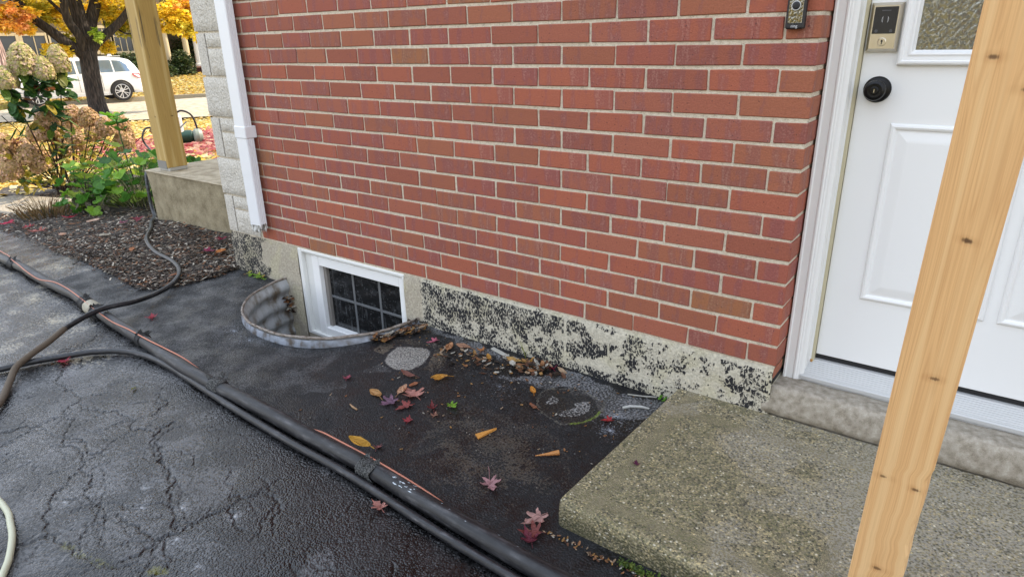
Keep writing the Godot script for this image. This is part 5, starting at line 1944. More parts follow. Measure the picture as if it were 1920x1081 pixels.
	b.tube([Vector3(-0.05, 0.003, 0.0), Vector3(0.0, 0.004, 0.004), Vector3(0.05, 0.004, 0.0)], 0.0025, 6)
	lay("grey_twig", b.mesh(), -0.420, 0.035, 0.35, 0.0, "thin grey twig at the foot of the foundation", "twig")
	b = MB.new()
	b.tint = Color(0.58, 0.56, 0.50)
	b.box(Vector3(-0.05, 0.0, -0.009), Vector3(0.05, 0.007, 0.009), 0.002)
	lay("white_chip", b.mesh(), -1.045, 0.040, -0.25, 0.05, "long whitish chip of paint leaning on the tar strip", "chip")
	lay("fallen_leaf", leaf_mesh(mp, 0.024, Color(0.10, 0.012, 0.05), 0.4, 0.1, 0.2), -0.228, 0.481, 0.4, 0.0, "tiny dark purple leaf on the slab", "leaf", 0.076)
	# weeds
	var w := thing("weed", "tiny green weed sprouting between foundation and slab corner", "weed", Vector3(-0.345, gnd(-0.345, 0.02), 0.018))
	for k in 7:
		var o := put("leaf", leaf_mesh(ov, rf(0.014, 0.024), Color(0.14, 0.34, 0.03), 0.2, 0.2, 0.6), M.leafy, w, Vector3(rf(-0.012, 0.012), rf(0.006, 0.022), rf(-0.005, 0.02)))
		o.rotation = Vector3(rf(-0.3, 0.5), rf(0, TAU), 0)
	w = thing("grass_sprout", "thin yellow-green grass sprout against the flaking foundation", "weed", Vector3(-0.93, gnd(-0.93, 0.02), 0.022))
	b = MB.new()
	b.tint = Color(0.30, 0.32, 0.08)
	for k in 6:
		var a := rf(-0.6, 0.6)
		b.tube([Vector3(0, 0, 0), Vector3(a * 0.015, 0.03, 0.004), Vector3(a * 0.05, rf(0.045, 0.075), 0.008)], [0.001, 0.001, 0.0004], 4, false)
	put("blades", b.mesh(), M.leafy, w)
	w = thing("moss_tuft", "small bright green moss at the foundation beside the window well", "weed", Vector3(-2.72, gnd(-2.72, 0.02), 0.03))
	for k in 26:
		var o := put("leaf", leaf_mesh(ov, rf(0.016, 0.03), [Color(0.20, 0.36, 0.03), Color(0.34, 0.36, 0.06), Color(0.42, 0.22, 0.06)][k % 3 if k > 12 else 0], 0.3, 0.2, 0.0), M.leafy, w, Vector3(rf(-0.10, 0.10), rf(0.003, 0.012), rf(-0.012, 0.02)))
		o.rotation = Vector3(rf(-0.3, 0.5), rf(0, TAU), 0)
	# crumbs: leaf bits, seeds and chips along the wall, at the well and over the patch
	var bit := leaf_mesh(ov, 1.0, Color(1, 1, 1), 0.7, 0.3, 0.0)
	var places := []
	var colors := []
	var tones := [Color(0.40, 0.19, 0.08), Color(0.16, 0.07, 0.035), Color(0.48, 0.34, 0.22), Color(0.58, 0.54, 0.46), Color(0.06, 0.035, 0.022), Color(0.46, 0.25, 0.08), Color(0.04, 0.028, 0.02)]
	var add := func(x: float, z: float, y: float, s: float) -> void:
		places.append(Transform3D(spun(rf(0, TAU), rf(-0.4, 0.4), rf(-0.4, 0.4), s), Vector3(x, y, z)))
		colors.append(tones[rng.randi_range(0, 6)] * rf(0.7, 1.1))
	for k in 64:
		var x := -0.86 + rng.randfn(0, 0.055)
		var z := 0.075 + rng.randfn(0, 0.02)
		add.call(x, z, gnd(x, z) + absf(rng.randfn(0, 0.008)), rf(0.014, 0.045))
	for k in 110:
		var x := -1.08 + rng.randfn(0, 0.12)
		var z := 0.10 + absf(rng.randfn(0, 0.05))
		add.call(x, z, gnd(x, z) + 0.003, rf(0.008, 0.028))
	for k in 90:
		var a := PI * rf(0.84, 0.985)
		var p := well_point(a, 0.03 + absf(rng.randfn(0, 0.025)))
		add.call(p.x, p.y, gnd(p.x, p.y) + absf(rng.randfn(0, 0.010)), rf(0.012, 0.042))
	for k in 50:
		add.call(-2.485 + rf(-0.01, 0.035), rf(0.004, 0.03), -0.33 + rf(-0.05, 0.05), rf(0.02, 0.05))
	for k in 260:
		var x := rf(-1.5, -0.35)
		var z := absf(rng.randfn(0.0, 0.30)) + 0.03
		if Vector2(x + 1.348, z - 0.267).length() > 0.1:
			add.call(x, z, gnd(x, z) + 0.002, rf(0.004, 0.014))
	for k in 110:
		var x := rf(-0.34, 0.1)
		add.call(x, 0.762 + absf(rng.randfn(0, 0.01)) + (x + 0.34) * 0.03, gnd(x, 0.76) + 0.003, rf(0.005, 0.014))
	var tufts := []
	var mossy := []
	for k in 420:                       # moss at the foot of the slab
		var x := -0.13 + 0.24 * rng.randf()
		var z := 0.757 + (x + 0.13) * 0.02 + absf(rng.randfn(0, 0.008))
		tufts.append(Transform3D(spun(rf(0, TAU), rf(-1.2, 0.4), rf(-0.5, 0.5), rf(0.006, 0.013)), Vector3(x, gnd(x, z) + rf(0.0, 0.012), z)))
		mossy.append([Color(0.10, 0.16, 0.02), Color(0.06, 0.10, 0.015), Color(0.16, 0.20, 0.03)][k % 3])
	copies("moss", bit, M.leafy, tufts, mossy)
	copies("leaf_crumbs", bit, M.leafy, places, colors)


# ---------------------------------------------------------------- the flower bed
func flower_bed() -> void:
	rng.seed = 31
	var b := MB.new()
	var rows := []
	for j in 60:
		var row := []
		for i in 120:
			var x := lerpf(-9.0, -2.90, i / 119.0)
			var z1 := lerp_list(bed_line, x) + wavy.get_noise_2d(x * 400.0, 11.0) * 0.05
			var z0 := -0.34 if x > -4.52 else -2.6
			if x > -2.96:
				z0 = 0.0
			var z := lerpf(z0, z1, j / 59.0)
			var e := smoothstep(0.0, 0.18, z1 - z)
			row.append(Vector3(x, gnd(x, z) - 0.012 + e * (0.030 + wavy.get_noise_2d(x * 300.0, z * 300.0) * 0.02), z))
		rows.append(row)
	b.grid(rows, false, true)
	struct("flower_bed_soil", b.mesh(), M.soil)
	# shredded mulch
	b = MB.new()
	b.tint = Color.WHITE
	b.box(Vector3(-0.5, -0.04, -0.14), Vector3(0.5, 0.04, 0.14), 0.03, [Vector3(0.1, 0, 0.05), Vector3(-0.2, 0, 0), Vector3(0, 0, -0.05), Vector3(0.1, 0.02, 0), Vector3(-0.1, 0, 0), Vector3(0.05, 0, -0.06), Vector3(0.1, 0, 0.03), Vector3(-0.15, 0.02, 0.02)])
	var places := []
	var colors := []
	var tones := [Color(0.022, 0.015, 0.011), Color(0.045, 0.030, 0.021), Color(0.10, 0.070, 0.050), Color(0.17, 0.135, 0.10), Color(0.035, 0.022, 0.016), Color(0.42, 0.37, 0.30), Color(0.20, 0.09, 0.04), Color(0.065, 0.050, 0.038)]
	for k in 26000:
		var x := rf(-7.6, -2.93) if k % 3 else rf(-4.8, -2.93)
		var z1 := lerp_list(bed_line, x) + 0.03
		var z0 := -0.33 if x > -4.5 else -1.6
		if x > -2.96:
			z0 = 0.01
		var z := lerpf(z0, z1, rng.randf() ** 0.8) + (absf(rng.randfn(0, 0.03)) if k % 9 == 0 else 0.0)
		var s := rf(0.009, 0.032) * (1.4 if k % 17 == 0 else 1.0)
		places.append(Transform3D(spun(rf(0, TAU), rf(-0.35, 0.35), rf(-0.35, 0.35), s), Vector3(x, gnd(x, z) + 0.016 + rf(-0.008, 0.016) - (0.012 if z > z1 - 0.05 else 0.0), z)))
		colors.append(tones[rng.randi_range(0, 7)] * rf(0.7, 1.25))
	copies("mulch", b.mesh(), M.chip, places, colors)
	var ov := oval_outline(0.3)
	var mp := maple_outline()
	# leaves one can tell apart on the mulch
	for q in [[-3.42, -0.20, 0.075, mp, Color(0.25, 0.02, 0.05), "dark red leaf on mulch against the porch face"], [-3.18, -0.02, 0.08, ov, Color(0.55, 0.20, 0.05), "orange leaf on mulch by the foundation corner"], [-3.27, 0.0, 0.075, mp, Color(0.28, 0.03, 0.08), "crimson leaf on mulch near the foundation corner"],
			[-5.35, -0.05, 0.11, mp, Color(0.42, 0.03, 0.06), "red leaf on mulch by the dry cut tuft"], [-5.05, 0.23, 0.10, mp, Color(0.44, 0.14, 0.11), "dusty red leaf in the middle of the mulch edge"], [-5.75, 0.21, 0.12, mp, Color(0.60, 0.04, 0.10), "bright crimson leaf at the corner of the bed by the drive"],
			[-4.75, 0.22, 0.09, ov, Color(0.50, 0.28, 0.18), "pinkish tan leaf on mulch beside the drive"], [-5.35, 0.24, 0.08, mp, Color(0.45, 0.07, 0.08), "small red leaf on the mulch edge behind the drive"], [-4.95, -0.12, 0.09, ov, Color(0.58, 0.40, 0.30), "pale buff leaf on the mulch by the withered plant"],
			[-4.55, -0.12, 0.07, mp, Color(0.30, 0.08, 0.13), "mauve leaf on mulch below the green plant"], [-4.35, 0.14, 0.08, ov, Color(0.50, 0.44, 0.34), "straw-coloured leaf on the open mulch"], [-3.75, 0.20, 0.06, ov, Color(0.48, 0.19, 0.07), "small brown leaf on mulch below the thin hose"],
			[-3.05, 0.33, 0.05, ov, Color(0.52, 0.18, 0.07), "rust leaf at the tip of the mulch by the well"], [-4.62, -0.26, 0.08, mp, Color(0.20, 0.015, 0.03), "dark crimson leaf at the foot of the porch corner"]]:
		lay("fallen_leaf", leaf_mesh(q[3], q[2], q[4], 0.35, 0.2, 0.3), q[0], q[1], rf(0, TAU), rf(-0.2, 0.2), q[5], "leaf", 0.040)
	# flat stone at the bed's far edge
	b = MB.new()
	b.xf = Transform3D(Basis(Vector3.UP, 0.25), Vector3.ZERO)
	b.box(Vector3(-0.50, -0.05, -0.30), Vector3(0.42, 0.035, 0.24), 0.012, [Vector3(0.1, 0, 0.05), Vector3(-0.06, 0, 0.04), Vector3(0.06, 0, 0.05), Vector3(-0.1, 0.004, 0), Vector3(0, 0, -0.04), Vector3(-0.03, 0, 0), Vector3(0.04, 0, -0.02), Vector3(0, 0, 0.03)])
	tag(put("stepping_stone", b.mesh(), M.concrete, null, Vector3(-6.75, gnd(-6.75, -0.2) + 0.03, -0.18)), "flat grey stone at the far edge of the flower bed", "stepping stone")
	# cut-back dry tuft
	var t := thing("dry_tuft", "cut-back tuft of dry straw-coloured stalks at the edge of the bed", "plant", Vector3(-5.95, gnd(-5.95, -0.12) + 0.02, -0.12))
	b = MB.new()
	for k in 260:
		b.tint = [Color(0.36, 0.22, 0.08), Color(0.24, 0.13, 0.05), Color(0.42, 0.30, 0.14), Color(0.14, 0.12, 0.03)][k % 4] * rf(0.7, 1.1)
		var a := rf(0, TAU)
		var r := sqrt(rng.randf()) * 0.20
		var p := Vector3(cos(a) * r * 1.3, 0, sin(a) * r)
		var l := rf(0.05, 0.13)
		b.tube([p, p + Vector3(cos(a) * 0.03 + rf(-0.02, 0.02), l * 0.6, sin(a) * 0.03), p + Vector3(cos(a) * rf(0.03, 0.12), l, sin(a) * rf(0.03, 0.10))], [0.0022, 0.002, 0.001], 4, false)
	var stalks := put("stalks", b.mesh(), M.leafy, t)
	stalks.set_meta("kind", "stuff")
	withered()
	hydrangeas()
	green_plant()


func withered() -> void:
	var t := thing("withered_plant", "withered grey-green plant with hanging dry leaves", "plant", Vector3(-5.55, gnd(-5.55, -0.30) + 0.02, -0.30))
	var b := MB.new()
	var tips := []
	for k in 14:
		var a := rf(0, TAU)
		var tip := Vector3(cos(a) * rf(0.04, 0.16), rf(0.10, 0.30), sin(a) * rf(0.04, 0.14))
		b.tube(smooth_path([Vector3.ZERO, tip * Vector3(0.4, 0.6, 0.4), tip], 0.05), 0.003, 5, false)
		tips.append(tip)
	put("stems", b.mesh(), M.twig, t)
	var shapes := []
	for c in [Color(0.17, 0.18, 0.12), Color(0.28, 0.25, 0.19), Color(0.13, 0.17, 0.06), Color(0.34, 0.30, 0.25)]:
		shapes.append(leaf_mesh(oval_outline(0.34), 0.075, c, 0.9, 0.35, 0.2))
	for k in 34:
		var o := put("leaf", shapes[k % 4], M.leafy, t, tips[k % 14] * rf(0.5, 1.0) + Vector3(rf(-0.03, 0.03), rf(-0.05, 0.0), rf(-0.03, 0.03)))
		o.rotation = Vector3(rf(-1.6, -0.6), rf(0, TAU), rf(-0.4, 0.4))


func flower_head(wide: float, high: float, tones: Array, n: int) -> ArrayMesh:
	var b := MB.new()
	for k in n:
		var u := rng.randf()
		var a := rf(0, TAU)
		var y := u * high
		var r := wide * 0.5 * (sqrt(maxf(1.0 - pow(absf(u - 0.26) / 0.76, 1.7), 0.0))) * (1.0 if rng.randf() < 0.75 else rf(0.5, 0.95)) * rf(0.94, 1.06)
		var p := Vector3(cos(a) * r, y - high * 0.15, sin(a) * r)
		var out := (Vector3(cos(a), (u - 0.35) * 1.3, sin(a)) + Vector3(rf(-0.5, 0.5), rf(-0.4, 0.6), rf(-0.5, 0.5))).normalized()
		var s := out.cross(Vector3.UP).normalized()
		var q := out.cross(s)
		var w := rf(0.010, 0.017) * (wide / 0.17) ** 0.5
		b.tint = tones[rng.randi_range(0, tones.size() - 1)] * rf(0.75, 1.15)
		var tw := rf(0, 1.5)
		for m in 2:
			var e := s * cos(tw + m * PI / 2) + q * sin(tw + m * PI / 2)
			var f := s * sin(tw + m * PI / 2) - q * cos(tw + m * PI / 2)
			b.face([p - e * w, p + f * w * 0.55 + out * 0.002, p + e * w + out * 0.003, p - f * w * 0.55], out)
	return b.mesh()


func shrub_leaves(tones: Array, size: float, wide := 0.32) -> Array:
	var out := []
	for c in tones:
		for k in 2:
			out.append(leaf_mesh(oval_outline(wide), size * rf(0.85, 1.15), c, rf(0.15, 0.5), rf(0.15, 0.4), 0.18))
	return out


func hydrangeas() -> void:
	rng.seed = 55
	# the tall one
	var at := Vector3(-7.35, gnd(-7.35, -0.75), -0.75)
	var t := thing("tall_hydrangea", "tall hydrangea with big cream and pinkish cone heads over dark green leaves", "shrub", at)
	var cream := [Color(0.66, 0.56, 0.27), Color(0.72, 0.58, 0.34), Color(0.58, 0.52, 0.18), Color(0.74, 0.55, 0.42), Color(0.42, 0.44, 0.12)]
	var greens := shrub_leaves([Color(0.030, 0.085, 0.022), Color(0.045, 0.12, 0.028), Color(0.035, 0.085, 0.025), Color(0.12, 0.22, 0.03)], 0.125)
	var turning := shrub_leaves([Color(0.34, 0.26, 0.03), Color(0.26, 0.09, 0.03), Color(0.22, 0.24, 0.04)], 0.12)
	var stems := MB.new()
	var heads := [[Vector3(-6.62, 0.80, -0.465), 0.23, 0.26], [Vector3(-6.55, 0.74, -0.575), 0.17, 0.19], [Vector3(-6.6, 0.80, -0.735), 0.17, 0.23], [Vector3(-6.62, 0.68, -0.300), 0.18, 0.18]]
	for q in heads:
		var tip: Vector3 = q[0] - at
		stems.tube(smooth_path([Vector3(rf(-0.05, 0.05), 0, rf(-0.05, 0.05)), tip * Vector3(0.45, 0.5, 0.5) + Vector3(0.05, 0, 0), tip], 0.06), 0.006, 6, false)
		put("flower_head", flower_head(q[1], q[2], cream, 1500), M.leafy, t, tip)
		for k in 30:
			var u := 0.98 - 0.42 * rng.randf() * rng.randf()
			var p := (tip * Vector3(lerpf(0.45, 1.0, u), 1, lerpf(0.5, 1.0, u))) * Vector3(1, u, 1)
			var o := put("leaf", greens[rng.randi_range(0, 7)] if k % 8 else turning[rng.randi_range(0, 5)], M.leafy, t, p + Vector3(rf(-0.05, 0.05), 0, rf(-0.05, 0.05)))
			o.rotation = Vector3(rf(-1.1, -0.25), rf(0, TAU), rf(-0.3, 0.3))
	for k in 6:                         # side shoots with smaller, yellowing leaves
		var tip := Vector3(rf(0.1, 1.0), rf(0.35, 0.90), rf(-0.10, 0.85))
		stems.tube(smooth_path([Vector3(rf(-0.05, 0.05), 0, rf(-0.05, 0.05)), tip * Vector3(0.4, 0.6, 0.4), tip], 0.06), 0.004, 5, false)
		for s in 5:
			var o := put("leaf", greens[rng.randi_range(0, 7)] if rng.randf() < 0.62 else turning[rng.randi_range(0, 5)], M.leafy, t, tip * rf(0.72, 1.0) + Vector3(rf(-0.07, 0.07), rf(-0.05, 0.03), rf(-0.07, 0.07)))
			o.rotation = Vector3(rf(-1.1, 0.1), rf(0, TAU), rf(-0.3, 0.3))
			o.scale = Vector3.ONE * rf(0.6, 0.95)
	put("stems", stems.mesh(), M.twig, t)
	# the low broad one with many tan heads
	at = Vector3(-7.65, gnd(-7.65, -0.95), -0.95)
	t = thing("low_hydrangea", "low bushy hydrangea with many faded tan flower heads and yellowing leaves", "shrub", at)
	var tanned := [Color(0.60, 0.40, 0.20), Color(0.70, 0.46, 0.25), Color(0.52, 0.36, 0.13), Color(0.74, 0.48, 0.34), Color(0.40, 0.28, 0.10)]
	var small := shrub_leaves([Color(0.055, 0.13, 0.03), Color(0.09, 0.18, 0.03), Color(0.18, 0.24, 0.03), Color(0.46, 0.38, 0.04), Color(0.54, 0.42, 0.08), Color(0.36, 0.30, 0.04)], 0.085)
	stems = MB.new()
	var hp := [Vector3(-7.30, 0.20, -0.66), Vector3(-6.93, 0.23, -0.62), Vector3(-7.80, 0.21, -1.17), Vector3(-7.01, 0.31, -1.04), Vector3(-7.19, 0.34, -0.94), Vector3(-7.74, 0.11, -1.13), Vector3(-6.83, 0.23, -1.11), Vector3(-7.49, 0.19, -1.52), Vector3(-7.52, 0.04, -1.56), Vector3(-6.82, 0.07, -1.25), Vector3(-7.72, 0.03, -0.69), Vector3(-7.22, 0.05, -0.44), Vector3(-6.99, 0.02, -0.42), Vector3(-7.80, -0.05, -0.76), Vector3(-6.95, -0.05, -0.50), Vector3(-7.27, 0.03, -0.80), Vector3(-7.69, -0.09, -0.47), Vector3(-6.81, 0.38, -0.60), Vector3(-7.57, 0.10, -1.29), Vector3(-7.44, 0.05, -1.03), Vector3(-6.85, -0.05, -0.22), Vector3(-7.1, 0.16, -0.30), Vector3(-7.9, 0.0, -0.25), Vector3(-7.2, -0.12, -0.30)]
	var shapes := []
	for k in 5:
		shapes.append(flower_head(rf(0.16, 0.21), rf(0.15, 0.19), tanned, 900))
	for k in hp.size():
		var tip: Vector3 = hp[k] - at - Vector3(0, 0.05, 0)
		stems.tube(smooth_path([Vector3(rf(-0.08, 0.08), 0, rf(-0.08, 0.08)), tip * Vector3(0.55, 0.45, 0.55), tip], 0.06), 0.0055, 6, false)
		var o := put("flower_head", shapes[k % 5], M.leafy, t, tip)
		o.rotation = Vector3(rf(-0.4, 0.4), rf(0, TAU), rf(-0.4, 0.4))
		for s in 12:
			var yel := rng.randf() < 0.55
			o = put("leaf", small[rng.randi_range(6, 11)] if yel else small[rng.randi_range(0, 7)], M.leafy, t, tip * rf(0.55, 1.0) + Vector3(rf(-0.12, 0.12), rf(-0.10, 0.04), rf(-0.12, 0.12)))
			o.rotation = Vector3(rf(-1.2, 0.2), rf(0, TAU), rf(-0.4, 0.4))
	for k in 34:
		var tip := Vector3(rf(-0.3, 0.85), rf(0.25, 0.7), rf(-0.75, 0.7))
		stems.tube(smooth_path([Vector3(rf(-0.1, 0.1), 0, rf(-0.1, 0.1)), tip * Vector3(0.5, 0.4, 0.5), tip], 0.06), 0.0035, 5, false)
	put("stems", stems.mesh(), M.twig, t)


func green_plant() -> void:
	rng.seed = 71
	var at := Vector3(-5.55, gnd(-5.55, -0.72), -0.72)
	var t := thing("green_perennial", "leafy bright green perennial sprawling beside the porch corner", "plant", at)
	var lobed := []
	for c in [Color(0.14, 0.32, 0.025), Color(0.08, 0.22, 0.03), Color(0.22, 0.40, 0.04), Color(0.06, 0.16, 0.035), Color(0.32, 0.42, 0.05)]:
		for k in 2:
			var out := PackedVector2Array()
			for q in 20:
				var a := TAU * q / 20.0
				var r := 0.46 + 0.08 * cos(a * 5.0) + 0.04 * (q % 2)
				out.append(Vector2(sin(a) * r, 0.5 - cos(a) * r))
			lobed.append(leaf_mesh(out, rf(0.10, 0.15), c, rf(0.2, 0.7), rf(0.1, 0.4), 0.0))
	var stems := MB.new()
	for k in 190:
		var u := sqrt(rng.randf())
		var a := rf(0, TAU)
		var tip := Vector3(cos(a) * u * 0.72 + 0.06, 0, sin(a) * u * 0.56)
		if tip.x + at.x > -4.62 and tip.z + at.z < -0.30:
			tip.x -= 0.35
		tip.y = rf(0.12, 0.60) * (1.05 - 0.55 * u)
		stems.tint = [Color(0.20, 0.26, 0.07), Color(0.42, 0.40, 0.20), Color(0.14, 0.20, 0.04)][k % 3]
		stems.tube(smooth_path([tip * Vector3(0.35, 0, 0.35), tip * Vector3(0.7, 0.8, 0.7), tip], 0.06), 0.0028, 4, false)
		var o := put("leaf", lobed[rng.randi_range(0, 9)], M.leafy, t, tip)
		o.rotation = Vector3(rf(-0.9, 0.15), rf(0, TAU), rf(-0.35, 0.35))
	for k in 26:                        # bleached bent stalks
		stems.tint = Color(0.48, 0.46, 0.24) * rf(0.7, 1.0)
		var a := rf(0, TAU)
		var r := rf(0.25, 0.75)
		stems.tube(smooth_path([Vector3(rf(-0.2, 0.2), 0.02, rf(-0.2, 0.2)), Vector3(cos(a) * r * 0.5, rf(0.15, 0.38), sin(a) * r * 0.45), Vector3(cos(a) * r, rf(0.02, 0.2), sin(a) * r * 0.8)], 0.05), 0.0022, 4, false)
	# one tall stem
	var top := Vector3(-5.95, 0.40, -0.83) - at
	stems.tint = Color(0.10, 0.16, 0.05)
	stems.tube(smooth_path([Vector3(-0.25, 0.0, -0.10), top * Vector3(0.9, 0.5, 1.0), top], 0.06), 0.006, 6, false)
	for k in 9:
		var o := put("leaf", lobed[rng.randi_range(0, 7)], M.leafy, t, top + Vector3(0, -0.02 - 0.06 * (k / 4), 0))
		o.rotation = Vector3(rf(-0.2, 0.35), k * 1.35, rf(-0.2, 0.2))
	put("stems", stems.mesh(), M.leafy, t)


# ---------------------------------------------------------------- lawn, street, the far side
func draped(poly: Array, lift: float, step := 0.8) -> ArrayMesh:      # quad [a, b, c, d] in x, z laid over the ground
	var b := MB.new()
	var rows := []
	var nu := maxi(2, int(poly[0].distance_to(poly[1]) / step))
	var nv := maxi(2, int(poly[0].distance_to(poly[3]) / step))
	for j in nv + 1:
		var row := []
		for i in nu + 1:
			var p: Vector2 = poly[0].lerp(poly[1], float(i) / nu).lerp(poly[3].lerp(poly[2], float(i) / nu), float(j) / nv)
			row.append(Vector3(p.x, gnd(p.x, p.y) + lift, p.y))
		rows.append(row)
	b.grid(rows, false, true)
	var m := b
	if m.n.size() and m.n[0].y < 0:
		b = MB.new()
		b.grid(rows, false, false)
	return b.mesh()


func street() -> void:
	rng.seed = 12
	var near_a := Vector2(-24.75, -5.3)
	var near_b := Vector2(-20.6, -10.75)
	struct("street", draped(vv([-24.2, 6.0, -29.9, 6.0, -29.3, -7.5, -24.75, -5.3]), 0.045), M.road)
	struct("street", draped([near_a, Vector2(-29.3, -7.5), Vector2(-27.2, -14.3), near_b], 0.045), M.road)
	struct("street", draped([near_b, Vector2(-27.2, -14.3), Vector2(-23.5, -30.0), Vector2(-14.0, -30.0)], 0.045), M.road)
	struct("sidewalk", draped(vv([-21.6, -7.0, -22.4, -8.3, -17.0, -16.0, -15.6, -15.2]), 0.05), M.porch_top)
	struct("front_walk", draped(vv([-4.55, -1.7, -4.55, -3.4, -15.5, -7.6, -15.9, -6.6]), 0.03), M.concrete)
	# far kerb
	var b := MB.new()
	var kerb := [Vector3(-29.75, 0, 6.0), Vector3(-29.2, 0, -7.5), Vector3(-28.6, 0, -12.6), Vector3(-27.1, 0, -14.6), Vector3(-23.4, 0, -30.0)]
	for k in kerb.size() - 1:
		var p: Vector3 = kerb[k]
		var q: Vector3 = kerb[k + 1]
		p.y = gnd(p.x, p.z)
		q.y = gnd(q.x, q.z)
		var s := (q - p).cross(Vector3.UP).normalized() * 0.16
		if s.x > 0:
			s = -s
		var u := Vector3(0, 0.17, 0)
		b.face([p, q, q + u, p + u], -s)
		b.face([p + u, q + u, q + u + s, p + u + s], Vector3.UP)
	struct("kerb", b.mesh(), M.concrete)
	fallen_carpet()
	maple_tree()
	var t := thing("thick_tree", "thick grey-brown tree trunk across the street beyond the hydrangea", "tree", Vector3(-36.4, gnd(-36.4, -9.35) - 0.1, -9.35))
	b = MB.new()
	b.tube([Vector3.ZERO, Vector3(0.05, 0.5, 0), Vector3(0.0, 2.0, 0.05), Vector3(-0.1, 5.0, 0.2), Vector3(-0.2, 9.0, 0.2)], [1.0, 0.76, 0.66, 0.6, 0.4], 18)
	put("trunk", b.mesh(), mat(Color(2.6, 2.5, 2.6), 0.95, T.bark, 0.5, T.bark, 2.0), t)
	var places := []
	var colors := []
	crown(places, colors, Vector3(-0.5, 8.2, 0.5), Vector3(5.0, 3.0, 5.0), 5000, 0.16, [Color(0.55, 0.36, 0.03), Color(0.42, 0.34, 0.05), Color(0.20, 0.24, 0.03)])
	copies("leaves", crown_leaf(), M.leafy, places, colors, t)
	across()
	suv()
	pump()
	behind_camera()


func crown_leaf() -> ArrayMesh:
	var b := MB.new()
	var o := [Vector3(0, 0, 0), Vector3(0.34, 0.05, -0.22), Vector3(0.52, -0.06, -0.5), Vector3(0.2, 0.04, -0.55), Vector3(0.0, -0.05, -1.0), Vector3(-0.2, 0.04, -0.55), Vector3(-0.52, -0.06, -0.5), Vector3(-0.34, 0.05, -0.22)]
	var c := Vector3(0, 0.08, -0.45)
	for k in 8:
		b.face([o[k], o[(k + 1) % 8], c], Vector3.UP)
	return b.mesh()


func crown(places: Array, colors: Array, c: Vector3, r: Vector3, n: int, size: float, tones: Array, clumps := 60) -> void:
	var cl := []
	for k in clumps:
		var d := Vector3(rng.randfn(), rng.randfn(), rng.randfn()).normalized() * pow(rng.randf(), 0.4)
		cl.append([c + d * r, rf(0.10, 0.24) * minf(r.x, minf(r.y, r.z) * 1.6), tones[rng.randi_range(0, tones.size() - 1)]])
	for k in n:
		var q: Array = cl[rng.randi_range(0, clumps - 1)]
		var p: Vector3 = q[0] + Vector3(rng.randfn(), rng.randfn() * 0.6, rng.randfn()) * q[1] * 0.75
		places.append(Transform3D(spun(rf(0, TAU), rf(-1.3, 0.6), rf(-0.5, 0.5), size * rf(0.6, 1.25)), p))
		colors.append((q[2] as Color).lerp(tones[rng.randi_range(0, tones.size() - 1)], rng.randf() * 0.5) * rf(0.75, 1.2))


func fallen_carpet() -> void:
	var places := []
	var colors := []
	var gold := [Color(0.66, 0.46, 0.08), Color(0.72, 0.56, 0.20), Color(0.60, 0.36, 0.06), Color(0.78, 0.66, 0.36), Color(0.45, 0.26, 0.07)]
	var rose := [Color(0.40, 0.08, 0.075), Color(0.50, 0.18, 0.15), Color(0.30, 0.04, 0.05), Color(0.56, 0.32, 0.22)]
	for k in 30000:
		var x := rf(-27.0, -7.8)
		var z := rf(-15.0, 2.0)
		var a := (x + 24.75) / 4.15
		if a > 0.0 and z < lerpf(-5.3, -10.75, a) - 0.1 and x < -19.5:
			continue
		if x < -24.6:
			continue
		places.append(Transform3D(spun(rf(0, TAU), rf(-0.4, 0.4), rf(-0.4, 0.4), rf(0.07, 0.14)), Vector3(x, gnd(x, z) + rf(-0.012, 0.03), z)))
		var red := x > -15.8 and z < -3.4 and z > -7.5 and rng.randf() < 0.6
		colors.append((rose if red else gold)[rng.randi_range(0, 3)] * rf(0.8, 1.15))
	for k in 6000:                      # extra red ones near the porch walk
		var x := -12.8 + rng.randfn(0, 1.5)
		var z := -5.6 + rng.randfn(0, 1.1) + (x + 12.8) * 0.3
		places.append(Transform3D(spun(rf(0, TAU), rf(-0.5, 0.5), rf(-0.5, 0.5), rf(0.07, 0.13)), Vector3(x, gnd(x, z) + rf(0.0, 0.06), z)))
		colors.append(rose[rng.randi_range(0, 3)] * rf(0.8, 1.15))
	for k in 16000:                     # far lawn
		var x := rf(-39.0, -28.8)
		var z := rf(-30.0, 0.0)
		if x > lerpf(-29.4, -23.6, clampf((-z - 7.5) / 22.0, 0, 1)) - 0.3:
			continue
		places.append(Transform3D(spun(rf(0, TAU), rf(-0.4, 0.4), rf(-0.4, 0.4), rf(0.10, 0.2)), Vector3(x, gnd(x, z) + rf(0.0, 0.05), z)))
		colors.append(gold[rng.randi_range(0, 4)] * rf(0.65, 1.05))
	copies("fallen_leaf_carpet", crown_leaf(), M.leafy, places, colors)


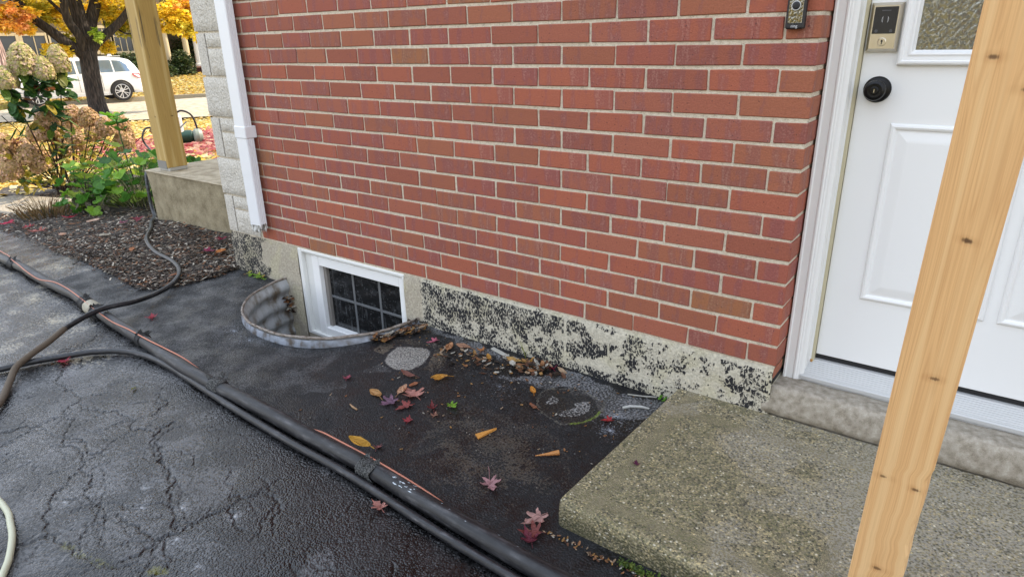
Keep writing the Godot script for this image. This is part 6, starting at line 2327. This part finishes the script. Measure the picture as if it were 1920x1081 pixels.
func maple_tree() -> void:
	var base := Vector3(-24.34, -1.20, -8.33)
	var rt := Vector3(0.383, 0, -0.924)
	var fw := Vector3(0.924, 0, 0.383)      # towards the house
	var t := thing("maple_tree", "dark-trunked street maple with yellow and orange leaves before the white car", "tree", base)
	var at := func(flat: Array, depth: float) -> Array:
		var out := []
		for k in range(0, flat.size(), 2):
			out.append(rt * flat[k] + Vector3(0, flat[k + 1], 0) + fw * depth * float(k) / flat.size())
		return out
	var b := MB.new()
	b.tube(smooth_path(at.call([0.0, -0.1, 0.0, 0.12, 0.0, 0.6, 0.02, 1.2, 0.05, 1.7, 0.07, 2.05], 0.0), 0.12), 0.265, 18)
	# root flare
	b.tube(at.call([0.0, -0.1, 0.0, 0.05, 0.0, 0.25, 0.0, 0.5], 0.0), [0.38, 0.32, 0.29, 0.26], 18)
	put("trunk", b.mesh(), M.bark, t)
	for q in [[[-0.02, 1.85, -0.16, 2.06, -0.48, 2.34, -0.83, 2.71, -1.17, 3.05, -1.37, 3.36, -1.55, 3.85, -2.1, 4.8], 0.5, 0.21, 0.09], [[0.0, 1.95, -0.04, 2.2, -0.06, 2.52, -0.24, 2.92, -0.27, 3.31, -0.24, 3.7, -0.3, 4.8], 1.2, 0.17, 0.10], [[0.08, 1.9, 0.11, 2.4, 0.08, 2.92, 0.04, 3.55, 0.0, 4.1, -0.1, 6.0], -0.2, 0.29, 0.17],
			[[0.12, 1.9, 0.22, 2.4, 0.36, 2.92, 0.63, 3.56, 0.85, 4.1, 1.4, 6.0], -0.4, 0.24, 0.14], [[0.12, 1.88, 0.27, 2.16, 0.49, 2.38, 0.85, 2.65, 1.22, 2.97, 1.57, 3.38, 1.80, 3.8, 2.4, 4.8], 0.6, 0.18, 0.08], [[-0.27, 3.1, -0.40, 3.25, -0.55, 3.45, -0.75, 3.72, -1.1, 4.3], 1.0, 0.07, 0.04],
			[[-1.9, 3.9, -1.62, 3.55, -1.95, 3.28, -2.2, 3.36], 0.6, 0.03, 0.05], [[1.0, 2.82, 1.18, 2.62, 1.4, 2.55, 1.65, 2.66], 0.4, 0.035, 0.02], [[0.62, 2.5, 0.72, 2.75, 0.70, 3.05], 0.3, 0.03, 0.015]]:
		b = MB.new()
		var p := smooth_path(at.call(q[0], q[1]), 0.12)
		var r := []
		for k in p.size():
			r.append(lerpf(q[2], q[3], float(k) / (p.size() - 1)) * 0.86)
		b.tube(p, r, 12)
		put("limb", b.mesh(), M.bark, t)
	var gold := [Color(0.84, 0.62, 0.035), Color(0.88, 0.68, 0.06), Color(0.80, 0.55, 0.03), Color(0.66, 0.58, 0.06)]
	var orange := [Color(0.86, 0.46, 0.09), Color(0.84, 0.40, 0.15), Color(0.86, 0.58, 0.04), Color(0.88, 0.64, 0.05)]
	var olive := [Color(0.34, 0.36, 0.03), Color(0.50, 0.46, 0.04), Color(0.66, 0.52, 0.04)]
	var lime := [Color(0.34, 0.50, 0.04), Color(0.46, 0.56, 0.08)]
	var places := []
	var colors := []
	# [across, up, depth, radii across/up/depth, leaves, tones]
	for q in [[-1.6, 3.05, 0.6, 0.75, 0.42, 0.8, 2600, orange], [-2.3, 3.0, 0.4, 0.6, 0.5, 0.8, 2000, orange], [-2.6, 3.9, 0.0, 1.4, 0.8, 1.4, 3600, gold], [-1.0, 3.35, -0.8, 0.6, 0.5, 0.7, 1600, olive], [-0.55, 3.1, -1.0, 0.45, 0.6, 0.6, 1200, gold], [-0.75, 2.10, 0.3, 0.42, 0.22, 0.5, 900, gold], [-0.35, 2.45, -0.9, 0.35, 0.3, 0.5, 600, olive],
			[0.62, 2.15, -0.4, 0.26, 0.30, 0.3, 620, gold], [0.45, 2.55, 0.55, 0.17, 0.20, 0.2, 260, lime], [1.1, 3.35, -0.6, 0.7, 0.55, 0.8, 1900, gold], [1.3, 2.85, -0.5, 0.55, 0.35, 0.6, 800, olive], [2.2, 3.3, 0.0, 0.8, 0.6, 0.9, 2200, gold], [2.9, 2.95, 0.2, 0.75, 0.42, 0.8, 2400, gold], [3.5, 2.6, 0.3, 0.45, 0.38, 0.6, 1300, gold], [3.4, 3.5, 0.0, 0.7, 0.5, 0.8, 1800, orange], [3.0, 3.2, -0.7, 0.5, 0.4, 0.5, 500, lime],
			[0.0, 5.6, 0.0, 4.2, 1.8, 3.8, 9000, gold], [0.3, 4.0, -1.8, 3.5, 0.8, 1.5, 3600, gold]]:
		crown(places, colors, rt * q[0] + Vector3(0, q[1], 0) + fw * q[2], Vector3(q[3], q[4], q[3]), q[6], 0.125, q[7], 26 if q[6] < 5000 else 110)
	copies("leaves", crown_leaf(), M.leafy, places, colors, t)


func across() -> void:
	var h := thing("neighbour_house", "tan-trimmed house across the street with grid windows and a columned porch", "house", Vector3(-40.0, -0.6, -16.0))
	var o := h.position
	var siding := mat(lin(0.115, 0.085, 0.05), 0.9, null, 2.0, T.fine_h, 0.3)
	var tan_ := mat(lin(0.52, 0.41, 0.24), 0.7)
	var b := MB.new()
	b.box(Vector3(-48, -1.2, -19.4) - o, Vector3(-40.05, 6.5, -6.0) - o)
	b.box(Vector3(-48, -1.2, -34.0) - o, Vector3(-41.8, 6.5, -19.4) - o)
	put("wall", b.mesh(), siding, h)
	# windows: [z from, z to, y from, y to, muntins across, rows]
	for q in [[-12.05, -13.10, 0.45, 1.60, 1, 1], [-10.4, -11.8, 0.45, 1.60, 2, 1], [-13.3, -14.2, 0.45, 1.6, 1, 1], [-15.55, -16.28, 0.70, 1.95, 2, 2], [-16.42, -17.40, 0.70, 1.95, 3, 2], [-17.55, -18.4, 0.70, 1.95, 2, 2]]:
		var w := Node3D.new()
		w.name = "window" if not h.has_node("window") else "window_%03d" % h.get_child_count()
		w.position = Vector3(-40.0, q[2], q[0]) - o
		h.add_child(w)
		var wide: float = q[0] - q[1]
		var high: float = q[3] - q[2]
		b = MB.new()
		for r in [[-0.02, -0.10, 0.13, high + 0.1], [-wide - 0.13, -0.10, -wide + 0.02, high + 0.1]]:
			b.box(Vector3(-0.04, r[1], r[0]), Vector3(0.06, r[3], r[2]))
		b.box(Vector3(-0.04, high - 0.04, -wide + 0.02), Vector3(0.055, high + 0.1, -0.02))
		b.box(Vector3(-0.04, -0.12, -wide + 0.02), Vector3(0.09, 0.02, -0.02))
		put("frame", b.mesh(), tan_, w)
		b = MB.new()
		b.box(Vector3(-0.045, 0.021, -wide + 0.021), Vector3(0.005, high - 0.041, -0.021))
		put("pane", b.mesh(), M.far_glass, w)
		b = MB.new()
		for k in q[4]:
			if k > 0 or q[4] == 1:
				var z: float = -wide * (k if q[4] > 1 else 0.5) / (q[4] if q[4] > 1 else 1.0)
				b.box(Vector3(0.006, 0.022, z - 0.02), Vector3(0.03, high - 0.042, z + 0.02))
		if q[5] > 1:
			b.box(Vector3(0.006, high * 0.62, -wide + 0.022), Vector3(0.026, high * 0.62 + 0.04, -0.022))
		put("muntin", b.mesh(), tan_, w)
	# porch: brick base with single bricks too small to see, four columns
	b = MB.new()
	b.box(Vector3(-39.4, -1.1, -23.5) - o, Vector3(-38.6, -0.30, -19.75) - o, 0.02)
	put("porch_base", b.mesh(), mat(lin(0.10, 0.035, 0.025), 0.9, T.brick1, 0.6, T.brick_h, 0.4), h)
	b = MB.new()
	b.box(Vector3(-39.5, -0.295, -23.5) - o, Vector3(-38.5, -0.20, -19.70) - o, 0.02)
	put("porch_coping", b.mesh(), mat(lin(0.14, 0.07, 0.05), 0.8), h)
	var white := mat(lin(0.62, 0.60, 0.54), 0.7)
	for q in [[-18.75, tan_], [-19.90, tan_], [-20.55, white], [-20.95, white], [-22.4, white]]:
		b = MB.new()
		b.lathe(Vector3(-39.0, -0.20, q[0]) - o, Vector3.UP, vv([0.0, 0.26, 0.10, 0.26, 0.12, 0.19, 0.2, 0.17, 2.6, 0.15, 2.65, 0.22, 2.8, 0.22]), 16)
		put("column", b.mesh(), q[1], h)
	b = MB.new()
	b.box(Vector3(-42.0, 2.6, -24.0) - o, Vector3(-38.4, 3.0, -18.2) - o)
	b.box(Vector3(-42.0, -0.6, -18.9) - o, Vector3(-40.06, -0.25, -18.4) - o)
	put("porch_roof", b.mesh(), tan_, h)
	b = MB.new()
	b.face([Vector3(-39.0, 6.4, -5.5) - o, Vector3(-39.0, 6.4, -34.5) - o, Vector3(-44, 9.5, -34.5) - o, Vector3(-44, 9.5, -5.5) - o], Vector3(1, 1, 0))
	b.face([Vector3(-49.0, 6.4, -5.5) - o, Vector3(-49.0, 6.4, -34.5) - o, Vector3(-44, 9.5, -34.5) - o, Vector3(-44, 9.5, -5.5) - o], Vector3(-1, 1, 0))
	put("roof", b.mesh(), M.dark, h)
	# shrubs before it
	var dark_green := [Color(0.030, 0.055, 0.014), Color(0.05, 0.085, 0.02), Color(0.02, 0.035, 0.01), Color(0.10, 0.11, 0.03)]
	for q in [["clipped_shrub", "broad dark green shrub under the far grid windows behind the white car", Vector3(-37.2, -0.65, -15.6), Vector3(1.2, 1.25, 2.3), 9000], ["dark_shrub", "dark shrub below the far house window beside the thick trunk", Vector3(-38.4, -0.6, -11.3), Vector3(0.9, 1.1, 1.4), 4200], ["porch_shrub", "green shrub growing against the far porch columns", Vector3(-38.0, -0.6, -18.9), Vector3(0.7, 1.3, 0.7), 3000], ["tan_shrub", "dry tan shrub under the far house window left of the maple trunk", Vector3(-37.5, -0.6, -13.3), Vector3(0.8, 0.65, 0.9), 2600], ["shaded_shrub", "dark green shrub in the shade behind the far porch columns", Vector3(-40.6, -0.4, -21.2), Vector3(0.8, 1.9, 2.0), 5200]]:
		var t := thing(q[0], q[1], "shrub", q[2])
		var places := []
		var colors := []
		var tones: Array = dark_green if q[0] != "tan_shrub" else [Color(0.30, 0.19, 0.08), Color(0.38, 0.26, 0.12), Color(0.18, 0.11, 0.05)]
		for k in q[4]:
			var d := Vector3(rng.randfn(), absf(rng.randfn()), rng.randfn()).normalized()
			var wob: float = 1.0 + wavy.get_noise_3d(d.x * 160.0, d.y * 160.0, d.z * 160.0) * 0.28
			var p: Vector3 = d * q[3] * wob * pow(rng.randf(), 0.22)
			places.append(Transform3D(spun(rf(0, TAU), rf(-0.8, 0.8), rf(-0.8, 0.8), rf(0.08, 0.15)), p))
			colors.append(tones[rng.randi_range(0, tones.size() - 1)] * rf(0.7, 1.3))
		copies("leaves", crown_leaf(), M.leafy, places, colors, t)
		var st := MB.new()
		for k in 7:
			var a := TAU * k / 7.0
			st.tube([Vector3(cos(a) * 0.1, -0.2, sin(a) * 0.1), Vector3(cos(a) * 0.3, 0.5, sin(a) * 0.3)], 0.03, 6)
		put("stems", st.mesh(), M.twig, t)


func suv() -> void:
	var fwd := Vector3(-0.171, 0, 0.985)
	var away := Vector3(-0.985, 0, -0.171)
	var c := Vector3(-28.765, 0, -9.67) + away * 0.80
	c.y = gnd(c.x, c.z) + 0.045
	var t := thing("white_suv", "white estate-style sports utility car parked across the street behind the maple trunk", "car", c)
	t.transform = Transform3D(Basis(fwd, Vector3.UP, away), c)      # x ahead, y up, -z the side we see
	var paint := mat(lin(0.78, 0.78, 0.79), 0.25)
	paint.clearcoat_enabled = true
	paint.clearcoat = 0.6
	var glass := mat(lin(0.16, 0.22, 0.30), 0.08)  # bluish base colour has the sky's reflection painted in
	glass.metallic = 0.5
	var stations := [[-2.30, 0.52, 0.62, 0.98, 0.66, 1.06, 0.56], [-2.27, 0.40, 0.80, 1.02, 0.78, 1.14, 0.60], [-2.16, 0.33, 0.88, 1.05, 0.86, 1.36, 0.62], [-1.98, 0.30, 0.92, 1.06, 0.90, 1.55, 0.63], [-1.75, 0.28, 0.94, 1.06, 0.92, 1.61, 0.65], [-1.2, 0.27, 0.945, 1.05, 0.93, 1.655, 0.66], [-0.5, 0.26, 0.945, 1.04, 0.93, 1.665, 0.67], [0.2, 0.26, 0.945, 1.02, 0.93, 1.65, 0.66], [0.55, 0.26, 0.945, 1.01, 0.925, 1.58, 0.65], [0.85, 0.27, 0.945, 1.00, 0.92, 1.42, 0.64], [1.15, 0.28, 0.94, 0.99, 0.915, 1.20, 0.66], [1.35, 0.28, 0.935, 0.98, 0.905, 1.06, 0.72], [1.8, 0.29, 0.92, 0.95, 0.88, 1.01, 0.70], [2.15, 0.31, 0.86, 0.88, 0.82, 0.92, 0.62], [2.30, 0.36, 0.74, 0.76, 0.70, 0.80, 0.52], [2.34, 0.45, 0.66, 0.68, 0.62, 0.70, 0.48]]
	var rows := []
	for s in stations:
		var half := [Vector2(s[2] * 0.90, s[1]), Vector2(s[2], s[1] + 0.10), Vector2(s[2] + 0.012, lerpf(s[1], s[3], 0.5)), Vector2(s[2] - 0.004, lerpf(s[1], s[3], 0.62)), Vector2(s[4] + 0.012, s[3] - 0.07), Vector2(s[4], s[3]), Vector2(lerpf(s[4], s[6], 0.5), lerpf(s[3], s[5], 0.5)), Vector2(s[6] + 0.03, s[5] - 0.07), Vector2(s[6] - 0.06, s[5] - 0.015), Vector2(s[6] * 0.45, s[5] + 0.012)]
		var ring := []
		for p in half:
			ring.append(Vector3(s[0], p.y, -p.x))
		for k in range(half.size() - 1, -1, -1):
			ring.append(Vector3(s[0], half[k].y, half[k].x))
		rows.append(ring)
	var b := MB.new()
	b.grid(rows, true, false)
	b.face(rows[0], Vector3.LEFT)
	b.face(rows[-1], Vector3.RIGHT)
	put("body", b.mesh(), paint, t)
	var side := func(x: float, v: float, push: float) -> Vector3:      # v 0 belt .. 1 roof edge, on the near side
		var k := 0
		while k < stations.size() - 2 and stations[k + 1][0] < x:
			k += 1
		var u: float = clampf((x - stations[k][0]) / (stations[k + 1][0] - stations[k][0]), 0, 1)
		var by := lerpf(stations[k][3], stations[k + 1][3], u)
		var bw := lerpf(stations[k][4], stations[k + 1][4], u)
		var ry := lerpf(stations[k][5], stations[k + 1][5], u) - 0.07
		var rw := lerpf(stations[k][6], stations[k + 1][6], u) + 0.03
		var mw := lerpf(bw, lerpf(stations[k][6], stations[k + 1][6], u), 0.5)
		var ww := lerpf(bw, mw, v * 2.0) if v < 0.5 else lerpf(mw, rw, v * 2.0 - 1.0)
		return Vector3(x, lerpf(by, ry, v), -ww - push)
	var trim := MB.new()
	for q in [[-1.92, -1.32], [-1.27, -0.82], [-0.78, -0.08], [0.02, 0.86]]:
		b = MB.new()
		var up := []
		var dn := []
		for k in 9:
			var x := lerpf(q[0], q[1], k / 8.0)
			var hi := 0.94
			if q[0] < -1.5:
				hi = lerpf(0.55, 0.94, smoothstep(0.0, 0.6, k / 8.0))
			if q[1] > 0.5 and k > 6:
				hi = lerpf(0.94, 0.5, (k - 6) / 2.0)
			dn.append(side.call(x, 0.10 + (0.12 if q[0] < -1.5 and k == 0 else 0.0), 0.010))
			up.append(side.call(x, hi, 0.014))
		b.grid([dn, up], false, false)
		put("side_window", b.mesh(), glass, t)
	# the same glass on the far side, windscreen and rear screen
	b = MB.new()
	b.face([Vector3(0.62, 1.53, -0.55), Vector3(0.62, 1.53, 0.55), Vector3(1.30, 1.10, 0.62), Vector3(1.30, 1.10, -0.62)], Vector3(0.5, 1, 0))
	put("windscreen", b.mesh(), glass, t)
	b = MB.new()
	b.face([Vector3(-2.05, 1.51, -0.52), Vector3(-2.05, 1.51, 0.52), Vector3(-2.285, 1.12, 0.54), Vector3(-2.285, 1.12, -0.54)], Vector3(-1, 0.3, 0))
	put("rear_screen", b.mesh(), glass, t)
	# seams, sill, arches
	b = MB.new()
	for x in [-0.80, 0.0, 1.05]:
		var rr := [[], []]
		for k in 8:
			var y := lerpf(0.42, 1.02, k / 7.0)
			var w := 0.9475 + 0.011 * sin(k / 7.0 * PI)
			rr[0].append(Vector3(x - 0.006, y, -w - 0.006))
			rr[1].append(Vector3(x + 0.006, y, -w - 0.006))
		b.grid(rr)
	put("door_seam", b.mesh(), M.dark, t)
	b = MB.new()
	b.box(Vector3(-1.05, 0.25, -0.955), Vector3(1.05, 0.36, -0.90), 0.01)
	b.box(Vector3(-2.20, 0.28, -0.90), Vector3(-1.88, 0.40, -0.80), 0.02)
	put("sill_trim", b.mesh(), mat(lin(0.55, 0.55, 0.56), 0.5), t)
	for x in [-0.62, 0.22]:
		b = MB.new()
		b.box(Vector3(x - 0.10, 0.925, -0.985), Vector3(x + 0.10, 0.955, -0.94), 0.012)
		put("door_handle", b.mesh(), paint, t)
	b = MB.new()
	b.box(Vector3(0.72, 1.04, -1.08), Vector3(0.92, 1.20, -0.90), 0.05)
	put("wing_mirror", b.mesh(), paint, t)
	b = MB.new()
	b.box(Vector3(-1.7, 1.67, -0.62), Vector3(0.3, 1.70, -0.585), 0.01)
	put("roof_rail", b.mesh(), mat(lin(0.5, 0.5, 0.5), 0.4), t)
	b = MB.new()
	b.box(Vector3(-1.55, 1.67, -0.06), Vector3(-1.40, 1.75, 0.06), 0.03)
	put("roof_aerial", b.mesh(), paint, t)
	b = MB.new()
	b.face([Vector3(-2.275, 0.86, -0.80), Vector3(-2.18, 1.03, -0.885), Vector3(-1.90, 1.03, -0.935), Vector3(-1.96, 0.92, -0.955), Vector3(-2.15, 0.84, -0.925)], Vector3(-0.3, 0, -1))
	put("tail_light", b.mesh(), mat(lin(0.42, 0.015, 0.02), 0.2), t)
	b = MB.new()
	b.face([Vector3(2.315, 0.66, -0.66), Vector3(2.24, 0.80, -0.77), Vector3(1.95, 0.86, -0.895), Vector3(2.0, 0.76, -0.915), Vector3(2.25, 0.62, -0.80)], Vector3(0.3, 0, -1))
	put("head_light", b.mesh(), mat(lin(0.4, 0.42, 0.45), 0.1), t)
	var rim_m := mat(lin(0.62, 0.63, 0.65), 0.35)
	rim_m.metallic = 0.6
	for sx in [-1.43, 1.43]:
		for sz in [-1.0, 1.0]:
			var w := Node3D.new()
			w.name = "wheel" if not t.has_node("wheel") else "wheel_%03d" % t.get_child_count()
			w.position = Vector3(sx, 0.37, sz * 0.888)
			t.add_child(w)
			b = MB.new()
			b.lathe(Vector3(0, 0, -sz * 0.12), Vector3(0, 0, sz), vv([0.0, 0.26, 0.0, 0.35, 0.02, 0.368, 0.19, 0.368, 0.215, 0.345, 0.218, 0.275, 0.19, 0.262, 0.17, 0.0]), 40)
			put("tyre", b.mesh(), M.black, w)
			b = MB.new()
			b.lathe(Vector3(0, 0, sz * 0.068), Vector3(0, 0, sz), vv([0.0, 0.272, 0.028, 0.272, 0.030, 0.255, 0.008, 0.248]), 40)
			b.lathe(Vector3(0, 0, sz * 0.056), Vector3(0, 0, sz), vv([0.0, 0.055, 0.03, 0.05, 0.034, 0.0]), 16)
			for k in 5:                 # five twin spokes
				for d in [-1.0, 1.0]:
					var a := TAU * k / 5.0
					var p0 := Vector3(cos(a), sin(a), 0)
					var p1 := Vector3(cos(a + d * 0.24), sin(a + d * 0.24), 0)
					var tn := Vector3(-p1.y, p1.x, 0) * 0.019
					var zz := Vector3(0, 0, sz * 0.086)
					b.face([p0 * 0.045 - tn * 0.6 + zz, p0 * 0.045 + tn * 0.6 + zz, p1 * 0.262 + tn * 0.9 + zz, p1 * 0.262 - tn * 0.9 + zz], Vector3(0, 0, sz))
			put("rim", b.mesh(), rim_m, w)
		b = MB.new()                    # dark wheel housing seen round the tyre
		var ring := [[], []]
		for k in 25:
			var a := PI * (k / 24.0) * 1.12 - PI * 0.06
			ring[0].append(Vector3(sx + cos(a) * 0.36, 0.37 + sin(a) * 0.36, -0.962))
			ring[1].append(Vector3(sx + cos(a) * 0.435, 0.37 + sin(a) * 0.435, -0.958))
		b.grid(ring)
		put("wheel_arch", b.mesh(), M.dark, t)


func pump() -> void:
	var at := Vector3(-11.95, gnd(-11.95, -4.62), -4.62)
	var t := thing("site_pump", "small green tank pump with white canister and black hoop handle beyond the porch post", "pump", at)
	var across_ := Vector3(0.42, 0, -0.9075)
	var b := MB.new()
	b.lathe(across_ * -0.16 + Vector3(0, 0.17, 0), across_, vv([0.0, 0.0, 0.02, 0.08, 0.05, 0.115, 0.24, 0.115, 0.28, 0.08, 0.30, 0.0]), 20)
	put("tank", b.mesh(), mat(lin(0.010, 0.045, 0.028), 0.4), t)
	b = MB.new()
	b.lathe(across_ * 0.05 + Vector3(0, 0.16, 0), (across_ + Vector3(0, 0, 0)).normalized(), vv([0.06, 0.10, 0.10, 0.142, 0.16, 0.142, 0.22, 0.11, 0.235, 0.0]), 20)
	put("motor_cover", b.mesh(), mat(lin(0.22, 0.25, 0.20), 0.5), t)
	b = MB.new()
	b.lathe(across_ * -0.10 + Vector3(0, 0.26, 0), Vector3.UP, vv([0.0, 0.0, 0.0, 0.075, 0.28, 0.07, 0.30, 0.05, 0.34, 0.05, 0.34, 0.0]), 16)
	put("canister", b.mesh(), mat(lin(0.68, 0.67, 0.62), 0.5), t)
	b = MB.new()
	b.tube(smooth_path([across_ * -0.18 + Vector3(0, 0.56, 0.0), across_ * -0.02 + Vector3(0, 0.64, 0), across_ * 0.14 + Vector3(0, 0.55, 0), across_ * 0.20 + Vector3(0, 0.30, 0), across_ * 0.20 + Vector3(0, 0.01, 0)], 0.03), 0.018, 8)
	put("handle", b.mesh(), M.black, t)
	b = MB.new()
	for s in [-1.0, 1.0]:
		b.tube([across_ * 0.16 * s + Vector3(0, 0.0, 0.1), across_ * 0.12 * s + Vector3(0, 0.1, 0.0)], 0.02, 8)
		b.tube([across_ * 0.16 * s + Vector3(0, 0.0, -0.1), across_ * 0.12 * s + Vector3(0, 0.1, 0.0)], 0.02, 8)
	put("foot", b.mesh(), M.black, t)


# trees across the drive behind the photographer: the mottled reflection in the door glass
func behind_camera() -> void:
	var k := 0
	for q in [[0.5, 11.0, 3.6, "first"], [-4.4, 14.0, 3.8, "second"], [6.0, 13.0, 3.6, "third"]]:
		var at := Vector3(q[0], gnd(q[0], q[1]) - 0.05, q[1])
		var t := thing("garden_tree", ["yellow-green tree opposite the door", "yellow-green tree opposite the wall", "yellow-green tree beyond the slab"][k] + " across the drive", "tree", at)
		k += 1
		var b := MB.new()
		b.tube([Vector3.ZERO, Vector3(0.05, 1.5, 0), Vector3(0, 3.2, 0.1), Vector3(0.2, 5.0, 0)], [0.22, 0.16, 0.13, 0.05], 12)
		put("trunk", b.mesh(), M.bark, t)
		var places := []
		var colors := []
		crown(places, colors, Vector3(0, 3.1, 0), Vector3(q[2] * 0.72, 2.5, q[2] * 0.6), 5000, 0.20, [Color(0.16, 0.15, 0.03), Color(0.08, 0.10, 0.02), Color(0.30, 0.22, 0.04), Color(0.05, 0.06, 0.015)], 80)
		copies("leaves", crown_leaf(), M.leafy, places, colors, t)
